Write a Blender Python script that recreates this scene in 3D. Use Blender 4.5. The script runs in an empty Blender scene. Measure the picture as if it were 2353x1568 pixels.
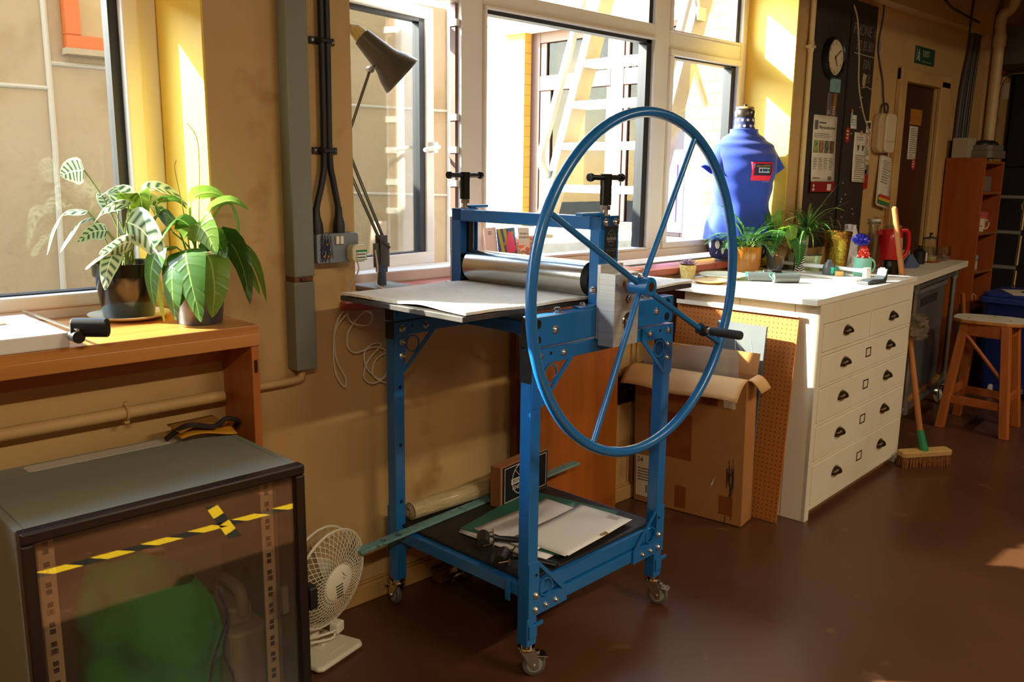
import bpy, bmesh, math, random
from mathutils import Vector, Matrix
R = math.radians
sin, cos, pi = math.sin, math.cos, math.pi
random.seed(11)
sc = bpy.context.scene
COL = sc.collection

# ---------------------------------------------------------------- helpers
def lin(h):
    h = h.lstrip('#'); o = []
    for i in (0, 2, 4):
        c = int(h[i:i+2], 16) / 255
        o.append(c/12.92 if c <= .04045 else ((c+.055)/1.055)**2.4)
    return (*o, 1)

def TR(loc=(0, 0, 0), rx=0, ry=0, rz=0):
    return Matrix.Translation(loc) @ Matrix.Rotation(R(rz), 4, 'Z') @ Matrix.Rotation(R(ry), 4, 'Y') @ Matrix.Rotation(R(rx), 4, 'X')

def align(p, d):
    return Matrix.Translation(p) @ Vector((0, 0, 1)).rotation_difference(Vector(d)).to_matrix().to_4x4()

class MB:
    """collects shapes and links them as one mesh object"""
    def __init__(s, M=None):
        s.v = []; s.f = []; s.uv = {}; s.M = M
    def vt(s, p, uv=None):
        p = Vector(p)
        if s.M is not None: p = s.M @ p
        s.v.append(p)
        if uv is not None: s.uv[len(s.v)-1] = uv
        return len(s.v)-1
    def box(s, x0, x1, y0, y1, z0, z1, M=None):
        b = [Vector((x, y, z)) for z in (z0, z1) for y in (y0, y1) for x in (x0, x1)]
        if M is not None: b = [M @ p for p in b]
        i = [s.vt(p) for p in b]
        for q in ((0, 2, 3, 1), (4, 5, 7, 6), (0, 1, 5, 4), (2, 6, 7, 3), (0, 4, 6, 2), (1, 3, 7, 5)):
            s.f.append([i[k] for k in q])
        return s
    def quad(s, a, b, c, d):
        s.f.append([s.vt(a, (0, 0)), s.vt(b, (1, 0)), s.vt(c, (1, 1)), s.vt(d, (0, 1))]); return s
    def cyl(s, p0, p1, r0, r1=None, n=16, caps=True):
        r1 = r0 if r1 is None else r1
        p0, p1 = Vector(p0), Vector(p1)
        Q = Vector((0, 0, 1)).rotation_difference(p1-p0)
        a = []; b = []
        for k in range(n):
            c = Vector((cos(2*pi*k/n), sin(2*pi*k/n), 0))
            a.append(s.vt(p0 + Q @ (c*r0))); b.append(s.vt(p1 + Q @ (c*r1)))
        for k in range(n):
            j = (k+1) % n
            s.f.append([a[k], a[j], b[j], b[k]])
        if caps:
            s.f.append(a[::-1]); s.f.append(b)
        return s
    def tube(s, pts, r, n=8, closed=False, caps=True, sub=0):
        pts = [Vector(p) for p in pts]
        if sub:
            P = []; m = len(pts)
            rng = range(m) if closed else range(m-1)
            for i in rng:
                p0 = pts[i-1] if (i or closed) else pts[0]; p1 = pts[i]; p2 = pts[(i+1) % m]
                p3 = pts[(i+2) % m] if (i+2 < m or closed) else pts[-1]
                for k in range(sub):
                    t = k/sub
                    P.append(.5*((2*p1)+(p2-p0)*t+(2*p0-5*p1+4*p2-p3)*t*t+(3*p1-p0-3*p2+p3)*t**3))
            if not closed: P.append(pts[-1])
            if isinstance(r, (list, tuple)):
                rr = []
                for i in range(len(P)):
                    x = i/(len(P)-1)*(len(r)-1); a = min(int(x), len(r)-2); rr.append(r[a]+(r[a+1]-r[a])*(x-a))
                r = rr
            pts = P
        m = len(pts); rings = []; up = None
        for i, p in enumerate(pts):
            if closed: t = pts[(i+1) % m]-pts[i-1]
            else: t = pts[min(i+1, m-1)]-pts[max(i-1, 0)]
            t.normalize()
            if up is None:
                up = t.orthogonal().normalized()
            else:
                up = (up - t*up.dot(t))
                up = up.normalized() if up.length > 1e-6 else t.orthogonal().normalized()
            w = t.cross(up)
            ri = r[i] if isinstance(r, (list, tuple)) else r
            rings.append([s.vt(p + (up*cos(2*pi*k/n)+w*sin(2*pi*k/n))*ri) for k in range(n)])
        for i in range(m if closed else m-1):
            A, B = rings[i], rings[(i+1) % m]
            off = 0
            if closed and i == m-1:
                d = [(s.v[A[0]]-s.v[B[k]]).length for k in range(n)]; off = d.index(min(d))
            for k in range(n):
                j = (k+1) % n
                s.f.append([A[k], A[j], B[(j+off) % n], B[(k+off) % n]])
        if caps and not closed:
            s.f.append(rings[0][::-1]); s.f.append(rings[-1])
        return s
    def lathe(s, prof, n=32, M=None, sq=1.0):
        rings = []
        for r, z in prof:
            if r < 1e-6:
                p = Vector((0, 0, z)); rings.append([s.vt(M @ p if M is not None else p)])
            else:
                g = []
                for k in range(n):
                    p = Vector((r*cos(2*pi*k/n), sq*r*sin(2*pi*k/n), z))
                    g.append(s.vt(M @ p if M is not None else p, (k/n, z)))
                rings.append(g)
        for A, B in zip(rings, rings[1:]):
            if len(A) == 1 and len(B) == 1: continue
            for k in range(n):
                j = (k+1) % n
                if len(A) == 1: s.f.append([A[0], B[j], B[k]])
                elif len(B) == 1: s.f.append([A[k], A[j], B[0]])
                else: s.f.append([A[k], A[j], B[j], B[k]])
        return s
    def prism(s, poly, z0, z1, M=None):
        P = lambda p, z: (M @ Vector((p[0], p[1], z))) if M is not None else Vector((p[0], p[1], z))
        a = [s.vt(P(p, z0)) for p in poly]; b = [s.vt(P(p, z1)) for p in poly]; n = len(poly)
        s.f.append(a[::-1]); s.f.append(b)
        for k in range(n):
            j = (k+1) % n; s.f.append([a[k], a[j], b[j], b[k]])
        return s
    def sphere(s, c, r, nu=16, nv=10, sc=(1, 1, 1), M=None):
        T = Matrix.Translation(c) @ (M if M is not None else Matrix.Identity(4)) @ Matrix.Diagonal((*sc, 1))
        return s.lathe([(r*sin(pi*i/nv) if 0 < i < nv else 0, -r*cos(pi*i/nv)) for i in range(nv+1)], nu, T)
    def grid(s, fn, nu, nv, wrap=False):
        I = [[s.vt(fn(i/nu, j/nv), (i/nu, j/nv)) for j in range(nv+1)] for i in range(nu+1)]
        for i in range(nu):
            for j in range(nv):
                s.f.append([I[i][j], I[i+1][j], I[i+1][j+1], I[i][j+1]])
        return s
    def build(s, name, m, parent=None, smooth=False, bevel=0, solid=0, seg=2, ang=40, fix=True, sub=0):
        me = bpy.data.meshes.new(name)
        me.from_pydata([tuple(p) for p in s.v], [], s.f)
        if s.uv:
            L = me.uv_layers.new(name='UVMap')
            for lp in me.loops: L.data[lp.index].uv = s.uv.get(lp.vertex_index, (0, 0))
        if fix:
            b = bmesh.new(); b.from_mesh(me); bmesh.ops.recalc_face_normals(b, faces=b.faces); b.to_mesh(me); b.free()
        if smooth:
            for p in me.polygons: p.use_smooth = True
            me.set_sharp_from_angle(angle=R(ang))
        me.materials.append(m)
        o = bpy.data.objects.new(name, me); COL.objects.link(o)
        if parent is not None: o.parent = parent
        if solid:
            x = o.modifiers.new('thickness', 'SOLIDIFY'); x.thickness = solid; x.offset = 0
        if sub:
            x = o.modifiers.new('sub', 'SUBSURF'); x.levels = sub; x.render_levels = sub
        if bevel:
            x = o.modifiers.new('edge', 'BEVEL'); x.width = bevel; x.segments = seg; x.limit_method = 'ANGLE'; x.angle_limit = R(35); x.harden_normals = False
        return o

def B(x0, x1, y0, y1, z0, z1): return MB().box(x0, x1, y0, y1, z0, z1)

def tag(o, label=None, cat=None, group=None, kind=None):
    if label: o['label'] = label
    if cat: o['category'] = cat
    if group: o['group'] = group
    if kind: o['kind'] = kind
    return o

def thing(name, label, cat, loc=(0, 0, 0), rz=0, group=None, M=None):
    o = bpy.data.objects.new(name, None); COL.objects.link(o)
    o.empty_display_size = .05
    if M is not None: o.matrix_basis = M
    else:
        o.location = loc; o.rotation_euler = (0, 0, R(rz))
    return tag(o, label, cat, group)

def struct(o):
    o['kind'] = 'structure'; return o

def dup(o, parent=None):
    c = o.copy(); COL.objects.link(c)
    if parent is not None: c.parent = parent
    for ch in list(o.children): dup(ch, c)
    return c

def text(name, body, size, m, M, parent=None, align_x='CENTER', ext=.0004, sx=1, shear=0, spacing=1, off=0):
    cu = bpy.data.curves.new(name, 'FONT'); cu.body = body; cu.size = size; cu.extrude = ext
    cu.align_x = align_x; cu.align_y = 'CENTER'; cu.shear = shear; cu.space_character = spacing; cu.resolution_u = 3; cu.offset = off
    t = bpy.data.objects.new(name+'_src', cu); COL.objects.link(t)
    bpy.context.view_layer.update()
    me = bpy.data.meshes.new_from_object(t.evaluated_get(bpy.context.evaluated_depsgraph_get()))
    bpy.data.objects.remove(t); bpy.data.curves.remove(cu)
    me.transform(M @ Matrix.Diagonal((sx, 1, 1, 1)))
    me.name = name; me.materials.clear(); me.materials.append(m)
    o = bpy.data.objects.new(name, me); COL.objects.link(o)
    if parent is not None: o.parent = parent
    return o

FACE_ = TR(rx=90)       # text on a wall that faces -Y
def wallM(x, y, z, rz=0): return Matrix.Translation((x, y, z)) @ Matrix.Rotation(R(rz), 4, 'Z') @ FACE_

# ---------------------------------------------------------------- materials
_M = {}
def mat(name, c, rough=.5, metal=0, c2=None, scale=6, stretch=(1, 1, 1), bump=0, bscale=None, coat=0, thr=(.35, .7), spec=.5,
        detail=5, sheen=0, sss=0, c3=None, scale3=40, thr3=(.6, .66), rough2=None, transl=0):
    if name in _M: return _M[name]
    m = bpy.data.materials.new(name); m.use_nodes = True; nt = m.node_tree; N = nt.nodes; L = nt.links
    p = N['Principled BSDF']
    p.inputs['Base Color'].default_value = lin(c); p.inputs['Roughness'].default_value = rough; p.inputs['Metallic'].default_value = metal
    p.inputs['Specular IOR Level'].default_value = spec
    p.inputs['Coat Weight'].default_value = coat; p.inputs['Coat Roughness'].default_value = .15
    if sheen: p.inputs['Sheen Weight'].default_value = sheen
    tc = None
    def coords(sc_, st):
        nonlocal tc
        if tc is None: tc = N.new('ShaderNodeTexCoord')
        mp = N.new('ShaderNodeMapping'); mp.inputs['Scale'].default_value = [sc_*k for k in st]
        L.new(tc.outputs['Object'], mp.inputs['Vector']); return mp.outputs['Vector']
    if c2:
        n = N.new('ShaderNodeTexNoise'); n.inputs['Scale'].default_value = 1; n.inputs['Detail'].default_value = detail
        L.new(coords(scale, stretch), n.inputs['Vector'])
        r = N.new('ShaderNodeMapRange'); r.inputs[1].default_value = thr[0]; r.inputs[2].default_value = thr[1]
        L.new(n.outputs['Fac'], r.inputs[0])
        x = N.new('ShaderNodeMix'); x.data_type = 'RGBA'
        L.new(r.outputs[0], x.inputs['Factor']); x.inputs[6].default_value = lin(c); x.inputs[7].default_value = lin(c2)
        out = x.outputs[2]
        if rough2 is not None:
            q = N.new('ShaderNodeMapRange'); q.inputs[3].default_value = rough; q.inputs[4].default_value = rough2
            L.new(r.outputs[0], q.inputs[0]); L.new(q.outputs[0], p.inputs['Roughness'])
        if c3:
            n3 = N.new('ShaderNodeTexNoise'); n3.inputs['Scale'].default_value = 1; n3.inputs['Detail'].default_value = 4
            L.new(coords(scale3, (1, 1, 1)), n3.inputs['Vector'])
            r3 = N.new('ShaderNodeMapRange'); r3.inputs[1].default_value = thr3[0]; r3.inputs[2].default_value = thr3[1]
            L.new(n3.outputs['Fac'], r3.inputs[0])
            y = N.new('ShaderNodeMix'); y.data_type = 'RGBA'
            L.new(r3.outputs[0], y.inputs['Factor']); L.new(out, y.inputs[6]); y.inputs[7].default_value = lin(c3); out = y.outputs[2]
        L.new(out, p.inputs['Base Color'])
    if bump:
        n = N.new('ShaderNodeTexNoise'); n.inputs['Scale'].default_value = 1; n.inputs['Detail'].default_value = 4
        L.new(coords(bscale or scale*4, stretch), n.inputs['Vector'])
        b = N.new('ShaderNodeBump'); b.inputs['Strength'].default_value = bump; b.inputs['Distance'].default_value = .01
        L.new(n.outputs['Fac'], b.inputs['Height']); L.new(b.outputs['Normal'], p.inputs['Normal'])
    if transl:
        t = N.new('ShaderNodeBsdfTranslucent'); t.inputs['Color'].default_value = lin(c)
        if c2: L.new(out, t.inputs['Color'])
        ms = N.new('ShaderNodeMixShader'); ms.inputs[0].default_value = transl
        L.new(p.outputs[0], ms.inputs[1]); L.new(t.outputs[0], ms.inputs[2]); L.new(ms.outputs[0], N['Material Output'].inputs['Surface'])
    _M[name] = m
    return m

def wood(name, c, c2, axis='X', rough=.45, sc_=4, coat=.0):
    st = {'X': (.35, 6, 6), 'Y': (6, .35, 6), 'Z': (6, 6, .35)}[axis]
    return mat(name, c, rough, c2=c2, scale=sc_, stretch=st, bump=.06, bscale=sc_*4, thr=(.3, .75), coat=coat)

def pane(name, tint='#ffffff', base=.0, refl=1.0, rough=0.0, alpha=0):
    """a thin sheet of glass: see-through with Fresnel reflections"""
    if name in _M: return _M[name]
    m = bpy.data.materials.new(name); m.use_nodes = True; nt = m.node_tree; N = nt.nodes; L = nt.links
    N.remove(N['Principled BSDF'])
    t = N.new('ShaderNodeBsdfTransparent'); t.inputs[0].default_value = lin(tint)
    g = N.new('ShaderNodeBsdfGlossy'); g.inputs['Roughness'].default_value = rough
    f = N.new('ShaderNodeFresnel'); f.inputs['IOR'].default_value = 1.5
    a = N.new('ShaderNodeMath'); a.operation = 'MULTIPLY_ADD'; a.inputs[1].default_value = refl; a.inputs[2].default_value = base; a.use_clamp = True
    gm = N.new('ShaderNodeNewGeometry'); io = N.new('ShaderNodeMapRange'); io.inputs[3].default_value = 1.5; io.inputs[4].default_value = 1/1.5
    L.new(gm.outputs['Backfacing'], io.inputs[0]); L.new(io.outputs[0], f.inputs['IOR'])
    L.new(f.outputs[0], a.inputs[0])
    x = N.new('ShaderNodeMixShader'); L.new(a.outputs[0], x.inputs[0]); L.new(t.outputs[0], x.inputs[1]); L.new(g.outputs[0], x.inputs[2])
    res = x.outputs[0]
    if alpha:
        d = N.new('ShaderNodeBsdfDiffuse'); d.inputs[0].default_value = lin(tint)
        y = N.new('ShaderNodeMixShader'); y.inputs[0].default_value = alpha
        L.new(res, y.inputs[1]); L.new(d.outputs[0], y.inputs[2]); res = y.outputs[0]
    L.new(res, N['Material Output'].inputs['Surface'])
    _M[name] = m
    return m

def brick_mat(name, c1, c2, mortar, axis, scale=1, rough=.8, h=.075, w=.215):
    if name in _M: return _M[name]
    m = bpy.data.materials.new(name); m.use_nodes = True; nt = m.node_tree; N = nt.nodes; L = nt.links
    p = N['Principled BSDF']; p.inputs['Roughness'].default_value = rough
    tc = N.new('ShaderNodeTexCoord'); sp = N.new('ShaderNodeSeparateXYZ'); cb = N.new('ShaderNodeCombineXYZ')
    L.new(tc.outputs['Object'], sp.inputs[0]); L.new(sp.outputs[axis], cb.inputs[0]); L.new(sp.outputs['Z'], cb.inputs[1])
    b = N.new('ShaderNodeTexBrick'); L.new(cb.outputs[0], b.inputs['Vector'])
    b.inputs['Color1'].default_value = lin(c1); b.inputs['Color2'].default_value = lin(c2); b.inputs['Mortar'].default_value = lin(mortar)
    b.inputs['Scale'].default_value = 1; b.inputs['Brick Width'].default_value = w; b.inputs['Row Height'].default_value = h; b.inputs['Mortar Size'].default_value = .005
    L.new(b.outputs['Color'], p.inputs['Base Color'])
    bp = N.new('ShaderNodeBump'); bp.inputs['Strength'].default_value = .5; bp.inputs['Distance'].default_value = .006; bp.invert = True
    L.new(b.outputs['Fac'], bp.inputs['Height']); L.new(bp.outputs['Normal'], p.inputs['Normal'])
    _M[name] = m
    return m

def leaf_mat(name, c, stripe=None, edge=None, transl=.35, rough=.35, n=10):
    """leaf with a pale midrib; optional dark herringbone stripes along the side veins (UV: across, along)"""
    if name in _M: return _M[name]
    m = bpy.data.materials.new(name); m.use_nodes = True; nt = m.node_tree; N = nt.nodes; L = nt.links
    p = N['Principled BSDF']; p.inputs['Roughness'].default_value = rough
    uv = N.new('ShaderNodeUVMap'); sp = N.new('ShaderNodeSeparateXYZ'); L.new(uv.outputs[0], sp.inputs[0])
    def mt(op, a, b=None, clamp=False):
        x = N.new('ShaderNodeMath'); x.operation = op; x.use_clamp = clamp
        for i, q in enumerate((a, b)):
            if q is None: continue
            if isinstance(q, (int, float)): x.inputs[i].default_value = q
            else: L.new(q, x.inputs[i])
        return x.outputs[0]
    ac = mt('ABSOLUTE', mt('SUBTRACT', sp.outputs[0], .5))
    ph = mt('ADD', mt('MULTIPLY', sp.outputs[1], n*2*pi), mt('MULTIPLY', ac, -10.0))
    s = mt('MULTIPLY', mt('ADD', mt('SINE', ph), 1), .5)
    s = mt('POWER', s, 1.5 if stripe else 6)
    mx = N.new('ShaderNodeMix'); mx.data_type = 'RGBA'
    mx.inputs[6].default_value = lin(c); mx.inputs[7].default_value = lin(stripe or c)
    if stripe:
        lim = mt('LESS_THAN', ac, .40); L.new(mt('MULTIPLY', s, lim), mx.inputs['Factor'])
    rib = mt('LESS_THAN', ac, .025)
    m2 = N.new('ShaderNodeMix'); m2.data_type = 'RGBA'; L.new(rib, m2.inputs['Factor']); L.new(mx.outputs[2], m2.inputs[6]); m2.inputs[7].default_value = lin(edge or c)
    L.new(m2.outputs[2], p.inputs['Base Color'])
    bp = N.new('ShaderNodeBump'); bp.inputs['Strength'].default_value = .25; bp.inputs['Distance'].default_value = .003
    L.new(s, bp.inputs['Height']); L.new(bp.outputs['Normal'], p.inputs['Normal'])
    t = N.new('ShaderNodeBsdfTranslucent'); L.new(m2.outputs[2], t.inputs['Color'])
    ms = N.new('ShaderNodeMixShader'); ms.inputs[0].default_value = transl
    L.new(p.outputs[0], ms.inputs[1]); L.new(t.outputs[0], ms.inputs[2]); L.new(ms.outputs[0], N['Material Output'].inputs['Surface'])
    _M[name] = m
    return m

def leaf(mb, base, head, length, width, droop=.8, fold=.15, tip=1.6, n=9, pitch=40, shape=.55, twist=0):
    """one blade added to mb: starts at base, heads along azimuth `head` (deg) rising at `pitch`, and droops"""
    p = Vector(base); a = R(head); el = R(pitch); st = length/n
    side = Vector((-sin(a), cos(a), 0)); rows = []
    for i in range(n+1):
        t = i/n
        d = Vector((cos(a)*cos(el), sin(a)*cos(el), sin(el)))
        w = width*.5*(max(0, sin(pi*min(1, t**shape*1.0)))**.8) if i < n else 0
        if i == 0: w = width*.06
        up = d.cross(side)*-1
        sd = side*cos(R(twist)*t)+up*sin(R(twist)*t)
        rows.append([mb.vt(p+sd*w+up*w*fold, (0, t)), mb.vt(p, (.5, t)), mb.vt(p-sd*w+up*w*fold, (1, t))])
        p = p+d*st; el -= R(droop*60)/n*(.4+1.2*t)
    for A, Bq in zip(rows, rows[1:]):
        mb.f.append([A[0], A[1], Bq[1], Bq[0]]); mb.f.append([A[1], A[2], Bq[2], Bq[1]])
    return p

def leaf_path(mb, pts, width, fold=.15, shape=.6, side=None, n=10):
    """a blade that follows given points (Catmull-Rom), flat side turned to `side`"""
    pts = [Vector(p) for p in pts]; P = []
    for i in range(len(pts)-1):
        p0 = pts[max(i-1, 0)]; p1 = pts[i]; p2 = pts[i+1]; p3 = pts[min(i+2, len(pts)-1)]
        for k in range(4):
            t = k/4; P.append(.5*((2*p1)+(p2-p0)*t+(2*p0-5*p1+4*p2-p3)*t*t+(3*p1-p0-3*p2+p3)*t**3))
    P.append(pts[-1]); m = len(P)-1; rows = []
    for i, p in enumerate(P):
        t = i/m; d = (P[min(i+1, m)]-P[max(i-1, 0)]).normalized()
        sd = Vector(side) if side is not None else d.cross(Vector((0, 0, 1)))
        sd = (sd-d*sd.dot(d)).normalized(); up = sd.cross(d)
        w = width*.5*max(0, sin(pi*t**shape))**.8 if 0 < i < m else width*.02
        rows.append([mb.vt(p+sd*w+up*w*fold, (0, t)), mb.vt(p, (.5, t)), mb.vt(p-sd*w+up*w*fold, (1, t))])
    for A, Bq in zip(rows, rows[1:]):
        mb.f.append([A[0], A[1], Bq[1], Bq[0]]); mb.f.append([A[1], A[2], Bq[2], Bq[1]])

def rrect(w, h, r, n=5):
    o = []
    for cx, cy, a0 in ((w/2-r, h/2-r, 0), (-w/2+r, h/2-r, 90), (-w/2+r, -h/2+r, 180), (w/2-r, -h/2+r, 270)):
        for k in range(n+1):
            a = R(a0+90*k/n); o.append((cx+r*cos(a), cy+r*sin(a)))
    return o

def text_bars(mb, x0, x1, y0, y1, rows, M, h=.35, seed=1, gap=.0006):
    """rows of tiny dark strokes where the photo shows print too small to read; drawn in the XY plane of M"""
    rnd = random.Random(seed); dy = (y1-y0)/rows
    for i in range(rows):
        y = y1-dy*(i+.5); x = x0; end = x0+(x1-x0)*rnd.uniform(.7, 1)
        while x < end:
            w = (x1-x0)*rnd.uniform(.05, .16); w = min(w, end-x)
            mb.box(x, x+w, y-dy*h/2, y+dy*h/2, 0, gap, M); x += w+(x1-x0)*.025

# shared materials
white_paint = mat('white_paint', '#e8e2d2', .45, c2='#d8cdb4', scale=3)
black_plastic = mat('black_plastic', '#141312', .4)
steel = mat('polished_steel', '#d8d6d0', .18, 1)
brushed = mat('brushed_aluminium', '#d6d4ce', .48, .65, c2='#c2c0ba', scale=3, stretch=(1, 1, 60))
chrome = mat('chrome', '#e6e4df', .08, 1)
brass = mat('brass', '#b98a3a', .28, 1)
blue = mat('blue_enamel', '#1669ad', .3, coat=.4, c2='#1a6aab', scale=2)
zinc = mat('zinc_plated', '#cfccc4', .25, 1)
paper = mat('white_paper', '#ece8df', .8)
ink = mat('printing_ink', '#3a342c', .8)
SKY, SUN, FILL, EXPO = 3.0, 36, 62, 0.12
# ================================================================ SETTING
W = 2.29           # inner face of the window wall
wall_m = mat('cream_wall_paint', '#c8a46c', .6, c2='#bb9458', scale=1.6, bump=.12, bscale=14, c3='#a67c42', scale3=5, thr3=(.62, .74))
yellow_m = mat('yellow_reveal_paint', '#f4d05a', .5, c2='#f2ca50', scale=2, bump=.05)
floor_m = mat('brown_floor_paint', '#4a2d1c', .26, c2='#5e3b24', scale=1.1, bump=.03, bscale=30, c3='#7a5840', scale3=7, thr3=(.66, .80), rough2=.42, thr=(.35, .75))
struct(B(-3, 8.5, -3.5, 2.3, -.1, 0).build('floor', floor_m))
w = MB()
for bx in ((-3, 1.095, W, 2.66, 0, .985), (-3, 1.095, W, 2.66, 1.96, 2.9), (1.095, 1.55, W, 2.66, 0, 2.9),
           (1.55, 3.02, W, 2.66, 0, .985), (3.02, 4.2, 2.43, 2.66, 0, .955), (1.55, 4.2, W, 2.66, 2.40, 2.9), (4.2, 5.47, W, 2.66, 0, 2.9),
           (5.47, 6.09, W, 2.66, 2.02, 2.9), (6.09, 8.5, W, 2.66, 0, 2.9), (5.47, 6.09, 2.45, 2.66, 0, 2.02)):
    w.box(*bx)
struct(w.build('wall_back', wall_m))
fc_ = MB()
for bx in ((-6, 1.09, 2.66, 2.68, .88, .985), (-6, 8.5, 2.66, 2.68, 2.40, 6.5), (-6, 1.09, 2.66, 2.68, 1.96, 2.40), (1.09, 1.55, 2.66, 2.68, .88, 2.40), (1.55, 4.2, 2.66, 2.68, .88, .98), (4.2, 6.2, 2.66, 2.68, .88, 2.40)): fc_.box(*bx)
struct(fc_.build('wall_facade', mat('facade_render', '#6a6258', .9)))  # unseen outer skin, added dark and tall to cut bounce and sky light
struct(B(1.0885, 1.097, W+.001, 2.57, .985, 1.96).build('trim_1', yellow_m))
struct(B(4.192, 4.205, W+.001, 2.57, .942, 2.40).build('trim_2', yellow_m))
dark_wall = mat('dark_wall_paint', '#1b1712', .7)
dim_wall = mat('far_wall_paint', '#b08a58', .7, c2='#a07a48', scale=1)
struct(B(-3.1, -3, -3.5, 2.66, 0, 2.9).build('wall_left', dim_wall))
struct(B(-3.1, 8.6, -3.6, -3.5, 0, 2.9).build('wall_front', dim_wall))
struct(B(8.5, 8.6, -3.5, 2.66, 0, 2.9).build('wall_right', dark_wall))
ceil_m = mat('ceiling_paint', '#6d5c46', .8, c2='#5a4a38', scale=2)
struct(B(-3, 8.5, -3.5, 2.66, 2.9, 3).build('ceiling', ceil_m))
struct(B(4.6, 8.5, 2.21, W, 2.375, 2.9).build('trim_3', wall_m))
c = MB()
for y in (1.75, .9, .0): c.box(2.9, 8.5, y, y+.14, 2.62, 2.9)
struct(c.build('trim_4', ceil_m))
struct(MB().box(1.125, 3.0, 2.268, W, 0, .064).box(1.125, 3.0, 2.276, W, .064, .072).build('baseboard_back', mat('skirting_paint', '#c39a5c', .55, c2='#a87d42', scale=3), bevel=.004))

# red quarry-tile sill of the right-hand window
tile = brick_mat('red_quarry_tile', '#a8503c', '#b55a45', '#7a4638', 'X', rough=.35, h=10, w=.30)
struct(MB().box(1.49, 2.98, 2.255, W, .992, 1.022).box(1.552, 3.03, W, 2.566, .984, 1.022).box(2.98, 4.191, 2.40, 2.566, .958, .988).build('trim_5', tile, bevel=.006))

# ---------------------------------------------------------------- windows
upvc = mat('window_frame_white', '#f1ebe0', .35)
gask = mat('window_gasket', '#1c1d20', .5)
glass = pane('window_glass', '#f6faf8', refl=.9)
YF, YB = 2.565, 2.64
w1 = MB()
w1.box(-1.6, 1.088, YF, YB, .985, 1.05).box(1.032, 1.088, YF, YB, 1.05, 1.91).box(-1.6, 1.088, YF, YB, 1.91, 1.96).box(-1.6, -1.53, YF, YB, 1.05, 1.91)
w1 = struct(w1.build('window_1', upvc, bevel=.006))
s = MB().box(.985, 1.034, YF-.016, YB-.01, 1.078, 1.91).box(-1.53, 1.034, YF-.016, YB-.01, 1.04, 1.078)
s.build('sash', upvc, w1, bevel=.007)
MB().box(.958, .986, YF+.012, YB-.02, 1.075, 1.91).box(-1.5, .98, YF+.012, YB-.02, 1.072, 1.082).build('gasket', gask, w1)
B(-1.53, .965, 2.60, 2.603, 1.078, 1.91).build('glass', glass, w1)

w2 = MB()
w2.box(1.552, 4.192, YF, YB, 1.02, 1.062)                       # bottom
w2.box(1.552, 1.60, YF, YB, 1.062, 2.36).box(4.135, 4.192, YF, YB, 1.062, 2.36).box(1.552, 4.192, YF, YB, 2.36, 2.40)
w2.box(2.225, 2.335, YF, YB, 1.062, 2.36).box(3.40, 3.515, YF, YB, 1.062, 2.36)     # mullions
w2.box(2.335, 3.40, YF, YB, 2.035, 2.095).box(3.515, 4.135, YF, YB, 1.998, 2.072).box(1.60, 2.225, YF, YB, 2.035, 2.095)
w2 = struct(w2.build('window_2', upvc, bevel=.006))
s = MB()
def sashframe(s, x0, x1, z0, z1, t=.026, y0=YF-.012, y1=YB-.015):
    s.box(x0, x1, y0, y1, z0, z0+t).box(x0, x1, y0, y1, z1-t, z1).box(x0, x0+t, y0, y1, z0+t, z1-t).box(x1-t, x1, y0, y1, z0+t, z1-t)
sashframe(s, 2.335, 3.40, 1.062, 2.035, .012); sashframe(s, 3.515, 4.135, 1.062, 1.998, .03); sashframe(s, 3.515, 4.135, 2.072, 2.36, .012)
s.build('sash', upvc, w2, bevel=.004)
g = MB()
g.box(3.352, 3.388, YF+.008, YB-.02, 1.075, 2.03).box(2.347, 3.39, YF+.008, YB-.02, 2.008, 2.024).box(3.36, 3.388, YF+.008, YB-.02, 2.095, 2.36)
g.box(4.068, 4.106, YF+.008, YB-.02, 1.09, 1.97).box(3.545, 4.1, YF+.008, YB-.02, 1.96, 1.97).box(4.09, 4.122, YF+.008, YB-.02, 2.085, 2.35)
g.build('gasket', gask, w2)
g = MB()
for a in ((2.34, 3.36, 1.07, 2.02), (2.34, 3.37, 2.09, 2.36), (3.53, 4.08, 1.08, 1.97), (3.53, 4.1, 2.07, 2.36), (1.6, 2.225, 2.09, 2.36)):
    g.box(a[0], a[1], 2.60, 2.603, a[2], a[3])
g.build('glass', glass, w2)
# hinge side fittings of the open light
h = MB()
h.box(2.212, 2.226, YF+.02, YF+.05, 1.1, 2.03)
h.build('lock_strip', mat('brown_rebate', '#7a5c50', .5), w2)
h = MB()
for z in (1.26, 1.375, 1.50, 1.62, 1.96): h.box(2.207, 2.222, YF+.008, YF+.055, z-.012, z+.012)
h.build('keep', mat('keep_white', '#d8d6d0', .35, .2), w2)
# the open casement swung out into the yard
ca = bpy.data.objects.new('casement', None); COL.objects.link(ca); ca.parent = w2
ca.location = (1.60, 2.625, 0); ca.rotation_euler = (0, 0, R(10))
s = MB(); L_ = .645
s.box(0, L_, 0, .055, 1.058, 1.105).box(0, L_, 0, .055, 1.985, 2.03).box(0, .045, 0, .055, 1.1, 1.99).box(L_-.047, L_, 0, .055, 1.1, 1.99)
s.build('sash', upvc, ca, bevel=.006)
MB().box(L_-.077, L_-.046, .008, .045, 1.105, 1.985).box(.045, L_-.05, .008, .045, 1.972, 1.985).box(.045, L_-.05, .008, .045, 1.103, 1.109).build('gasket', gask, ca)
B(.04, L_-.05, .025, .028, 1.1, 1.985).build('glass', pane('casement_glass', '#eef3f0', base=.10, refl=1.5), ca)
hd = MB().box(L_-.036, L_-.012, -.03, 0, 1.49, 1.53).tube([(L_-.024, -.03, 1.512), (L_-.03, -.05, 1.512), (L_-.12, -.055, 1.498)], .008)
hd.build('handle', upvc, ca, smooth=True)

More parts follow.
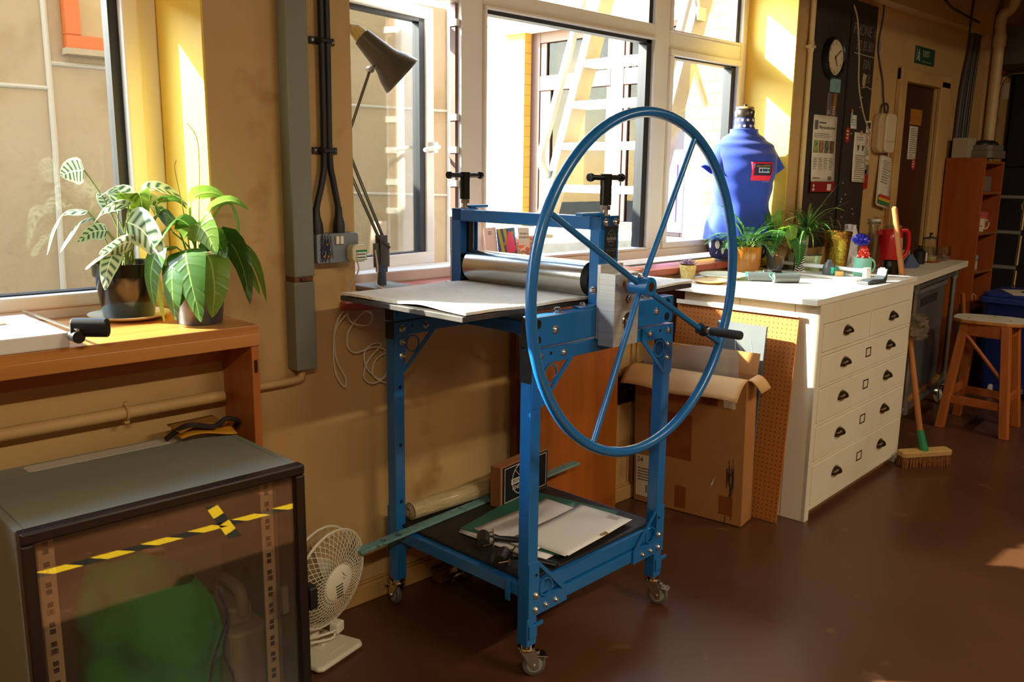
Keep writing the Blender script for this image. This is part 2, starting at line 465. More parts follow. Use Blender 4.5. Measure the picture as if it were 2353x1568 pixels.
# ---------------------------------------------------------------- the door and its frame
fr = mat('door_frame_paint', '#cda96c', .5, c2='#b88f52', scale=3)
d = MB()
d.box(5.415, 5.50, 2.255, W, 0, 2.06).box(6.055, 6.20, 2.262, W, 0, 2.03).box(5.415, 6.20, 2.262, W, 1.985, 2.06)
d.box(5.47, 5.50, W, 2.45, 0, 2.02).box(6.055, 6.09, W, 2.45, 0, 2.02).box(5.47, 6.09, W, 2.45, 1.985, 2.02)
struct(d.build('trim_6', fr, bevel=.006))
dr = struct(B(5.50, 6.055, 2.31, 2.35, .005, 1.985).build('door_1', mat('brown_door_paint', '#4a2618', .4, c2='#3c1d12', scale=2), bevel=.003))

# ---------------------------------------------------------------- the yard outside
render_m = mat('beige_render', '#b39e80', .85, c2='#a8926f', scale=1.5, bump=.5, bscale=26, c3='#9c8562', scale3=3, thr3=(.55, .7))
struct(B(-6, 8.5, 2.66, 11, .70, .89).build('ground_outside', mat('yard_paving', '#b8b4ac', .8, c2='#a09c94', scale=2, bump=.2)))
wv = MB().box(-6, 3.385, 4.0, 4.35, .89, 2.32)
struct(wv.build('wall_yard', render_m))
tr = MB()
tr.tube([(1.22, 3.995, .9), (1.235, 3.995, 1.5), (1.235, 3.995, 2.32)], .012).tube([(-2, 3.998, 1.735), (1.23, 3.998, 1.735)], .009)
tr.tube([(1.24, 3.998, 1.835), (1.6, 3.998, 1.835), (1.9, 3.998, 1.835)], .010)
tr.tube([(1.55, 3.998, 1.745), (3.38, 3.998, 1.760)], .008).tube([(1.55, 3.998, 1.33), (3.38, 3.998, 1.28)], .008)
tr.tube([(3.37, 3.99, .89), (3.372, 3.99, 1.2), (3.372, 3.99, 2.32)], .018)
tr.tube([(2.35, 3.997, .89), (2.35, 3.997, 2.32)], .012)
struct(tr.build('trim_7', mat('render_bead', '#c2b7a4', .8, bump=.3, bscale=60), smooth=True))
ow = struct(MB().box(1.30, 1.36, 3.95, 4.02, 1.95, 2.26).box(1.30, 2.05, 3.95, 4.02, 1.895, 1.95).box(1.99, 2.05, 3.95, 4.02, 1.95, 2.26).box(1.3, 2.05, 3.95, 4.02, 2.26, 2.32).build('window_3', mat('orange_paint', '#c8662a', .5), bevel=.004))
B(1.36, 1.99, 3.98, 3.995, 1.95, 2.26).build('board', mat('ply_board', '#c4aa80', .7, c2='#ac8e5e', scale=3), ow)
B(1.29, 2.07, 3.93, 4.0, 1.872, 1.896).build('ledge', render_m, ow)
# yellow and grey brick wall at the right-hand end of the yard, with a wide glazed opening
yb = brick_mat('yellow_brick', '#d0a040', '#d6a84c', '#b98c34', 'Y', h=.098, w=.28)
struct(MB().box(6.2, 6.5, 2.66, 4.31, .89, 3.6).box(6.2, 6.5, 6.22, 6.66, .89, 3.6).box(6.2, 6.5, 4.31, 6.22, 2.86, 3.6).build('wall_yard_end', yb))
struct(B(6.2, 6.5, 6.66, 9.5, .89, 3.6).build('wall_yard_far', brick_mat('grey_brick', '#a3a09a', '#adaaa4', '#8f8c86', 'Y', h=.098, w=.28)))
struct(MB().box(6.13, 6.32, 4.2, 6.5, 2.73, 2.86).build('trim_8', mat('white_lintel', '#e9e2d4', .7)))
brown = mat('brown_frame', '#4a2c22', .5)
w4 = MB(); X0, X1 = 6.29, 6.36
w4.box(X0, X1, 6.10, 6.22, .89, 2.73).box(X0, X1, 4.31, 4.40, .89, 2.73).box(X0, X1, 4.40, 6.10, 2.63, 2.73).box(X0, X1, 4.40, 5.07, 2.19, 2.33).box(X0, X1, 5.22, 6.10, 2.19, 2.33)
w4.box(X0, X1, 5.07, 5.22, .99, 2.63).box(X0, X1, 4.40, 6.10, .89, .99)
w4.box(X0+.01, X1-.01, 6.02, 6.10, 2.33, 2.63).box(X0+.01, X1-.01, 5.96, 6.10, .99, 2.19).box(X0+.01, X1-.01, 5.22, 5.27, .99, 2.19).box(X0+.01, X1-.01, 5.02, 5.07, .99, 2.19).box(X0+.01, X1-.01, 5.22, 5.27, 2.33, 2.63).box(X0+.01, X1-.01, 5.02, 5.07, 2.33, 2.63)
w4 = struct(w4.build('window_4', brown, bevel=.005))
B(6.32, 6.323, 4.40, 6.10, .99, 2.63).build('glass', pane('yard_glass', '#b8b4ac', base=.0, refl=.35), w4)
B(6.42, 6.43, 5.62, 6.09, 1.25, 2.63).build('blind', mat('beige_blind', '#d9bd8c', .8), w4)
MB().box(6.285, 6.30, 4.42, 4.98, 2.345, 2.362).box(6.285, 6.30, 4.42, 4.98, 2.30, 2.306).build('weather_bar', mat('white_bar', '#ece6da', .5), w4)
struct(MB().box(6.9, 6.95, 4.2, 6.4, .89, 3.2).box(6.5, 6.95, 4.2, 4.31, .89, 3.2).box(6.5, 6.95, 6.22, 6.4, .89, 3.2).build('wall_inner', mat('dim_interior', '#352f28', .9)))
bd = struct(B(6.22, 6.28, 4.33, 4.78, .93, 1.62).build('panel_outside', mat('blue_panel', '#4b4fa8', .5), bevel=.004))  # blue slab with a pink face at one end of the glazed opening
B(6.21, 6.222, 4.40, 4.70, 1.02, 1.50).build('panel', mat('pink_panel', '#b87aa6', .5), bd)

# steel fire stair rising away to the right
stm = mat('galvanised_stair', '#a8a49a', .5, .2, c2='#8f887a', scale=3)
st = thing('steel_stair', 'steep white painted steel fire stair seen through the middle window panes', 'stair', (4.80, 3.95, .89))
dx, dz, z0 = .105, .295, 1.63-.89
def sx(z): return (z-z0)*dx/dz
SM = Matrix(((1, dx/dz, 0, -z0*dx/dz), (0, 0, 1, 0), (0, 1, 0, 0), (0, 0, 0, 1)))   # (across, up, depth) -> world, sheared along the flight
for y in (-.44, .44):
    m = MB(); m.prism([(-.06, 0), (.12, 0), (.12, 2.9), (-.06, 2.9)], y-.012 if y > 0 else y-.012, y+.012, SM)
    m.prism([(-.06, 0), (-.045, 0), (-.045, 2.9), (-.06, 2.9)], y-.035, y+.035, SM)
    m.build('stringer', stm, st)
tm = mat('tread_plate', '#eeeae0', .5, .2, bump=.6, bscale=60)
for i in range(-3, 6):
    z = z0+dz*i; x = sx(z)
    if z > .05: MB().box(x-.07, x+.12, -.43, .43, z-.05, z).build('tread', tm, st, bevel=.008)
for y, n in ((.47, 0), (-.47, 1)):
    zb = .62; m = MB()
    m.tube([(sx(.5)+.02, y, .50), (sx(.5)-.08, y, .53), (sx(zb)-.17, y, .66), (sx(.9)-.17, y, .92), (sx(2.6)-.17, y, 2.6)], .030, n=12, sub=4)
    m.build('handrail', stm, st, smooth=True)
    MB().box(sx(1.6)-.07, sx(1.6)+.02, y-.02, y+.02, 1.52, 1.60).tube([(sx(1.55)-.02, y, 1.56), (sx(1.65)-.1, y, 1.68), (sx(1.7)-.17, y, 1.72)], .02).build('bracket', zinc, st, smooth=True)
m = MB().tube([(sx(1.35)-.03, -.46, 1.33), (sx(1.55)+.36, -.30, 1.02)], .028); m.build('brace', stm, st, smooth=True)
m = MB()
m.box(0, .9, 0, .25, 0, .16); pb = m.build('concrete_trough', mat('pale_concrete', '#d8d2c4', .8, c2='#bfb6a2', scale=9, bump=.3), bevel=.01)
pb.location = (3.3, 3.3, .89); pb.rotation_euler = (0, 0, R(-12)); tag(pb, 'pale concrete trough lying in the sunlit yard outside the window', 'trough')
# ================================================================ ETCHING PRESS
PO = (1.617, 1.579, 0); PZ = 1.9
press = thing('etching_press', 'blue etching press on castors with a big spoked wheel and steel roller', 'printing press', PO, PZ)
LX, LY = .657, .620
def hexbolt(mb, p, d, r=.008, n=6, h=.006):
    p = Vector(p); d = Vector(d).normalized()
    mb.cyl(p, p+d*.0018, r*1.25, n=18); mb.cyl(p+d*.0018, p+d*(.0018+h*.45), r, r, n=18 if n != 6 else 6)
    mb.cyl(p+d*(.0018+h*.45), p+d*(.0018+h), r, r*.62, n=18 if n != 6 else 6)
# legs
for (x, y) in ((0, 0), (LX-.04, 0), (0, LY-.04), (LX-.04, LY-.04)):
    lg = B(x, x+.04, y, y+.04, .10, .957).build('leg', blue, press, bevel=.003)
    sy = -1 if y == 0 else 1; y0 = y if y == 0 else y+.04
    # cable hook at the foot
    tb = MB().box(x+.004, x+.036, min(y0, y0+sy*.006), max(y0, y0+sy*.006), .125, .165)
    tb.box(x+.03, x+.062, min(y0, y0+sy*.006), max(y0, y0+sy*.006), .155, .168).build('hook', blue, press, bevel=.002)
    # caster
    rot = {(0, 0): -35, (LX-.04, 0): -70}.get((x, y), 80)
    ca = bpy.data.objects.new('caster', None); COL.objects.link(ca); ca.parent = press
    ca.location = (x+.02, y+.02, 0); ca.rotation_euler = (0, 0, R(rot))
    MB().cyl((0, 0, .086), (0, 0, .10), .017, n=20).lathe([(0, .083), (.024, .083), (.026, .088), (.024, .093), (0, .093)], 24).build('swivel', chrome, ca, smooth=True)
    f = MB()
    for s_ in (-1, 1):
        f.prism([(-.022, .085), (.022, .085), (.034, .05), (.034, .025), (.02, .022), (.004, .04)], s_*.015-.0012, s_*.015+.0012, FACE_)
    f.box(-.022, .022, -.016, .016, .082, .086).build('fork', zinc, ca, bevel=.001)
    MB().lathe([(0, -.0105), (.026, -.0105), (.033, -.008), (.035, -.003), (.035, .003), (.033, .008), (.026, .0105), (0, .0105)], 32, Matrix.Translation((.022, 0, .035)) @ FACE_).build('wheel', mat('grey_rubber', '#5d5750', .6), ca, smooth=True)
    MB().lathe([(0, -.013), (.022, -.012), (.024, -.010)], 24, Matrix.Translation((.022, 0, .035)) @ FACE_).lathe([(0, .013), (.022, .012), (.024, .010)], 24, Matrix.Translation((.022, 0, .035)) @ FACE_).build('wheel_disc', mat('grey_hub', '#8f8b82', .5), ca, smooth=True)
    MB().cyl((.022, -.02, .035), (.022, .02, .035), .005, n=10).build('axle', zinc, ca, smooth=True)
    MB().box(.018, .052, -.017, .017, .066, .070, TR((0, 0, 0), ry=8)).box(.048, .055, -.019, .019, .056, .066).box(.026, .038, -.008, .008, .070, .076).build('brake_lever', zinc, ca, bevel=.0015)
# bottom bars
for y in (0, LY-.04): B(.04, LX-.04, y+.002, y+.038, .196, .234).build('bottom_bar', blue, press, bevel=.003)
for x in (0, LX-.04): B(x+.002, x+.038, .04, LY-.04, .243, .281).build('bottom_bar', blue, press, bevel=.003)
B(.04, LX-.04, .01, .03, .240, .281).build('shelf_rail', blue, press)
B(.04, LX-.04, LY-.03, LY-.01, .240, .281).build('shelf_rail', blue, press)
MB().box(-.006, 0, .066, .084, .222, .285).build('cable_clip', blue, press, bevel=.002)
B(.025, LX-.025, .024, LY-.005, .281, .291).build('shelf', mat('black_shelf_board', '#191614', .55, c2='#241f1b', scale=5), press, bevel=.004)
# upper rails and main beams
for y in (0, LY-.04):
    B(.04, LX-.04, y+.002, y+.038, .917, .957).build('upper_bar', blue, press, bevel=.003)
    B(.002, LX, y, y+.04, .962, 1.046).build('main_beam', blue, press, bevel=.003)
    yi = y+.041 if y == 0 else y-.011
    B(.012, LX-.01, yi, yi+.010, .98, 1.040).build('bed_rail', blue, press)
    # black plastic caps closing the open beam ends
    for xx in (-.0015, LX-.0005):
        B(xx, xx+.003, y-.0005, y+.0405, .963, 1.045).build('end_cap', black_plastic, press, bevel=.001)
    B(-.0015, .0005, y-.0006, y+.0406, .905 if y else .866, .957).build('end_cap', black_plastic, press, bevel=.001)
B(.313, .353, .04, LY-.04, .917, .957).build('cross_bar', blue, press, bevel=.003)
# corner gussets
def gusset(x, y0, z, sxn, szn, ysgn, w=.165, h=.16, parent=press, nuts=False):
    """plate on a face: outer corner at (x,z); grows by sxn*w along x and szn*h along z"""
    ya, yb_ = (y0-.004, y0) if ysgn < 0 else (y0, y0+.004)
    Mx = Matrix.Translation((x, 0, z)) @ Matrix(((sxn, 0, 0, 0), (0, 0, 1, 0), (0, szn, 0, 0), (0, 0, 0, 1)))
    m = MB()
    m.prism([(0, 0), (w, 0), (w, .042), (0, .042)], ya, yb_, Mx)
    m.prism([(0, .042), (.042, .042), (.042, h), (0, h)], ya, yb_, Mx)
    m.prism([(w, .042), (w-.020, .042), (.042, h-.014), (.042, h)], ya, yb_, Mx)
    m.prism([(.042, .042), (.060, .042), (.042, .060)], ya, yb_, Mx)
    cx, cz, r1, r2 = .073, .073, .0235, .0275
    n = 28
    for k in range(n):
        a0, a1 = 2*pi*k/n, 2*pi*(k+1)/n
        m.prism([(cx+r1*cos(a0), cz+r1*sin(a0)), (cx+r2*cos(a0), cz+r2*sin(a0)), (cx+r2*cos(a1), cz+r2*sin(a1)), (cx+r1*cos(a1), cz+r1*sin(a1))], ya, yb_, Mx)
    g = m.build('gusset', blue, parent)
    bm_ = MB(); d = Vector((0, ysgn, 0)); yy = ya if ysgn < 0 else yb_
    rr = .0095 if nuts else .0085
    for (u, v, r) in ((.029, .020, rr), (.029, .063, rr*.85), (.029, .107, rr*.85), (.125, .020, rr*.95)) if h < .17 and szn < 0 else ((.029, .062, rr), (.029, .018, rr), (.072, .019, rr*.8), (.115, .019, rr*.8)):
        p = Mx @ Vector((u, v, 0)); hexbolt(bm_, (p.x, yy, p.z), d, r, 6 if nuts else 18, .011 if nuts else .0065)
    bm_.build('bolt', zinc, g, smooth=True, ang=30)
    hb = MB(); p = Mx @ Vector((.072, .016, 0)) if szn < 0 else Mx @ Vector((.030, .122, 0))
    hb.cyl((p.x, yy, p.z), (p.x, yy+.0006*ysgn, p.z), .005, n=16); hb.build('hole', black_plastic, g)
gusset(0, 0, .958, 1, -1, -1); gusset(LX, 0, .958, -1, -1, -1)
gusset(0, 0, .191, 1, 1, -1); gusset(LX, 0, .191, -1, 1, -1)
gusset(0, LY-.04, .958, 1, -1, -1, nuts=True); gusset(LX, LY-.04, .958, -1, -1, -1, nuts=True)
gusset(0, LY, .191, 1, 1, 1); gusset(LX, LY, .191, -1, 1, 1)
m = MB()
for z in (.75, .56, .37): m.cyl((.022, LY-.0402, z), (.022, LY-.0408, z), .006, n=14)
m.build('hole', black_plastic, press)
bm_ = MB()
for (x, z) in ((.092, 1.004), (.565, 1.004)): hexbolt(bm_, (x, 0, z), (0, -1, 0), .0095, 18, .007)
for x in (.12, .53): hexbolt(bm_, (x, .018, 1.046), (0, 0, 1), .0125, 6, .012)
for (x, z) in ((.05, 1.0), (.115, 1.0)): hexbolt(bm_, (x, LY-.04, z), (0, -1, 0), .008, 6, .01)
hexbolt(bm_, (.022, LY-.04, .262), (0, -1, 0), .009, 6, .012)
bm_.build('bolt', zinc, press, smooth=True, ang=30)
hb = MB()
for x in (.022, LX-.034):
    for z in (1.026, .982): hb.cyl((x, -.0004, z), (x, -.0014, z), .0125, n=20)
hb.build('plug', black_plastic, press)
# bed plate
B(-.19, .86, .064, .586, 1.046, 1.060).build('bed', mat('black_bed_plate', '#3a3532', .45, c2='#4a443e', scale=14), press, bevel=.001)
# side blocks, posts and top beam
XC = .319
for yn in (0, 1):
    f = (lambda y: y) if not yn else (lambda y: LY-y)
    bx = lambda x0, x1, y0, y1, z0, z1: B(x0, x1, min(f(y0), f(y1)), max(f(y0), f(y1)), z0, z1)
    pst = MB()
    for bq in ((XC-.041, XC+.041, 0, .004, 1.046, 1.302), (XC-.041, XC-.037, .004, .04, 1.046, 1.302), (XC+.037, XC+.041, .004, .04, 1.046, 1.302)):
        y0, y1 = sorted((f(bq[2]), f(bq[3]))); pst.box(bq[0], bq[1], y0, y1, bq[4], bq[5])
    y0, y1 = sorted((f(.0), f(.04))); pst.box(XC-.041, XC+.041, y0, y1, 1.262, 1.302)
    pst.build('post', blue, press, bevel=.002)
    bw = .052 if not yn else .036
    bx(XC-bw, XC+bw, -.012, .0, .955, 1.168).build('bearing_block', brushed, press, bevel=.001)
    bx(XC-bw-.005, XC+bw+.005, -.068 if not yn else -.03, -.012, .94, 1.146 if not yn else 1.06).build('side_plate', brushed, press, bevel=.0015)
    MB().cyl((XC, f(.045), 1.27), (XC, f(.045), 1.15), .012).box(XC-.036, XC+.036, min(f(.006), f(.036)), max(f(.006), f(.036)), 1.08, 1.155).build('slide_block', mat('dark_steel', '#2b2d33', .35, .8), press, smooth=True)
    for q in (-1, 1):
        MB().box(XC+q*.072-.035, XC+q*.072+.035, min(f(.004), f(.044)), max(f(.004), f(.044)), 1.046, 1.052).build('foot_plate', blue, press, bevel=.001)
        bb = MB(); hexbolt(bb, (XC+q*.09, f(.02), 1.052), (0, 0, 1), .0085, 6, .009); bb.build('bolt', zinc, press, smooth=True, ang=30)
    # pressure screw with T handle
    sc_ = MB().cyl((XC, f(.02), 1.300), (XC, f(.02), 1.336), .008, n=18).lathe([(0, 0), (.015, 0), (.015, .004), (0, .004)], 20, TR((XC, f(.02), 1.302))).cyl((XC, f(.02), 1.318), (XC, f(.02), 1.330), .0145, n=6)
    sc_.build('pressure_screw', zinc, press, smooth=True, ang=30)
    th = MB().cyl((XC, f(.02), 1.331), (XC, f(.02), 1.418), .0165, n=24).cyl((XC-.07, f(.02), 1.408), (XC+.07, f(.02), 1.408), .0075, n=16)
    for q in (-1, 1): th.lathe([(0, -.007), (.011, -.006), (.0125, 0), (.011, .006), (0, .007)], 16, Matrix.Translation((XC+q*.069, f(.02), 1.408)) @ Matrix.Rotation(R(90), 4, 'Y'))
    th.build('tee_handle', mat('black_steel', '#1c1b1a', .3, .4), press, smooth=True, ang=35)
    B(XC-.02 if not yn else XC+.02, XC-.105 if not yn else XC+.10, 0, 1, 0, 1) if False else None
    x0_, x1_ = (XC-.115, XC-.022) if not yn else (XC+.012, XC+.095)
    B(x0_, x1_, min(f(.008), f(.034)), max(f(.008), f(.034)), 1.302, 1.312).build('lug', blue, press, bevel=.003)
B(XC-.041, XC-.005, .04, LY-.04, 1.262, 1.300).build('top_beam', blue, press, bevel=.004)
bb = MB(); hexbolt(bb, (XC-.02, 0, 1.284), (0, -1, 0), .0105, 18, .008); hexbolt(bb, (XC+.024, 0, 1.284), (0, -1, 0), .0105, 18, .008)
hexbolt(bb, (XC-.052, .014, 1.094), (-1, 0, 0), .0085, 18, .008)
bb.build('bolt', zinc, press, smooth=True, ang=30)
# maker's plate
npm = mat('name_plate_black', '#2a2828', .4, .2)
pl = B(XC-.024, XC+.031, -.002, -.0002, 1.182, 1.274).build('name_plate', npm, press, bevel=.0005)
pm = mat('plate_silver', '#8f8c88', .4, .6)
FM = TR((XC+.0035, -.0022, 1.240), rx=90)
e = MB()
for k in range(28):
    a0, a1 = 2*pi*k/28, 2*pi*(k+1)/28
    e.prism([(.017*cos(a0), .021*sin(a0)), (.0182*cos(a0), .0224*sin(a0)), (.0182*cos(a1), .0224*sin(a1)), (.017*cos(a1), .021*sin(a1))], 0, .0005, FM)
e.box(-.021, .021, -.006, .002, 0, .0007, FM)
for a in (50, 90, 130): e.prism([(-.0006, 0), (.0006, 0), (.0006, .02), (-.0006, .02)], 0, .0005, FM @ Matrix.Rotation(R(a-90), 4, 'Z'))
e.box(-.026, .026, -.0325, -.0315, 0, .0005, FM).box(-.022, .022, -.037, -.036, 0, .0005, FM)
e.box(-.017, -.0155, -.047, -.043, 0, .0005, FM).box(.013, .0145, -.047, -.043, 0, .0005, FM)
text_bars(e, -.016, .016, -.013, -.007, 1, FM, h=.6, seed=3)
e.build('engraving', pm, pl)
# discs on the side plate
dd = MB()
dd.lathe([(0, .0035), (.011, .0035), (.0125, 0)], 28, TR((XC+.005, -.068, 1.072), rx=90)); dd.build('cap_ring', mat('dark_ring', '#6a6660', .35, .9), press, smooth=True, ang=30)
dd = MB().lathe([(0, .004), (.0085, .004), (.0095, .0035)], 28, TR((XC+.005, -.069, 1.072), rx=90)).lathe([(0, .004), (.024, .004), (.0255, .002), (.0255, 0)], 36, TR((XC+.006, -.068, 1.010), rx=90))
hexbolt(dd, (XC+.006, -.072, 1.010), (0, -1, 0), .008, 18, .006)
dd.build('cap_disc', steel, press, smooth=True, ang=30)
# roller
MB().cyl((XC, .064, 1.118), (XC, LY-.062, 1.118), .0505, n=64).build('roller', mat('roller_steel', '#d9d6cd', .22, 1, c2='#cfcbc0', scale=2, stretch=(30, .5, 30), bump=.01), press, smooth=True)
for y0, y1, r0, r1 in ((.046, .064, .040, .049), (LY-.062, LY-.046, .049, .04)): MB().cyl((XC, y0, 1.118), (XC, y1, 1.118), r0, r1, n=40).build('roller_end', mat('black_iron', '#191919', .5), press, smooth=True)
# wheel on its bronze bush
WY, WZ, WR = -.128, 1.115, .466
MB().cyl((XC, -.068, WZ), (XC, -.088, WZ), .0185, n=32).cyl((XC, -.088, WZ), (XC, -.150, WZ), .012, n=24).build('bush', mat('bronze', '#b9854a', .3, 1), press, smooth=True)
hub = MB().lathe([(.013, 0), (.026, 0), (.026, .064), (.0245, .066), (.013, .066)], 36, TR((XC, -.083, WZ), rx=90)); hub.build('hub', blue, press, smooth=True, ang=35)
rim = MB(); n = 96
rim.tube([(XC+WR*cos(2*pi*k/n), WY, WZ+WR*sin(2*pi*k/n)) for k in range(n)], .0142, n=16, closed=True)
rim.build('wheel_rim', blue, press, smooth=True)
for a in (62.5, 152.5, 242.5, 332.5):
    d = Vector((cos(R(a)), 0, sin(R(a)))); c = Vector((XC, -.115, WZ))
    MB().cyl(c+d*.018, Vector((XC, WY, WZ))+d*(WR-.006), .0085, n=16).build('spoke', blue, press, smooth=True)
hexb = MB(); hexbolt(hexb, (XC-.008, -.115, WZ+.025), (-.2, 0, 1), .007, 6, .008); hexb.build('set_screw', zinc, press, smooth=True, ang=30)
d = Vector((cos(R(332.5)), 0, sin(R(332.5)))); p = Vector((XC, WY, WZ))+d*.345
MB().cyl(p-d*.014, p+d*.014, .0165, n=24).cyl(p+Vector((0, -.016, 0)), p+Vector((0, .016, 0)), .014, n=20).build('crank_clamp', black_plastic, press, smooth=True, ang=35)
MB().cyl(p+Vector((0, -.016, 0)), p+Vector((0, -.03, 0)), .0085, n=18).build('crank_ferrule', zinc, press, smooth=True)
MB().lathe([(0, 0), (.0125, .001), (.0135, .008), (.0135, .098), (.0115, .104), (0, .105)], 24, Matrix.Translation(p+Vector((0, -.03, 0))) @ FACE_).build('crank_grip', mat('grey_foam', '#2a2a2a', .7), press, smooth=True, ang=50)

# ---------------------------------------------------------------- felt blanket on the bed
PM = Matrix.Translation(PO) @ Matrix.Rotation(R(PZ), 4, 'Z')
felt = mat('cream_felt', '#f4eddc', .95, c2='#ece2cb', scale=30, bump=.35, bscale=220, sheen=.4)
rnd = random.Random(3)
def felt_pt(u, v):
    x = -.183+u*1.05; y = .060+v*.520
    edge = min(u, 1-u)*1.05
    rip = .007*max(0, sin(v*pi*2.2-1.1))**2*max(0, 1-u/.10)              # ripple along the near end
    rip += .004*(.5+.5*sin(v*9))*max(0, 1-u/.05)+.003*max(0, 1-v/.08)*(.5+.5*sin(u*23))
    x += .012*sin(v*4.5)*max(0, 1-u/.1); y += .006*sin(u*14)*max(0, 1-v/.15)
    z = 1.0605+rip
    return PM @ Vector((x, y, z))
top = MB(); nu, nv, T = 84, 42, .0075
IT = [[top.vt(felt_pt(i/nu, j/nv)+Vector((0, 0, T if not (.44 < i/nu < .53) else .006))) for j in range(nv+1)] for i in range(nu+1)]
IB = [[top.vt(felt_pt(i/nu, j/nv)) for j in range(nv+1)] for i in range(nu+1)]
for i in range(nu):
    for j in range(nv):
        top.f.append([IT[i][j], IT[i+1][j], IT[i+1][j+1], IT[i][j+1]]); top.f.append([IB[i][j+1], IB[i+1][j+1], IB[i+1][j], IB[i][j]])
for i in range(nu):
    top.f.append([IB[i][0], IB[i+1][0], IT[i+1][0], IT[i][0]]); top.f.append([IT[i][nv], IT[i+1][nv], IB[i+1][nv], IB[i][nv]])
for j in range(nv):
    top.f.append([IT[0][j], IT[0][j+1], IB[0][j+1], IB[0][j]]); top.f.append([IB[nu][j], IB[nu][j+1], IT[nu][j+1], IT[nu][j]])
f1 = top.build('felt_blanket', felt, smooth=True, ang=50)
tag(f1, 'cream felt blanket lying on the press bed under the steel roller', 'blanket')

# ---------------------------------------------------------------- things on the lower shelf of the press
ZS = .292
def onshelf(name, label, cat, x, y, rz=0, group=None, z=ZS):
    p = PM @ Vector((x, y, z)); return thing(name, label, cat, p, PZ+rz, group)
# long plastic ruler sticking out over the floor
rl = onshelf('ruler', 'long inky green plastic ruler sticking out past the press leg', 'ruler', .345, .540, 3.6, z=.2925)
rm = mat('inky_ruler', '#5f8d8c', .45, c2='#7aa39c', scale=14, stretch=(1, 3, 1), c3='#2f5662', scale3=24, thr3=(.60, .68))
MB().box(-.555, .555, -.0215, .0215, 0, .003).prism([(-.02, .003), (.02, .003), (.016, .0055), (-.016, .0055)], -.555, .555, Matrix(((0, 0, 1, 0), (1, 0, 0, 0), (0, 1, 0, 0), (0, 0, 0, 1)))).build('blade', rm, rl)
m = MB(); rr = random.Random(5)
for k in range(46):
    x = -.47+k*.0215
    if rr.random() < .75: m.box(x, x+.0018, .004+rr.random()*.004, .013, .0055, .0060)
m.build('markings', mat('ruler_ink', '#27343a', .7), rl)
text('numeral', 'G', .026, mat('ruler_ink', '#27343a'), TR((-.455, -.002, .0058)), rl)
# boxed kit
bxm = mat('brown_card', '#a06a3c', .8, c2='#94602f', scale=4)
bk = onshelf('gift_box', 'brown card box with a black printed label standing on the press shelf', 'box', .345, .448, 7)
B(0, .28, 0, .045, 0, .145).build('carton', bxm, bk, bevel=.002)
B(.010, .276, -.0012, 0, 0.004, .141).build('label', mat('label_black', '#15171a', .35), bk)
wm = mat('label_white', '#cfc8bf', .6)
LM = TR((0, -.0014, 0), rx=90)
m = MB()
for q in ((.020, .268, .133, .1355), (.020, .268, .012, .0145), (.020, .0225, .012, .1355), (.2655, .268, .012, .1355)): m.box(q[0], q[1], q[2], q[3], 0, .0006, LM)
for k in range(40):
    a0, a1 = 2*pi*k/40, 2*pi*(k+1)/40
    m.prism([(.118+.053*cos(a0), .080+.053*sin(a0)), (.118+.056*cos(a0), .080+.056*sin(a0)), (.118+.056*cos(a1), .080+.056*sin(a1)), (.118+.053*cos(a1), .080+.053*sin(a1))], 0, .0006, LM)
for a in (45, 135): m.box(0, .054, -.001, .001, 0, .0006, LM @ Matrix.Translation((.118, .08, 0)) @ Matrix.Rotation(R(a), 4, 'Z'))
m.box(.058, .19, .068, .088, 0, .0009, LM)
m.build('emblem', wm, bk)
text('lettering', 'IRON', .017, mat('label_black', '#15171a'), LM @ TR((.066, .0785, .001)), bk, 'LEFT')
text('lettering', 'FINE', .022, wm, LM @ TR((.064, .0535, .0004)), bk, 'LEFT')
# cutting mat, papers
cm_ = onshelf('cutting_mat', 'worn green cutting mat under the loose white sheets', 'cutting mat', .357, .27, 11.5)
MB().box(-.206, .206, -.18, .18, .0085, .0115).build('sheet', mat('green_mat', '#1f5a48', .6, c2='#2f6b57', scale=5, c3='#8fae9e', scale3=9, thr3=(.68, .78)), cm_, bevel=.001)
def paper_stack(name, label, x, y, rz, w, d, n, z, seed, group=None, col=paper, curl=.0):
    r_ = random.Random(seed); o = onshelf(name, label, 'paper', x, y, rz, group, z)
    for k in range(n):
        dx_, dy_ = r_.uniform(-.006, .006), r_.uniform(-.006, .006); zz = k*.0011
        m = MB(TR((dx_, dy_, 0), rz=r_.uniform(-1.5, 1.5)))
        m.grid(lambda u, v: Vector(((u-.5)*w, (v-.5)*d, zz+.0006+curl*(abs(u-.5)*2)**3*.6+.0008*sin(u*7+k))), 12, 8)
        m.build('sheet', col, o, solid=.0006, smooth=True)
    return o
paper_stack('paper_stack', 'pile of curling white paper under the green cutting mat', .315, .25, 4, .38, .33, 6, ZS+.0003, 2)
paper_stack('paper_sheet', 'blank white sheet lying on the green cutting mat', .33, .255, 2, .36, .25, 1, .3045, 4)
ps = paper_stack('paper_sheet', 'topmost off-white sheet overhanging the cutting mat with a clip on it', .365, .145, 5, .36, .205, 2, .3062, 9)
cl_ = onshelf('bulldog_clip', 'small brass coloured bulldog clip on the edge of the top sheet', 'clip', .40, .046, 5, z=.3095)
MB().box(-.014, .014, -.004, .006, .0, .0022).tube([(-.006, -.004, .001), (-.004, -.016, .004), (.004, -.016, .004), (.006, -.004, .001)], .0012, n=6).build('body', mat('clip_brass', '#b79a4e', .3, .9), cl_, smooth=True)
tpc = onshelf('tape_scrap', 'scrap of clear tape on the corner of the top sheet', 'tape', .525, .105, 5, z=.3088)
B(-.012, .012, -.02, .02, 0, .0012).build('strip', mat('tape_clear', '#c9c2b2', .2), tpc)
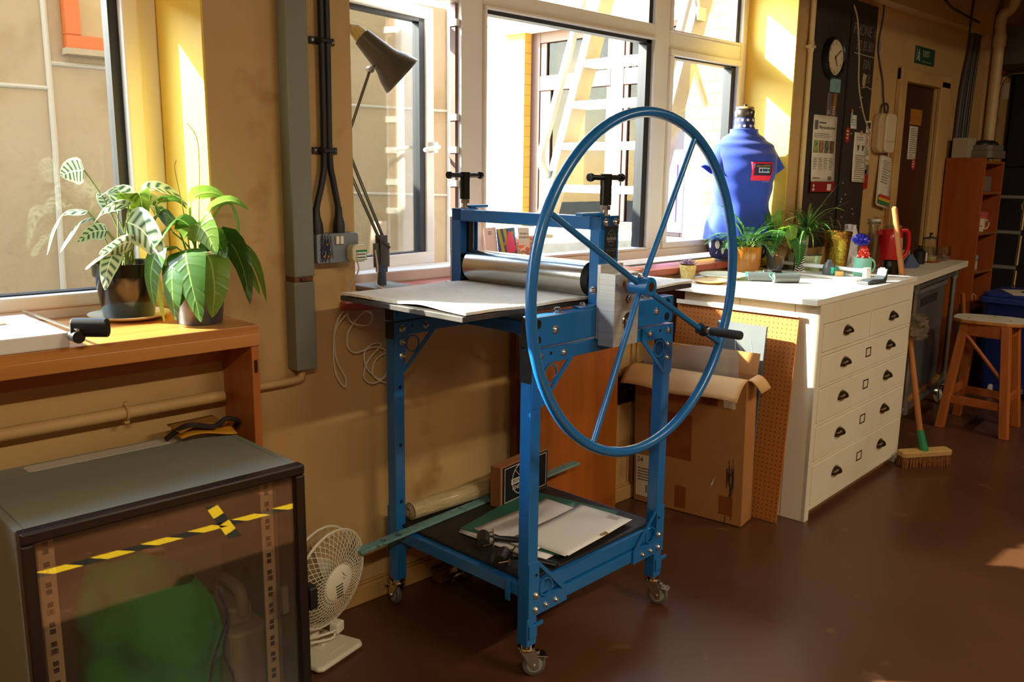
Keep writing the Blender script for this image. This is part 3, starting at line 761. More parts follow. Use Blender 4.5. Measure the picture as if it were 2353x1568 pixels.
# two ink rollers (brayers)
blackr = mat('black_rubber', '#1a1817', .45)
def brayer(name, label, M, L=.075, r=.019, handle=black_plastic, rub=blackr, frame=chrome, group=None, hl=.12):
    o = thing(name, label, 'ink roller', group=group, M=M)
    MB().cyl((-L/2, 0, r), (L/2, 0, r), r, n=32).build('roller', rub, o, smooth=True)
    m = MB()
    for q in (-1, 1): m.tube([(q*(L/2-.004), 0, r), (q*(L/2+.008), 0, r), (q*(L/2+.008), -.028, r+.008)], .0022, n=8)
    m.box(-L/2-.010, L/2+.010, -.0315, -.0285, r-.004, r+.018); m.build('frame', frame, o, smooth=True)
    MB().lathe([(0, 0), (.012, .002), (.008, .02), (.0105, .05), (.0115, .08), (.009, hl-.008), (0, hl)], 18, Matrix.Translation((0, -.03, r+.008)) @ TR(rx=98)).build('handle', handle, o, smooth=True)
    return o
brayer('ink_roller', 'black ink roller lying nearest the papers on the press shelf', PM @ TR((.095, .275, ZS), rz=46), .070)
brayer('ink_roller', 'black ink roller with long shiny handle beside the front press leg', PM @ TR((.050, .150, ZS), rz=33), .066, hl=.14)
# wrapped print roll behind the shelf
rp = mat('wrapped_paper', '#b59e72', .35, c2='#cdb98c', scale=9, stretch=(1, 4, 4), bump=.5, bscale=30, coat=.5)
pr = thing('paper_roll', 'long roll of cream paper in clear film behind the press shelf', 'paper roll', PM @ Vector((.065, .588, .2915)), PZ-2)
MB().cyl((0, 0, .030), (.50, 0, .030), .030, n=28).build('roll', rp, pr, smooth=True)
MB().lathe([(.028, -.004), (.016, -.010), (.008, -.006), (.006, .002)], 20, Matrix.Translation((0, 0, .030)) @ Matrix.Rotation(R(90), 4, 'Y')).build('film_end', mat('clear_film', '#a8916a', .15), pr, smooth=True)
# wrapped timber under the press
wt = thing('timber_offcut', 'offcut of timber in crumpled clear film on the floor by the skirting', 'timber', (1.815, 2.20, 0), 4)
B(0, .26, 0, .045, .001, .042).build('block', wood('old_timber', '#6e4a2a', '#543417'), wt, bevel=.004)
m = MB(); rr = random.Random(8)
m.grid(lambda u, v: Vector((.02+u*.27, -.006+.0*v, 0))+Vector((0, -.02*rr.random()-.03*(1-v), .001+.046*v+.006*rr.random())), 16, 5)
m.build('film', pane('crumpled_film', '#d8cfc0', base=.12, refl=1.5, rough=.12), wt)
# ================================================================ LEFT SIDE: shelf, rack, plants, wall fittings, lamp, fan
oak = wood('oak_veneer', '#c98a45', '#b3702f', 'X', .35, 5, .15)
oakz = wood('oak_upright', '#b5672a', '#9c5420', 'Z', .4, 5, .1)
sh = thing('wall_shelf', 'long oak veneer shelf unit under the left window carrying two pot plants', 'shelf', (0, 0, 0))
MB().box(-1.3, 1.12, 2.11, 2.285, .989, 1.013).box(-1.3, 1.085, 2.28, 2.562, .989, 1.013).build('top_board', oak, sh, bevel=.002)
B(-1.3, 1.12, 2.108, 2.128, .957, .990).build('fascia', oak, sh, bevel=.002)
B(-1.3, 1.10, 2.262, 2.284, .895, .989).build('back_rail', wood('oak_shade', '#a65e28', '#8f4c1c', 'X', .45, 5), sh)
pn = B(1.098, 1.12, 2.115, 2.285, .0, .957).build('side_panel', oakz, sh, bevel=.002)
MB().prism(rrect(.010, .036, .0048), 0, .001, TR((1.109, 2.1152, .90), rx=90)).build('finger_hole', mat('dark_hole', '#2a140a', .9), pn)
hp = thing('heating_pipe', 'painted pipe running along the wall beneath the oak shelf', 'pipe', (0, 0, 0))
MB().tube([(-1.3, 2.245, .80), (1.075, 2.245, .80)], .0165, n=14).build('pipe', wall_m, hp, smooth=True)
MB().tube([(.81, 2.245+.019*cos(a), .80+.019*sin(a)) for a in [2*pi*k/16 for k in range(16)]], .004, n=6, closed=True).box(.804, .816, 2.24, 2.29, .772, .780).cyl((.81, 2.245, .815), (.81, 2.245, .828), .005).build('clamp', wall_m, hp, smooth=True, ang=35)

# plants ---------------------------------------------------------------
soil = mat('potting_soil', '#2a1d12', .95, bump=.8, bscale=120)
def pot(o, rb, rt, h, m, rim=.004, wall=.003, n=48, rimh=.02, soilz=.88, extra=None):
    prof = [(0, 0), (rb*.96, 0), (rb, .003)]
    if rim: prof += [(rb+(rt-rim-rb)*.93, h-rimh), (rt, h-rimh), (rt, h)]
    else: prof += [(rt, h)]
    prof += [(rt-wall, h), (rt-wall-rim, h-rimh), (rb-wall, wall), (0, wall)]
    p = MB().lathe(prof, n).build('pot', m, o, smooth=True, ang=35)
    r = rb+(rt-rb)*soilz-wall*1.6-rim
    MB().lathe([(0, h*soilz), (r*.6, h*soilz+.003), (r, h*soilz-.002)], 28).build('soil', soil, o, smooth=True)
    return p
SZ = 1.0135
sau = MB().lathe([(0, .0), (.07, 0), (.078, .003), (.104, .012), (.107, .0155), (.103, .0155), (.078, .007), (0, .005)], 48).build('saucer', mat('cream_glaze', '#d9cfae', .25, coat=.5), smooth=True, ang=50)
sau.location = (.905, 2.425, SZ); tag(sau, 'round cream saucer under the black plant pot', 'saucer')
cal = thing('potted_calathea', 'striped calathea with drooping leaves in a glossy black plastic pot', 'pot plant', (.905, 2.430, SZ+.0055))
pot(cal, .066, .086, .148, mat('gloss_black_plastic', '#12100f', .16, coat=.4), rim=.004, rimh=.034)
cal_m = leaf_mat('calathea_leaf', '#b9c9a4', '#2c4a3a', '#d9e4c4', .25, .3, n=7)
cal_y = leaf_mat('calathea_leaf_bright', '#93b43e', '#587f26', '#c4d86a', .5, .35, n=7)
stm_m = mat('leaf_stem', '#6f7c3e', .5)
def P(x, y, z): return Vector((x, y, z))
CALP = Vector((.905, 2.430, 1.019))
def frombase(o, leafs, stemm, base, rs=.0022, ws=1.22):
    """leafs: (points [first = where the blade starts ... tip], width, material, side) in world space; a stem runs up from the pot"""
    st_ = MB(base)
    for k, (pts, wd, lm, sd) in enumerate(leafs):
        mb = MB(base); leaf_path(mb, pts, wd*ws, fold=.12, shape=.62, side=sd)
        mb.build('leaf', lm, o, smooth=True, fix=False)
        a = Vector(pts[0]); g = Vector((.022*cos(k*2.4), .022*sin(k*2.4), .12))
        st_.tube([g, (g+a)*.5+Vector((0, 0, .25*(a-g).length*.5)), a], rs, n=6, sub=6)
    st_.build('stem', stemm, o, smooth=True)
VS = Vector((.70, -.71, 0))   # across the line of sight
def V2(u, d, z):              # position relative to a pot: u = sideways, d = towards the viewer, z = up
    return Vector((u*.70-d*.40*1.0, -u*.71-d*.90, z))
L3 = [
 ([V2(-.095, .0, .392), V2(-.125, .02, .388), V2(-.155, .03, .376)], .060, cal_m, V2(.1, .1, 1)),
 ([V2(-.09, .03, .285), V2(-.15, .05, .280), V2(-.185, .06, .235), V2(-.205, .065, .17)], .052, cal_m, V2(.5, .9, .4)),
 ([V2(-.075, .05, .270), V2(-.115, .07, .255), V2(-.145, .09, .215), V2(-.165, .10, .18)], .055, cal_m, V2(.6, .8, .4)),
 ([V2(-.04, .04, .235), V2(-.08, .06, .232), V2(-.12, .08, .205)], .050, cal_m, V2(.3, .6, 1)),
 ([V2(-.01, -.02, .30), V2(.0, .0, .335), V2(-.02, .04, .345), V2(-.06, .06, .32)], .060, cal_m, V2(.8, .3, .5)),
 ([V2(.02, .0, .29), V2(.035, .03, .33), V2(.055, .05, .325), V2(.06, .06, .235)], .062, cal_y, V2(1, .0, .2)),
 ([V2(.055, -.03, .31), V2(.08, -.02, .345), V2(.13, -.01, .34), V2(.18, .0, .30)], .05, cal_m, V2(.3, .9, .5)),
 ([V2(.01, .05, .26), V2(.05, .09, .245), V2(.085, .11, .20), V2(.11, .12, .135)], .085, cal_m, V2(.7, .5, .5)),
 ([V2(-.03, .06, .19), V2(-.05, .10, .18), V2(-.085, .12, .155), V2(-.10, .125, .14)], .072, cal_m, V2(.5, .9, .3)),
 ([V2(-.02, .07, .185), V2(-.03, .10, .17), V2(-.045, .115, .13), V2(-.052, .118, .085)], .05, cal_m, V2(1, .1, .1)),
 ([V2(.03, .06, .21), V2(.0, .09, .205), V2(-.03, .11, .19), V2(-.06, .12, .18)], .055, cal_m, V2(.2, .7, 1)),
 ([V2(.02, .02, .30), V2(-.01, .05, .305), V2(-.05, .07, .285), V2(-.075, .08, .25)], .06, cal_m, V2(.4, .9, .6)),
 ([V2(.05, -.02, .27), V2(.075, -.02, .30), V2(.10, -.01, .285), V2(.125, .0, .24)], .06, cal_m, V2(.6, .6, .5)),
 ([V2(-.02, -.03, .28), V2(-.045, -.02, .31), V2(-.06, .0, .335)], .05, cal_m, V2(.7, .5, .2)),
 ([V2(.07, .055, .16), V2(.085, .08, .10), V2(.092, .088, .04), V2(.098, .09, .0)], .022, leaf_mat('calathea_leaf_old', '#8fa03c', None, '#b8c060', .4, .4), V2(.8, .5, 0)),
 ([V2(.03, .03, .22), V2(.04, .06, .225), V2(.05, .08, .20)], .05, cal_m, V2(.9, .3, .4)),
]
frombase(cal, L3, stm_m, None)
lil = thing('potted_peace_lily', 'green peace lily drooping over a round grey metal pot', 'pot plant', (1.020, 2.242, SZ))
pot(lil, .058, .070, .140, mat('grey_zinc_pot', '#6c7076', .35, .5, c2='#5d6168', scale=5), rim=0, rimh=.01)
lil_m = leaf_mat('lily_leaf', '#456f2a', None, '#8fb860', .3, .3, n=9)
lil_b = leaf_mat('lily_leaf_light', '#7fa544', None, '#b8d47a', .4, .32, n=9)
L4 = [
 ([V2(-.02, .03, .20), V2(-.03, .08, .19), V2(-.02, .11, .12), V2(.0, .12, .02)], .090, lil_m, V2(1, .2, .2)),
 ([V2(.02, .03, .19), V2(.035, .08, .17), V2(.04, .10, .10), V2(.03, .105, .03)], .075, lil_b, V2(1, -.2, .2)),
 ([V2(-.05, .02, .20), V2(-.10, .05, .20), V2(-.125, .065, .13), V2(-.12, .07, .05)], .070, lil_m, V2(.8, .6, .2)),
 ([V2(-.04, .03, .19), V2(-.065, .08, .16), V2(-.07, .10, .08), V2(-.065, .10, .02)], .06, lil_m, V2(.9, .4, .1)),
 ([V2(.05, .0, .215), V2(.09, .02, .215), V2(.12, .03, .15), V2(.135, .03, .055)], .072, lil_m, V2(.8, .6, .1)),
 ([V2(.06, -.01, .20), V2(.11, .0, .205), V2(.155, .01, .16), V2(.18, .01, .06)], .05, lil_b, V2(.6, .8, .1)),
 ([V2(.05, -.02, .19), V2(.10, -.02, .185), V2(.14, -.01, .13), V2(.165, -.01, .075)], .045, lil_b, V2(.7, .7, .1)),
 ([V2(-.01, -.02, .27), V2(.0, -.02, .33), V2(.05, -.02, .345), V2(.09, -.02, .325)], .042, lil_b, V2(.2, .6, .8)),
 ([V2(.03, -.01, .26), V2(.05, .0, .305), V2(.10, .0, .325), V2(.145, .0, .30)], .042, lil_b, V2(.2, .8, .6)),
 ([V2(.085, -.02, .325), V2(.105, -.02, .30), V2(.115, -.02, .25), V2(.11, -.02, .215)], .016, lil_b, V2(.5, .8, 0)),
 ([V2(-.02, .02, .24), V2(.0, .06, .265), V2(.03, .08, .24), V2(.05, .09, .19)], .075, lil_b, V2(.9, .2, .4)),
 ([V2(.0, .0, .24), V2(-.04, .03, .275), V2(-.08, .05, .25), V2(-.115, .06, .20)], .070, lil_m, V2(.6, .6, .5)),
 ([V2(-.05, -.02, .26), V2(-.08, -.02, .29), V2(-.11, -.01, .275), V2(-.135, .0, .22)], .05, lil_m, V2(.5, .8, .3)),
 ([V2(-.06, -.01, .24), V2(-.10, -.02, .31), V2(-.05, -.03, .325), V2(-.02, -.04, .30)], .03, lil_m, V2(.2, .8, .6)),
 ([V2(.02, .03, .22), V2(.05, .06, .225), V2(.075, .08, .18)], .06, lil_m, V2(.8, .3, .4)),
 ([V2(-.02, .05, .16), V2(-.04, .09, .12), V2(-.06, .10, .05)], .05, lil_m, V2(1, .2, 0)),
]
frombase(lil, L4, mat('lily_stem', '#6f9a34', .4), None, .0025)
m = MB()
m.tube([V2(-.01, 0, .12), V2(-.03, -.02, .30), V2(-.045, -.03, .40), V2(-.04, -.03, .425)], .0014, n=5, sub=5)
m.tube([V2(.0, 0, .12), V2(.015, -.03, .32), V2(.02, -.03, .47), V2(-.005, -.03, .52)], .0012, n=5, sub=5)
m.build('flower_stalk', mat('dry_stalk', '#a8984e', .6), lil, smooth=True)

# paper trimmer on the shelf
gt = thing('paper_guillotine', 'white desktop paper trimmer with a black lever handle on the shelf', 'paper trimmer', (0, 0, SZ))
B(-.05, .648, 2.105, 2.44, 0, .036).build('base', mat('white_laminate', '#f1eee6', .4), gt, bevel=.004)
B(.10, .57, 2.30, 2.325, .036, .046).build('fence', mat('pale_plastic', '#d9d6cc', .4), gt, bevel=.002)
MB().tube([(.652, 2.46, .040), (.652, 2.06, .046)], .0035).build('blade', steel, gt, smooth=True)
hm = MB()
Mh = Matrix.Translation((.672, 2.075, .048)) @ Matrix.Rotation(R(-42), 4, 'Z') @ Matrix.Rotation(R(90), 4, 'Y')
hm.prism(rrect(.044, .030, .0145), -.028, .052, Mh); hm.build('handle', black_plastic, gt, bevel=.003, smooth=True, ang=30)
MB().prism(rrect(.036, .022, .0108), .052, .0526, Mh).build('handle_end', mat('dark_hollow', '#050505', .9), gt)
MB().cyl((.655, 2.10, .028), (.655, 2.066, .028), .014, n=20).build('pivot', black_plastic, gt, smooth=True)

# rack cabinet -----------------------------------------------------------
rk = thing('rack_cabinet', 'grey-green rack cabinet with a dark framed glass door on the floor', 'cabinet', (0, 0, 0))
rkm = mat('rack_enamel', '#8d9184', .45, c2='#838778', scale=2, c3='#6a6252', scale3=6, thr3=(.68, .76))
X0, X1, Y0, Y1, ZT = .431, 1.058, 1.835, 2.245, .715
c = MB(); c.box(X0, X0+.018, Y0, Y1, .0, ZT).box(X1-.018, X1, Y0, Y1, .0, ZT).box(X0+.018, X1-.018, Y0, Y1, ZT-.016, ZT).box(X0+.018, X1-.018, Y0, Y1, 0, .02).box(X0+.018, X1-.018, Y1-.012, Y1, .02, ZT-.016)
c.build('shell', rkm, rk, bevel=.003)
MB().prism(rrect(.36, .048, .012), 0, .0012, TR((.735, 2.205, ZT))).build('blanking_plate', mat('pale_blanking', '#c9c4b4', .4), rk, bevel=.0006)
B(X0+.02, X1-.02, 2.165, 2.167, ZT, ZT+.0008).build('crease', mat('seam_line', '#6f7264', .5), rk)
dk = mat('door_frame_dark', '#2b1f1c', .32, .3)
d = MB(); t = .026
d.box(X0, X1, 1.795, 1.828, ZT-.022, ZT+.004).box(X0, X1, 1.795, 1.828, .005, .005+t).box(X0, X0+t, 1.795, 1.828, .005+t, ZT-.022).box(X1-t, X1, 1.795, 1.828, .005+t, ZT-.022)
dd = d.build('door', dk, rk, bevel=.005)
B(X0+t-.004, X1-t+.004, 1.806, 1.809, .03, ZT-.02).build('glass', pane('smoked_glass', '#efe7dc', base=.07, refl=1.7), dd)
MB().prism(rrect(.035, .062, .008), 0, .022, TR((X1+.004, 1.815, .36), rx=90, rz=90)).cyl((X1, 1.815, .36), (X1+.012, 1.815, .36), .012).build('lock_knob', black_plastic, dd, bevel=.003)
MB().box(X1-t-.03, X1-t-.012, 1.828, 1.842, .33, .40).build('latch', mat('rack_grey', '#8a857a', .5), dd, bevel=.002)
rail_m = mat('rack_rail', '#cfc4ac', .45)
for x in (X0+.045, X1-.085):
    r_ = MB().box(x, x+.032, 1.862, 1.866, .02, ZT-.016).box(x if x < .7 else x+.029, x+.003 if x < .7 else x+.032, 1.866, 1.90, .02, ZT-.016)
    rl_ = r_.build('rail', rail_m, rk)
    m = MB()
    for k in range(14):
        zc = .655-k*.0445
        m.box(x+.010, x+.021, 1.8605, 1.862, zc, zc+.0105).box(x+.010, x+.021, 1.8605, 1.862, zc-.0155, zc-.005)
    m.build('square_hole', mat('hole_dark', '#2c2620', .9), rl_)
    m = MB()
    for k in (1, 3, 5, 7, 10, 12):
        zc = .655-k*.0445-.010
        m.box(x+.009, x+.022, 1.8585, 1.8604, zc-.006, zc-.003).box(x+.009, x+.012, 1.8585, 1.8604, zc-.003, zc+.006).box(x+.019, x+.022, 1.8585, 1.8604, zc-.003, zc+.006)
    m.build('cage_nut', chrome, rl_)
B(X1-.048, X1-.022, 1.90, 1.915, .02, ZT-.016).build('inner_post', mat('rack_post', '#a79c84', .5), rk)
# green cloth bag inside
gb = MB(); rr = random.Random(4)
def bag(u, v):
    a = 2*pi*u; z = .012+.44*v; r = .165*(1-.12*v-.75*max(0, v-.72)**1.2)
    r *= 1+.05*sin(5*a+6*v)+.035*sin(9*a-8*v)+.03*sin(17*v+2*a)
    x = .735+.05*v+r*cos(a)*1.08; y = 2.035+r*sin(a)*.85
    return Vector((x-.035*max(0, v-.6)*3, y, z*(1-.10*max(0, v-.75)*sin(a*2+1)) + (.03*cos(a-2.6) if v > .5 else 0)))
gb.grid(bag, 56, 30)
gb = gb.build('cloth_bag', mat('green_cloth', '#1cb860', .85, c2='#16a553', scale=4, bump=.25, bscale=14), smooth=True)
tag(gb, 'crumpled green cloth bag behind the glass rack door', 'bag')
cd = MB().tube([(.885, 1.93, .40), (.895, 1.905, .33), (.875, 1.895, .25), (.895, 1.893, .17), (.885, 1.892, .10), (.90, 1.892, .05)], .0035, n=6, sub=6).tube([(.90, 1.915, .33), (.845, 1.90, .22), (.835, 1.895, .12), (.88, 1.892, .06)], .003, n=6, sub=6)
cd.build('drawcord', mat('blue_cord', '#2b3f8a', .7), gb, smooth=True)
jg = thing('plastic_jerrycan', 'translucent white plastic container beside the green bag in the rack', 'container', (.965, 2.03, .021))
jm = mat('translucent_plastic', '#d9d2c2', .4, transl=.4)
MB().prism(rrect(.115, .20, .03), 0, .24).prism(rrect(.07, .12, .02), .24, .29).build('body', jm, jg, bevel=.008)
MB().tube([(0, -.06, .27), (0, -.05, .33), (0, .05, .33), (0, .07, .27)], .016, n=10, sub=4).build('handle', jm, jg, smooth=True)
# things stuffed between the rack and the shelf
ym = mat('yellow_card', '#c98a14', .7)
ye = MB(TR((.985, 2.178, ZT+.001), rz=-3)).grid(lambda u, v: Vector(((u-.5)*.15, (v-.5)*.075, .012+.010*sin(u*4+.5)*(1-v)+.012*v)), 10, 5).build('envelope', ym, solid=.002, smooth=True)
tag(ye, 'lower yellow padded envelope on top of the rack cabinet', 'envelope')
ye = MB(TR((.97, 2.19, ZT+.02), rz=4)).grid(lambda u, v: Vector(((u-.5)*.13, (v-.5)*.07, .010+.012*sin(u*3.5)*(1-v)+.010*v)), 10, 5).build('envelope', mat('tan_card', '#9a6a26', .7), solid=.002, smooth=True)
tag(ye, 'upper tan padded envelope wedged above the yellow one', 'envelope')
stp = MB().tube([(.89, 2.20, ZT+.008), (.93, 2.16, ZT+.045), (1.0, 2.15, ZT+.032), (1.03, 2.14, ZT+.05), (1.075, 2.16, ZT+.03), (1.08, 2.19, ZT+.012)], .007, n=8, sub=5).build('strap', mat('dark_strap', '#261a1a', .6), smooth=True)
tag(stp, 'dark webbing strap coiled over the yellow envelopes', 'strap')

# fan ------------------------------------------------------------------
fn = thing('desk_fan', 'cream desk fan with a round wire guard standing on the floor by the rack', 'fan', (1.275, 2.128, 0), 16)
cr = mat('fan_cream', '#d8cfb4', .4)
MB().prism([(-.095, -.112), (.072, -.116), (.086, -.098), (.072, .06), (.05, .085), (-.08, .085), (-.10, .06), (-.108, -.098)], .004, .022).build('base', cr, fn, bevel=.009, seg=3)
MB().box(-.035, .035, -.08, -.01, .022, .0235).box(-.012, .012, -.03, -.012, .0235, .034).build('switch', cr, fn, bevel=.001)
MB().tube([(0, .025, .02), (0, .025, .08), (0, .025, .20)], [.028, .022, .02], n=16).build('stem', cr, fn, smooth=True)
HM = TR((.006, -.052, .238), rx=90+6)     # fan axis along -Y, tipped a little up
MB().lathe([(0, -.105), (.03, -.10), (.05, -.07), (.052, -.03), (0, -.03)], 28, HM).build('motor_housing', cr, fn, smooth=True, ang=50)
FR = .150
g = MB()
for dzz, rr_ in ((.0, FR), (-.045, FR*.97)): g.tube([HM @ Vector((rr_*cos(2*pi*k/56), rr_*sin(2*pi*k/56), dzz)) for k in range(56)], .0042, n=6, closed=True)
g.build('guard_rim', cr, fn, smooth=True)
g = MB(); nw = 44
def gp(a, t):      # dome of the guard
    r = .055+(FR-.055)*t; z = .034*(1-t**2.6)+.0
    return HM @ Vector((r*cos(a), r*sin(a), z))
for k in range(nw):
    for sgn in (-1, 1):
        a0 = 2*pi*k/nw
        g.tube([gp(a0+sgn*t*.62, t) for t in (0, .2, .4, .6, .8, 1)], .0011, n=4, caps=False)
g.build('guard', cr, fn, smooth=True)
g = MB()
for k in range(28):
    a0 = 2*pi*k/28
    g.tube([HM @ Vector((r*cos(a0), r*sin(a0), z)) for r, z in ((.05, -.075), (.11, -.068), (.14, -.05), (FR*.97, -.045))], .0011, n=4, caps=False)
g.build('rear_guard', cr, fn, smooth=True)
bd_ = MB().lathe([(0, .041), (.045, .040), (.054, .036), (.056, .03), (0, .03)], 40, HM).build('badge', mat('fan_badge', '#e2d9bd', .35), fn, smooth=True, ang=40)
g = MB()
for k in range(5): g.box(-.018+k*.002, .012+k*.001, -.006-k*.0095, -.0025-k*.0095, .0405, .0418, HM)
for k in range(4): g.tube([HM @ Vector((.012+.006*sin(k*1.7)+q*.004, .012+k*.006+.004*cos(q*2), .0412)) for q in range(3)], .0006, n=4)
g.build('badge_marks', mat('badge_dark', '#3a2f26', .7), bd_)
for k in range(3):
    b_ = MB(HM @ Matrix.Rotation(R(120*k+20), 4, 'Z'))
    b_.grid(lambda u, v: Vector((.03+.105*u, (v-.5)*(.03+.085*u), -.012+.022*(v-.5)*1.2)), 8, 6); b_.build('blade', mat('fan_blade', '#a08a66', .3, transl=.3), fn, smooth=True, solid=.001)
g = MB().tube([(-.05, -.02, .05), (.02, -.05, .045), (.04, -.01, .075), (-.02, .02, .055), (-.06, .0, .06), (.01, -.05, .065), (.05, -.03, .055)], .0038, n=6, sub=5)
g.build('cable', mat('fan_cable', '#d6ccb2', .5), fn, smooth=True)
MB().box(.02, .058, -.062, -.03, .048, .082, TR((0, 0, 0), rx=0, rz=8)).build('plug', mat('fan_plug', '#ddd4bc', .4), fn, bevel=.006)

# wall fittings on the pier -----------------------------------------------
du = thing('cable_duct', 'tall grey-green metal cable duct fixed on the cream wall', 'cable duct', (0, 0, 0))
dm = mat('duct_paint', '#7d7d6c', .5, c2='#74756a', scale=1.5)
B(1.305, 1.373, 2.235, W, 1.112, 2.895).build('upper_length', dm, du, bevel=.004)
B(1.303, 1.371, 2.235, W, .835, 1.098).build('lower_length', dm, du, bevel=.004)
MB().box(1.307, 1.368, 2.239, W, 1.097, 1.113).cyl((1.325, 2.233, 1.105), (1.36, 2.233, 1.104), .005).build('joint', mat('rusty_joint', '#7a4a28', .8, c2='#4a2c1a', scale=60), du)
ep = MB().tube([(1.338, 2.268, .838), (1.335, 2.268, .812), (1.315, 2.268, .802), (1.20, 2.268, .80), (1.125, 2.268, .80)], .0115, n=12, sub=5).build('conduit', wall_m, smooth=True)
tag(ep, 'thin painted conduit bending left from the foot of the grey duct', 'conduit')
cb = mat('black_cable', '#1d1a18', .5)
for xt, xb, nm in ((1.440, 1.404, 'left'), (1.459, 1.482, 'right')):
    o = thing('power_cable', f'black armoured cable running down to the {nm} end of the grey socket box', 'cable', (0, 0, 0), group=None)
    MB().tube([(xt, 2.272, 2.895), (xt, 2.272, 1.8), (xt-.002, 2.272, 1.47), (xt+(xb-xt)*.35, 2.271, 1.385), (xb, 2.270, 1.30), (xb, 2.270, 1.24)], .0095, n=10, sub=6).build('cable', cb, o, smooth=True)
    MB().tube([(xb, 2.270, 1.310), (xb, 2.270, 1.285), (xb, 2.269, 1.262), (xb, 2.269, 1.232)], [.0105, .012, .018, .0195], n=14).build('boot', cb, o, smooth=True)
for z, lab in ((1.785, 'upper black cable clip on the pier, level with the lamp head'), (1.475, 'lower black cable clip on the pier above the socket box')):
    o = thing('cable_clip', lab, 'cable clip', (1.449, 2.29, z))
    MB().box(-.042, .042, -.008, 0, -.010, .010).tube([(-.022, -.008, 0), (-.018, -.030, 0), (.018, -.030, 0), (.022, -.008, 0)], .007, n=6).build('saddle', cb, o, bevel=.002)
    m = MB()
    for q in (-.033, .033): m.cyl((q, -.008, 0), (q, -.0105, 0), .0045, n=12)
    m.build('screw', zinc, o, smooth=True)
so = thing('socket_box', 'grey metal socket box with scribbles and two white switches on the pier', 'socket', (1.459, 2.29, 1.190))
SMt = TR((0, -.0, 0), rx=90)
MB().prism(rrect(.147, .088, .010), 0, .048, SMt).build('box', mat('socket_grey', '#7f848b', .45, .3), so, bevel=.003)
for q in (-.005, .010): MB().box(q-.0055, q+.0055, -.056, -.048, .012, .036).build('switch', mat('switch_white', '#eae2d0', .35), so, bevel=.0015)
m = MB()
for (x, z, w_, h_) in ((-.040, .004, .005, .010), (-.049, -.024, .010, .005), (-.030, -.024, .010, .005), (-.062, -.003, .003, .003)): m.box(x-w_/2, x+w_/2, -.0495, -.048, z-h_/2, z+h_/2)
m.build('socket_slot', black_plastic, so)
m = MB()
for (x, z) in ((-.050, -.023), (-.036, -.023), (-.026, -.022), (-.040, .012)): m.cyl((x, -.048, z), (x, -.0515, z), .004, n=10)
m.build('terminal', brass, so, smooth=True)
m = MB(); rr = random.Random(12); pts = []
for k in range(34): pts.append((-.040+rr.uniform(-.022, .022), -.0492, .002+(.034 if k % 2 else -.038)+rr.uniform(-.012, .012)))
m.tube(pts, .0006, n=4, sub=3); m.build('scribble', mat('pen_ink', '#2b2742', .7), so)
pg = thing('mains_plug', 'cream mains plug with a green test sticker in the socket box', 'plug', (1.512, 2.242, 1.174))
MB().prism([(-.020, -.026), (.018, -.026), (.026, -.016), (.026, .016), (.018, .026), (-.018, .026), (-.026, .014), (-.026, -.014)], 0, .036, SMt).build('body', mat('plug_cream', '#ddd0ad', .4, c2='#8a5a26', scale=30, thr=(.68, .74)), pg, bevel=.005)
st_ = MB().box(-.014, .024, -.0368, -.036, -.020, .010).build('sticker', mat('sticker_white', '#e9e6dc', .6), pg)
m = MB().box(-.014, .024, -.0374, -.0368, .004, .010).box(-.014, .024, -.0374, -.0368, -.020, -.0185).box(-.014, -.0128, -.0374, -.0368, -.02, .01).box(.0228, .024, -.0374, -.0368, -.02, .01)
m.build('sticker_band', mat('sticker_green', '#138a4a', .6), st_)
m = MB(); FMs = TR((.005, -.0369, -.008), rx=90); text_bars(m, -.016, .016, -.009, .010, 2, FMs, h=.35, seed=6); m.build('sticker_marks', ink, st_)
flex = mat('white_flex', '#d9cfb6', .5)
m = MB().tube([(1.513, 2.225, 1.150), (1.518, 2.225, 1.12), (1.508, 2.262, 1.06), (1.505, 2.272, .99), (1.515, 2.262, .955), (1.56, 2.24, .945), (1.575, 2.24, .975), (1.55, 2.25, .985), (1.51, 2.27, .93), (1.505, 2.275, .88), (1.53, 2.275, .855), (1.565, 2.27, .86),
     (1.60, 2.272, .875), (1.63, 2.272, .868), (1.58, 2.275, .82), (1.565, 2.275, .77), (1.60, 2.272, .745), (1.65, 2.272, .77), (1.66, 2.272, .83), (1.62, 2.272, .862), (1.57, 2.274, .855), (1.575, 2.274, .80), (1.63, 2.272, .755), (1.685, 2.272, .79), (1.67, 2.272, .84), (1.61, 2.274, .82),
     (1.60, 2.273, .77), (1.66, 2.272, .735), (1.70, 2.272, .74), (1.665, 2.273, .69)], .0026, n=6, sub=6)
m.tube([(1.505, 2.275, 1.0), (1.47, 2.276, .96), (1.455, 2.276, .88), (1.46, 2.276, .80), (1.49, 2.275, .75), (1.495, 2.275, .78), (1.465, 2.276, .84), (1.462, 2.276, .93), (1.50, 2.27, .98)], .0026, n=6, sub=6)
m.tube([(1.68, 2.25, .86), (1.69, 2.23, .93), (1.66, 2.235, .99), (1.655, 2.25, 1.04), (1.68, 2.36, 1.05), (1.70, 2.38, 1.10), (1.705, 2.40, 1.16)], .0026, n=6, sub=6)
tag(m.build('lamp_flex', flex, smooth=True), 'tangle of white flex hanging on the wall from the mains plug', 'flex')

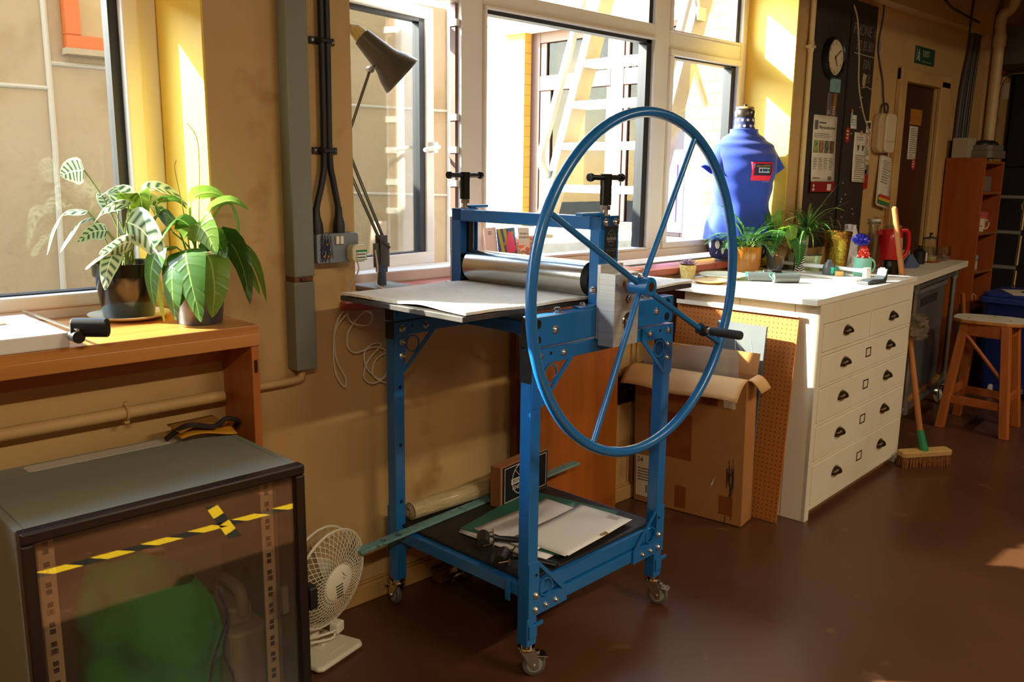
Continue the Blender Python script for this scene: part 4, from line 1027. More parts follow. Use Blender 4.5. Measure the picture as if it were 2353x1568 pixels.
# angle-poise lamp on the sill --------------------------------------------
lp = thing('desk_lamp', 'grey spring-arm desk lamp on the window sill beside the pier', 'lamp', (1.745, 2.42, 1.022))
lm_ = mat('lamp_grey', '#5f5b50', .32, .35, coat=.3)
MB().box(-.075, .075, -.075, .075, 0, .018).build('base', mat('lamp_base', '#8a8778', .5, .3), lp, bevel=.004)
def LP(x, z): return Vector((x-1.745, 0, z-1.022))
MB().cyl((0, 0, .018), (0, 0, .075), .016, .014, n=20).box(-.017, .017, -.012, .012, .06, .10).build('pillar', mat('lamp_blue_grey', '#5a6270', .35, .6), lp, bevel=.002)
m = MB()
for y in (-.014, .014): m.box(-.014, .014, y-.002, y+.002, .085, .185)
m.build('bracket', lm_, lp, bevel=.001)
m = MB()
for q in (-1, 1): m.tube([LP(1.745+q*.021, 1.10), LP(1.745+q*.022, 1.18)], .0105, n=10)
m.build('spring_cover', lm_, lp, smooth=True)
el_ = LP(1.605, 1.485)
m = MB()
m.tube([LP(1.738, 1.192), el_+Vector((-.014, 0, -.006))], .0055, n=8).tube([LP(1.762, 1.178), el_+Vector((.012, 0, .004))], .0055, n=8)
for y in (-.014, .014): m.tube([LP(1.735, 1.185)+Vector((0, y, 0)), LP(1.768, 1.165)+Vector((0, y, 0))], .006, n=8)
m.build('lower_arm', lm_, lp, smooth=True)
MB().box(el_.x-.028, el_.x+.02, -.012, .012, el_.z-.014, el_.z+.014).build('elbow', lm_, lp, bevel=.004)
nk = LP(1.712, 1.738)
MB().tube([el_, nk], .0048, n=8).build('upper_arm', lm_, lp, smooth=True)
HD = Matrix.Translation(LP(1.770, 1.775)) @ Vector((0, 0, 1)).rotation_difference(Vector((.58, -.40, -.66))).to_matrix().to_4x4()
MB().lathe([(.027, -.100), (.030, -.099), (.041, -.03), (.046, .0), (.051, .015), (.064, .040), (.073, .070), (.0745, .078), (.0725, .078), (.062, .042), (.049, .017), (.044, .0), (.039, -.03), (.027, -.095)], 48, HD).build('shade', lm_, lp, smooth=True, ang=50)
MB().lathe([(0, -.150), (.006, -.149), (.020, -.132), (.024, -.11), (.024, -.09), (0, -.09)], 28, HD).build('bulb_holder', mat('cream_bakelite', '#c9b672', .4), lp, smooth=True, ang=50)
MB().lathe([(0, -.168), (.0035, -.166), (.004, -.148), (0, -.147)], 10, HD).build('switch_pin', brass, lp, smooth=True)
MB().lathe([(0, .05), (.02, .045), (.03, .02), (.02, -.01), (.012, -.03)], 20, HD).build('bulb', mat('bulb_glass', '#f2efe6', .2), lp, smooth=True)
MB().tube([nk, nk+Vector((.022, 0, .016)), nk+Vector((.045, 0, .024))], .004, n=6).cyl(nk+Vector((0, -.008, 0)), nk+Vector((0, .008, 0)), .011).build('swivel', zinc, lp, smooth=True, ang=40)
hp_ = HD @ Vector((0, 0, -.150))
MB().tube([hp_, hp_+Vector((-.025, 0, .0)), hp_+Vector((-.035, 0, .018)), hp_+Vector((-.015, 0, .022)), hp_+Vector((-.005, 0, .0))], .0014, n=5, sub=5).build('wire_loop', mat('brown_wire', '#6a3d2a', .6), lp, smooth=True)

# hazard tape on the open floor (seen mirrored in the rack door)
tb_ = mat('tape_black', '#1a1712', .6); ty_ = mat('tape_yellow', '#d9b21a', .5)
def tape(name, label, a, b, n):
    a = Vector((*a, 0)); b = Vector((*b, 0)); d = b-a; o = thing(name, label, 'floor tape', a, math.degrees(math.atan2(d.y, d.x)))
    L_ = d.length; B(0, L_, -.026, .026, .0004, .0010).build('strip', tb_, o)
    m = MB(); s_ = L_/n
    for k in range(n): m.prism([(k*s_, -.026), (k*s_+s_*.55, -.026), (k*s_+s_*.8, .026), (k*s_+s_*.25, .026)], .001, .0013)
    m.build('stripe', ty_, o)
tape('floor_tape', 'long strip of black and yellow hazard tape across the open floor', (.45, .385), (2.1, .43), 9)
tape('floor_tape', 'short strip of black and yellow hazard tape crossing the long one', (1.56, .19), (1.48, .56), 2)
# ================================================================ BEHIND AND BESIDE THE PRESS
obm = wood('orange_ply', '#b5651f', '#9a5016', 'Z', .45, 3, .1)
ob = thing('plywood_board', 'large orange-brown plywood board leaning on the wall behind the press', 'board', (2.215, 2.232, 0))
ob.rotation_euler = (R(-1.0), 0, 0)
MB().box(.03, .60, 0, .02, .001, .93).build('sheet', obm, ob, bevel=.002)
MB().box(0, .03, -.002, .026, .001, .93).build('edge_batten', wood('batten_brown', '#7a3d18', '#5e2a10', 'Z', .5, 4), ob, bevel=.002)
bp = thing('black_plate', 'square black plate on the wall between the board and the cardboard box', 'plate', (2.915, 2.288, .507))
B(-.072, .072, -.014, 0, -.062, .062).build('plate', black_plastic, bp, bevel=.004)
MB().lathe([(.018, 0), (.02, .002), (.022, 0)], 24, TR((.01, -.0145, 0), rx=90)).build('ring', mat('plate_ring', '#2b2622', .3), bp, smooth=True)
bt = MB().box(2.865, 2.878, 2.278, 2.29, .06, .96).box(2.955, 2.963, 2.281, 2.29, .06, .96).box(2.99, 3.0, 2.281, 2.29, .06, .96).build('trim_9', wall_m, bevel=.002); struct(bt)

# cardboard box full of sheets
card = mat('brown_cardboard', '#a9743c', .85, c2='#9c6832', scale=3, bump=.06, bscale=40)
cardi = mat('pale_cardboard', '#c9a06a', .85, c2='#b98e58', scale=5)
BXM = Matrix.Translation((3.035, 1.752, 0)) @ Matrix.Rotation(R(98.5), 4, 'Z') @ Matrix.Rotation(R(-3), 4, 'X')  # x along the big face (away), y into the box is -y
bx = thing('cardboard_box', 'tall battered cardboard box with torn open flaps leaning by the chest', 'cardboard box', M=BXM)
Wd, Dp, Ht = .50, .105, .625
c = MB(); t = .004
c.box(0, Wd, -t, 0, .003, Ht).box(0, Wd, -Dp, -Dp+t, .003, Ht).box(0, t, -Dp+t, -t, .003, Ht).box(Wd-t, Wd, -Dp+t, -t, .003, Ht).box(t, Wd-t, -Dp+t, -t, .003, .008)
c.build('carton', card, bx, bevel=.002)
def flapgrid(u, v): return Vector((-.008+u*(Wd+.014), .0+v*.115, Ht+.004+.02*v-.085*v*v+.006*sin(u*9)*v))
MB().grid(flapgrid, 24, 8).build('flap', cardi, bx, solid=.004, smooth=True)
def flap2(u, v): return Vector((-.003-.055*v, -t-u*(Dp-2*t), Ht+.002+.004*v-.05*v*v))
MB().grid(flap2, 4, 6).build('flap', cardi, bx, solid=.004, smooth=True)
def flap3(u, v): return Vector((u*Wd, -Dp+.002-.02*v, Ht+.085*v))
MB().grid(flap3, 8, 4).build('flap', card, bx, solid=.004)
tape_m = mat('parcel_tape', '#8a4f22', .25, coat=.4, c2='#7d4519', scale=10)
for q in ((.23, .43, .24, .44), (.04, .10, .04, .12), (.12, .19, .50, .60), (.25, .30, .02, .12)): B(q[0], q[1], 0, .0008, q[2], q[3]).build('parcel_tape', tape_m, bx)
lb = MB().box(.395, .49, .0, .0012, .03, .22).build('shipping_label', mat('label_paper', '#d8c8ac', .7), bx)
WM2 = TR((0, 0.0013, 0), rx=90)
FB = Matrix(((-1, 0, 0, 0), (0, 0, 1, 0.0013), (0, 1, 0, 0), (0, 0, 0, 1)))   # drawing plane on the +y face
m = MB(); text_bars(m, -.48, -.41, .10, .165, 5, FB, h=.3, seed=2)
for k in range(10): m.box(-.44+.0035*k, -.44+.0035*k+(.001 if k % 3 else .002), .05, .085, 0, .0005, FB)
m.build('label_print', ink, lb)
text('lettering', '24', .030, mat('label_ink', '#2b241e', .7), FB @ TR((-.484, .198, 0)), lb, 'LEFT')
B(.355, .405, 0, .0012, .36, .555).build('pink_sticker', mat('hot_pink', '#e0206a', .6), bx)
B(.045, .095, .0, .0012, .50, .575).build('white_sticker', mat('label_paper2', '#d6cdbc', .7), bx)
m = MB()
for k in range(26):
    rr = random.Random(k); x = .035+rr.random()*.035; z = rr.uniform(.0, .23); m.box(x, x+.002+.003*rr.random(), 0, .0006, z, z+rr.uniform(.02, .09))
m.build('scuff', mat('scuff_dark', '#4a3018', .9), bx)
MB().prism([(.13, .16), (.14, .15), (.118, .205), (.125, .185)], .0, .0008, Matrix(((1, 0, 0, 0), (0, 0, 1, 0), (0, 1, 0, 0), (0, 0, 0, 1)))).build('torn_patch', paper, bx)
pv = MB(BXM).grid(lambda u, v: Vector((.05+u*.42, -.045+.012*sin(u*8)+.02*v, .45+v*(.285-.02*u)+.01*sin(u*6))), 22, 14).build('plastic_sleeve', pane('poly_sleeve', '#dfe0dc', base=.10, refl=2.0, rough=.18, alpha=.28), smooth=True)
tag(pv, 'clear crumpled plastic sleeve poking out of the cardboard box', 'plastic bag')
pc = MB(BXM).box(.12, .46, -.085, -.080, .30, .715).build('card_sheet', cardi); tag(pc, 'tan card sheet standing in the box behind the plastic sleeve', 'card')
# chalk slate behind the box
CX = Matrix.Translation((3.225, 1.6, 0)) @ Matrix.Rotation(R(3.72), 4, 'Z')
sl = thing('chalk_slate', 'dark slate with white chalk lines standing between box and pegboard', 'slate', M=CX @ Matrix.Translation((-.075, .40, .30)) @ Matrix.Rotation(R(-92), 4, 'Z') @ Matrix.Rotation(R(-5), 4, 'X'))
B(0, .225, -.010, 0, 0, .52).build('board', mat('slate_grey', '#4b4f50', .75, c2='#5a5d5c', scale=5), sl, bevel=.001)
m = MB(); m.tube([(.09, -.0105, .47), (.10, -.0105, .40), (.13, -.0105, .375)], .0012, n=5, sub=4).tube([(.16, -.0105, .46), (.185, -.0105, .36)], .0012, n=5).tube([(.10, -.0105, .44), (.125, -.0105, .41), (.145, -.0105, .375), (.10, -.0105, .37)], .001, n=5)
m.build('chalk_line', mat('chalk', '#cfd2d0', .9), sl)
# pegboard: one sheet with punched holes
pb = thing('pegboard', 'tall orange-brown pegboard leaning against the end of the white chest', 'pegboard', M=CX @ Matrix.Translation((-.040, .078, 0)) @ Matrix.Rotation(R(90), 4, 'Z') @ Matrix.Rotation(R(5.2), 4, 'X'))
def pegmat():
    m = bpy.data.materials.new('hardboard_pegboard'); m.use_nodes = True; N = m.node_tree.nodes; L = m.node_tree.links; p = N['Principled BSDF']
    p.inputs['Roughness'].default_value = .55
    tc = N.new('ShaderNodeTexCoord'); v = N.new('ShaderNodeVectorMath'); v.operation = 'SCALE'; v.inputs['Scale'].default_value = 1/.0195
    L.new(tc.outputs['Object'], v.inputs[0]); fr_ = N.new('ShaderNodeVectorMath'); fr_.operation = 'FRACTION'; L.new(v.outputs[0], fr_.inputs[0])
    sb = N.new('ShaderNodeVectorMath'); sb.operation = 'SUBTRACT'; sb.inputs[1].default_value = (.5, .5, .5); L.new(fr_.outputs[0], sb.inputs[0])
    ml = N.new('ShaderNodeVectorMath'); ml.operation = 'MULTIPLY'; ml.inputs[1].default_value = (1, 0, 1); L.new(sb.outputs[0], ml.inputs[0])
    ln = N.new('ShaderNodeVectorMath'); ln.operation = 'LENGTH'; L.new(ml.outputs[0], ln.inputs[0])
    lt = N.new('ShaderNodeMath'); lt.operation = 'LESS_THAN'; lt.inputs[1].default_value = .125; L.new(ln.outputs['Value'], lt.inputs[0])
    x = N.new('ShaderNodeMix'); x.data_type = 'RGBA'; x.inputs[6].default_value = lin('#b06a28'); x.inputs[7].default_value = lin('#2a1408'); L.new(lt.outputs[0], x.inputs['Factor'])
    L.new(x.outputs[2], p.inputs['Base Color']); return m
MB().prism([(0.0, .001), (.565, .001), (.565, .872), (.012, .872), (.004, .868), (0, .86)], -.0, .006, Matrix(((1, 0, 0, 0), (0, 0, -1, 0), (0, 1, 0, 0), (0, 0, 0, 1)))).build('sheet', pegmat(), pb, bevel=.0015)
MB().box(.0, .565, .0065, .012, .862, .880).build('rear_batten', white_paint, pb)

# ================================================================ WHITE CHEST OF DRAWERS
ch = thing('plan_chest', 'white painted chest of drawers with cup handles and a white worktop', 'chest of drawers', (3.225, 1.6, 0), 3.72)
cw = mat('chest_paint', '#e6dcc4', .45, c2='#dccfb2', scale=2.5, c3='#c4b086', scale3=9, thr3=(.70, .80))
ZT2 = .940
CW_ = lambda x, y: (CX.inverted() @ Vector((x, y, 0))).xy
poly = [CW_(3.236, 1.597), CW_(4.405, 1.672), CW_(4.365, 2.27), CW_(4.183, 2.27), CW_(4.183, 2.425), CW_(3.185, 2.425)]
MB().prism(poly, ZT2-.024, ZT2).build('worktop', mat('worktop_white', '#eeeadd', .4, c2='#e4decd', scale=4, c3='#a8d4c4', scale3=4, thr3=(.66, .86)), ch, bevel=.002)
c = MB()
c.box(.055, .075, .0, .62, .0, .916).box(1.137, 1.157, .0, .55, .0, .916).box(.075, 1.137, .010, .55, .84, .916).box(.075, 1.137, .52, .55, .05, .84).box(.075, 1.137, .015, .52, .035, .05)
c.build('carcass', cw, ch, bevel=.002)
f = MB()      # face frame
for z0, z1 in ((.833, .916), (.700, .714), (.562, .573), (.402, .416), (.238, .250), (.040, .062)): f.box(.095, 1.130, .0, .018, z0, z1)
f.box(.055, .0945, -.001, .018, .0, .916).box(1.1305, 1.157, -.001, .018, 0, .916).box(.597, .609, .0, .018, .714, .833)
f.build('face_frame', cw, ch, bevel=.0015)
m = MB().box(.0535, .055, .105, .107, .0, .916).box(.0535, .055, .35, .352, 0, .916); m.build('side_joint', mat('joint_shadow', '#a58d66', .8), ch)
B(.10, 1.12, .03, .045, .0, .04).build('plinth', wood('plinth_wood', '#8a6238', '#6e4a26', 'X', .6, 4), ch)
cupm = mat('aged_bronze', '#3a2c1e', .35, .8, c2='#55402a', scale=60)
def cup(parent, x, z):
    m = MB(TR((x, -.002, z)))
    def fn(u, v):
        a = pi*u; b = pi/2*v
        return Vector((.040*cos(a)*(1-.15*v), -.026*sin(b)*abs(sin(a))**.6 - .0, .028*sin(a)*(cos(b)*.9+.1)-.008-.012*v*(1-abs(cos(a)))*0))
    m.grid(fn, 20, 8)
    h_ = m.build('handle', cupm, parent, smooth=True, solid=.002)
    MB(TR((x, -.001, z))).prism([(.046*cos(pi*k/16), -.010+.036*sin(pi*k/16)) for k in range(17)]+[(-.046, -.016), (.046, -.016)], 0, .002, FACE_).build('back_plate', cupm, h_)
def holder(parent, x, z):
    m = MB(TR((x, -.002, z)))
    for q in ((-.030, .030, .016, .021), (-.030, .030, -.021, -.016), (-.030, -.024, -.016, .016), (.024, .030, -.016, .016)): m.box(q[0], q[1], -.003, 0, q[2], q[3])
    h_ = m.build('label_holder', cupm, parent, bevel=.001)
    MB(TR((x, -.002, z))).box(-.024, .024, -.0012, 0, -.016, .016).build('label_card', mat('card_cream', '#d8ccb0', .7), h_)
def drawer(x0, x1, z0, z1, hs, hold=True):
    d = B(x0+.003, x1-.003, -.003, .016, z0+.003, z1-.003).build('drawer', cw, ch, bevel=.002)
    B(x0+.0005, x1-.0005, .010, .40, z0+.0005, z1-.0005).build('drawer_gap', mat('gap_dark', '#3a2c1c', .9), d)
    zc = (z0+z1)/2+.006
    for x in hs: cup(d, x, zc)
    if hold: holder(d, (hs[0]+hs[1])/2, zc+.004)
drawer(.095, .597, .714, .833, (.342,), False); drawer(.609, 1.130, .714, .833, (.886,), False)
for z0, z1 in ((.573, .700), (.416, .562), (.250, .402), (.062, .238)): drawer(.095, 1.130, z0, z1, (.345, .880))

# ---------------------------------------------------------------- on the chest worktop
ZC = ZT2+.0008
def pt(name, label, x, y, rz=0, cat='pot plant', z=ZC, group=None): return thing(name, label, cat, (x, y, z), rz, group)
suc = pt('potted_succulent', 'small pink succulent in a tiny pale yellow pot on the worktop', 3.455, 2.36)
pot(suc, .034, .039, .062, mat('pale_yellow_glaze', '#d8c27a', .5, c2='#c9ac58', scale=90, thr=(.45, .55), bump=.4, bscale=150), rim=0, wall=.004)
pk = mat('succulent_pink', '#b79aa6', .5, c2='#8f7f8c', scale=20)
m = MB()
for r_, n_, el, ln in ((0, 5, 70, .022), (0, 8, 50, .032), (0, 10, 28, .042), (0, 11, 8, .048)):
    for k in range(n_): leaf(m, (0, 0, .063), 360*k/n_+el*3, ln, .017, droop=-.4, fold=.3, pitch=el, n=5, shape=.9)
m.build('rosette', pk, suc, smooth=True, solid=.002)
def dish(name, label, x, y, r, h, m, z=ZC):
    o = MB().lathe([(0, 0), (r*.62, 0), (r*.66, .003), (r*.97, h-.003), (r, h), (r*.985, h+.001), (r*.95, h-.003), (r*.64, .006), (0, .005)], 56).build('plate', m, smooth=True, ang=50)
    o.location = (x, y, z); return tag(o, label, 'plate')
dish('plate', 'large cream dinner plate on the worktop behind the big blue wheel', 3.585, 2.245, .118, .020, mat('cream_plate', '#e4d9b6', .3, coat=.4))
dish('plate', 'shallow wooden dish under the far end of the press felt', 3.375, 2.185, .085, .014, mat('wood_dish', '#c9a86a', .5))
# palm in a ribbed orange pot
plm = pt('potted_palm', 'feathery parlour palm in a ribbed orange pot on the worktop', 3.90, 2.315)
m = MB(); n = 96; rg = []
prof = [(.052, 0), (.060, .004), (.062, .030), (.064, .034), (.067, .125), (.066, .130), (.061, .130), (.058, .05), (0, .05)]
rings = []
for i, (r_, z_) in enumerate(prof):
    rings.append([m.vt(((r_+(.0016*cos(k*pi*.75*1.0) if 3 <= i <= 4 else 0))*cos(2*pi*k/n), (r_+(.0016*cos(k*pi*.75) if 3 <= i <= 4 else 0))*sin(2*pi*k/n), z_)) for k in range(n)])
for A, Bq in zip(rings, rings[1:]):
    for k in range(n): j = (k+1) % n; m.f.append([A[k], A[j], Bq[j], Bq[k]])
m.f.append(rings[0][::-1])
m.build('pot', mat('amber_glaze', '#c9801c', .22, c2='#b56c14', scale=6, coat=.6), plm, smooth=True, ang=60)
MB().lathe([(0, .122), (.03, .125), (.058, .118)], 28).build('soil', mat('bark_chips', '#7a4a26', .9, bump=.9, bscale=90), plm, smooth=True)
pg_m = leaf_mat('palm_leaf', '#67a04e', None, '#a0c878', .4, .4, n=4)
def frond(o, base, head, length, pitch, droop, nl, lw, ll, m_):
    mb = MB(); p = Vector(base); a = R(head); el = R(pitch); st_ = length/12; pts = [p.copy()]; dirs = []
    for i in range(12):
        d = Vector((cos(a)*cos(el), sin(a)*cos(el), sin(el))); p = p+d*st_; pts.append(p.copy()); dirs.append(d); el -= R(droop)/12
    st2 = MB().tube(pts, .0012, n=4)
    for i in range(nl):
        t = .32+.68*i/(nl-1); x = t*11.99; k = int(x); q = pts[k].lerp(pts[k+1], x-k); d = dirs[min(k, 11)]
        az = math.degrees(math.atan2(d.y, d.x)); pe = math.degrees(math.asin(max(-1, min(1, d.z))))
        L2 = ll*(1-.55*abs(t-.55)*1.4)
        for sg in (-1, 1): leaf(mb, q, az+sg*(62-28*t), L2, lw, droop=.35, fold=.2, pitch=pe*.5+8, n=5, shape=.7)
    f_ = mb.build('frond', m_, o, smooth=True, fix=False); st2.build('stalk', mat('palm_stalk', '#6f8f3e', .5), f_)
rr = random.Random(6)
for k in range(34):
    frond(plm, (.02*cos(k*2.4), .02*sin(k*2.4), .122), k*137.5+20, rr.uniform(.09, .23), rr.uniform(45, 86), rr.uniform(60, 120), 11, .0095, .050, pg_m)
frond(plm, (0, 0, .122), 150, .27, 80, 60, 9, .009, .075, pg_m)
frond(plm, (0, 0, .122), -30, .23, 66, 40, 8, .008, .08, pg_m)
# broad-leaved plant in a patterned grey vase
bl = pt('potted_lily', 'broad-leaved plant in a grey vase scratched with white lines', 4.045, 2.240)
pot(bl, .036, .050, .128, mat('scratched_grey', '#6d7478', .5, c2='#c9ced0', scale=26, stretch=(1, 1, .5), thr=(.52, .56), detail=1), rim=0, wall=.004)
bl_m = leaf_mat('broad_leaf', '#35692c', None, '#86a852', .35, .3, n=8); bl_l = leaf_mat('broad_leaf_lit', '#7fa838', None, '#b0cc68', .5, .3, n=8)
BV = Vector((4.045, 2.240, ZC))
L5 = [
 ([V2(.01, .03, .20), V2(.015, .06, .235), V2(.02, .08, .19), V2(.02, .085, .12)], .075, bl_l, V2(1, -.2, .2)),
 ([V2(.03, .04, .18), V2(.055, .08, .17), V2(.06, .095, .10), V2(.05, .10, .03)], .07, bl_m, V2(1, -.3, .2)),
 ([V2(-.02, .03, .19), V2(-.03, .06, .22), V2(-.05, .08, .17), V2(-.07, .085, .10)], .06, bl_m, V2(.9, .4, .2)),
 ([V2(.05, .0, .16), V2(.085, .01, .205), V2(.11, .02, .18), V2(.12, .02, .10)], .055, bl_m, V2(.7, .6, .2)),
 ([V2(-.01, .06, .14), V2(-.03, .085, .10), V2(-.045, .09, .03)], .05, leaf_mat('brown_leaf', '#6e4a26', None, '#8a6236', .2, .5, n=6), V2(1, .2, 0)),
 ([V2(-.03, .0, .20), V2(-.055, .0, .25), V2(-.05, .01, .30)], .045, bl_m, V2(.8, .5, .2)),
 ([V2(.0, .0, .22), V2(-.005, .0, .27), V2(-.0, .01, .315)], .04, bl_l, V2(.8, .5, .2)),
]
frombase(bl, L5, mat('green_stem', '#5f8a34', .5), None, .002)
# dracaena
drc = pt('potted_dracaena', 'spiky spider-leaved dracaena in a low clear glazed pot behind the ruler cutter', 4.185, 2.155)
pot(drc, .075, .086, .085, mat('celadon_glaze', '#b9b890', .12, c2='#a8a67c', scale=8, coat=.8), rim=0, wall=.006)
MB().tube([(0, 0, .07), (.004, 0, .12), (0, .003, .20), (.003, 0, .235)], [.011, .010, .0095, .009], n=10, sub=4).build('trunk', mat('cane_trunk', '#a58a6a', .8, c2='#7d6248', scale=40, stretch=(1, 1, 3)), drc, smooth=True)
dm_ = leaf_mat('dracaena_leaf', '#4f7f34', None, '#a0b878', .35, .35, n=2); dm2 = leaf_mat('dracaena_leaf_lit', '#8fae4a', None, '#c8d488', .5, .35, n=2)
rr = random.Random(9)
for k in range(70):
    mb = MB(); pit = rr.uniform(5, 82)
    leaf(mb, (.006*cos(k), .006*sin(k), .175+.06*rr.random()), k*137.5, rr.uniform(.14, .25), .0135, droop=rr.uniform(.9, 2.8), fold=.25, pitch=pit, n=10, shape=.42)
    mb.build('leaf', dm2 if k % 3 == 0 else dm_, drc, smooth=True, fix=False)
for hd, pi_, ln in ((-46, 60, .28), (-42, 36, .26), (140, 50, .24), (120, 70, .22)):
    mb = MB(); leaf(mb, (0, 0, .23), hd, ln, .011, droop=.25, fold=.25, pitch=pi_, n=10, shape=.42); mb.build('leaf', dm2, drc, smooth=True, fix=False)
# tall patterned card behind
zz = pt('gift_bag', 'tall narrow card bag printed with black and white zigzags behind the cutter', 4.085, 2.13, -52, 'bag')
MB().box(-.024, .024, -.014, .014, 0, .140).build('bag', mat('bag_black', '#15151a', .6), zz, bevel=.002)
m = MB()
for k in range(11):
    z = .001+k*.0115
    for sg in (-1, 1): m.prism([(0, z), (sg*.0235, z+.012), (sg*.0235, z+.017), (0, z+.005)], 0, .0006, TR((0, -.0141, 0), rx=90))
m.build('zigzag', mat('bag_white', '#e8e4da', .6), zz)
# brass pot, jug etc.
br = pt('brass_pot', 'hammered brass plant pot standing on the worktop beside the mint mug', 4.325, 2.055, cat='plant pot')
MB().lathe([(0, 0), (.050, 0), (.052, .004), (.064, .165), (.0655, .167), (.0655, .173), (.068, .175), (.069, .190), (.071, .192), (.071, .202), (.068, .203), (.063, .17), (.048, .006), (0, .006)], 56).build('pot', mat('hammered_brass', '#c79a3e', .25, 1, bump=.5, bscale=70), br, smooth=True, ang=35)
MB().tube([(0, 0, .01), (.01, -.01, .20), (-.02, .0, .26)], .003, n=6, sub=3).tube([(0, .01, .01), (-.02, .02, .22), (-.045, .03, .28)], .003, n=6, sub=3).build('twig', mat('twig', '#6a4a2e', .8), br, smooth=True)
# mint mug with a foil wrapped sweet bag
mug_m = mat('mint_glaze', '#8fd6bc', .25, coat=.5)
def mug(name, label, x, y, r, h, m_, hd, z=ZC, group=None):
    o = thing(name, label, 'mug', (x, y, z), hd, group)
    MB().lathe([(0, 0), (r*.9, 0), (r, .004), (r, h), (r-.003, h), (r-.003, .006), (0, .006)], 40).build('body', m_, o, smooth=True, ang=40)
    MB().tube([(r-.002, 0, h*.82), (r+.018, 0, h*.84), (r+.028, 0, h*.55), (r+.016, 0, h*.24), (r-.002, 0, h*.22)], .0045, n=8, sub=5).build('handle', m_, o, smooth=True)
    return o
mm = mug('mug', 'pale mint green mug holding a foil bag by the tape dispenser', 4.215, 1.865, .042, .090, mug_m, -28)
m = MB(); FMm = TR((0, 0, .05)); text_bars(m, -.012, .012, -.010, .012, 2, TR((.030, -.0305, .045), rx=90, rz=45), h=.35, seed=4); m.build('print', mat('mint_dark', '#4a9a80', .6), mm)
fb = thing('foil_bag', 'twisted blue and red foil sweet bag stuffed in the mint mug', 'sweet bag', (4.215, 1.865, ZC+.075))
rr = random.Random(2)
def crump(r0, z0, h, col, nm, sx_=1.0, off=(0, 0)):
    m = MB(); rd = random.Random(nm); nz = [[rd.uniform(-1, 1) for _ in range(24)] for _ in range(13)]
    m.grid(lambda u, v: Vector((off[0]+(r0(v)*(1+.22*nz[int(v*12)][int(u*24) % 24]))*cos(2*pi*u)*sx_, off[1]+(r0(v)*(1+.22*nz[int(v*12)][int(u*24) % 24]))*sin(2*pi*u), z0+h*v)), 24, 12)
    return m.build(nm, col, fb, smooth=False)
foil_b = mat('blue_foil', '#2b2ba8', .28, .35, coat=.5); foil_r = mat('red_foil', '#d8341c', .28, .35, c2='#e8e0e0', scale=26, thr=(.60, .64), coat=.5)
crump(lambda v: .030-.020*v**1.5, -.005, .085, foil_r, 'lower_wrap')
crump(lambda v: .012+.028*sin(pi*v)**.7*(1 if v < .98 else .3), .072, .060, foil_b, 'tuft', off=(-.018, .010))
crump(lambda v: .010, .055, .030, foil_r, 'neck', off=(-.006, .004))
# tape dispenser
td = pt('tape_dispenser', 'black and grey desk tape dispenser on the front edge of the worktop', 3.97, 1.70, 0, 'tape dispenser')
MB().prism([(-.095, 0), (.075, 0), (.085, .012), (.090, .062), (.080, .062), (.070, .030), (.045, .018), (-.05, .022), (-.095, .014)], -.024, .024, FACE_).build('body', mat('dispenser_grey', '#3d4145', .4), td, bevel=.004)
MB().box(-.096, .078, -.026, .026, 0, .004).build('base', black_plastic, td, bevel=.001)
MB().box(.078, .092, -.012, .012, .060, .066).build('cutter', chrome, td)
td.rotation_euler = (0, 0, R(-3))
# rotary trimmer: base, rail, sliding head
rt = thing('rotary_trimmer', 'long white rail paper trimmer lying across the worktop', 'paper trimmer', (4.115, 2.28, ZC), -96.5)
MB().box(0, .52, -.10, .02, 0, .012).build('base', mat('trimmer_base', '#cfcabd', .4), rt, bevel=.003)
MB().box(0, .51, -.012, .012, .034, .052).build('rail', mat('trimmer_rail', '#f0efea', .3), rt, bevel=.004)
MB().box(-.012, .018, -.02, .03, 0, .062).box(-.03, .10, -.06, -.02, .012, .022).build('end_block', mat('trimmer_black', '#26282a', .4), rt, bevel=.003)
MB().box(.50, .52, -.018, .022, 0, .058).build('end_block', mat('trimmer_pale', '#dedbd2', .4), rt, bevel=.003)
MB().lathe([(0, 0), (.030, 0), (.031, .03), (.026, .052), (.014, .064), (.012, .074), (0, .075)], 20, TR((.335, -.035, .010))).build('cutting_head', mat('head_grey', '#4a4c4e', .35), rt, smooth=True, ang=40)
MB().box(.350, .372, -.055, -.015, .016, .05).build('head_clip', mat('head_teal', '#2fa88c', .4), rt, bevel=.003)
MB().cyl((.40, -.05, .012), (.40, -.05, .034), .020, n=20).build('tape_roll', mat('masking_roll', '#c9a45a', .6), rt, smooth=True, ang=30)
# brayers on the worktop
teal = mat('teal_plastic', '#5fcdb0', .3, transl=.3); grub = mat('grey_rubber_roller', '#4c4f50', .45)
def brayer2(name, label, x, y, rz, L=.115, r=.021, hand=teal):
    return brayer(name, label, TR((x, y, ZC), rz=rz), L, r, hand, grub, teal, None, .09)
brayer2('ink_roller', 'grey ink roller with teal frame, nearest the ribbed orange pot', 3.615, 2.07, 126)
brayer2('ink_roller', 'grey ink roller lying in front of the other two on the worktop', 3.655, 1.965, 140, hand=mat('green_wood', '#4c5a2a', .4))
brayer('ink_roller', 'small black ink roller seen end-on between the two grey ones', TR((3.745, 2.075, ZC), rz=165), .06, .022, mat('varnished_handle', '#8a6a2e', .3), blackr, mat('grey_frame', '#8a8c8a', .4), None, .10)
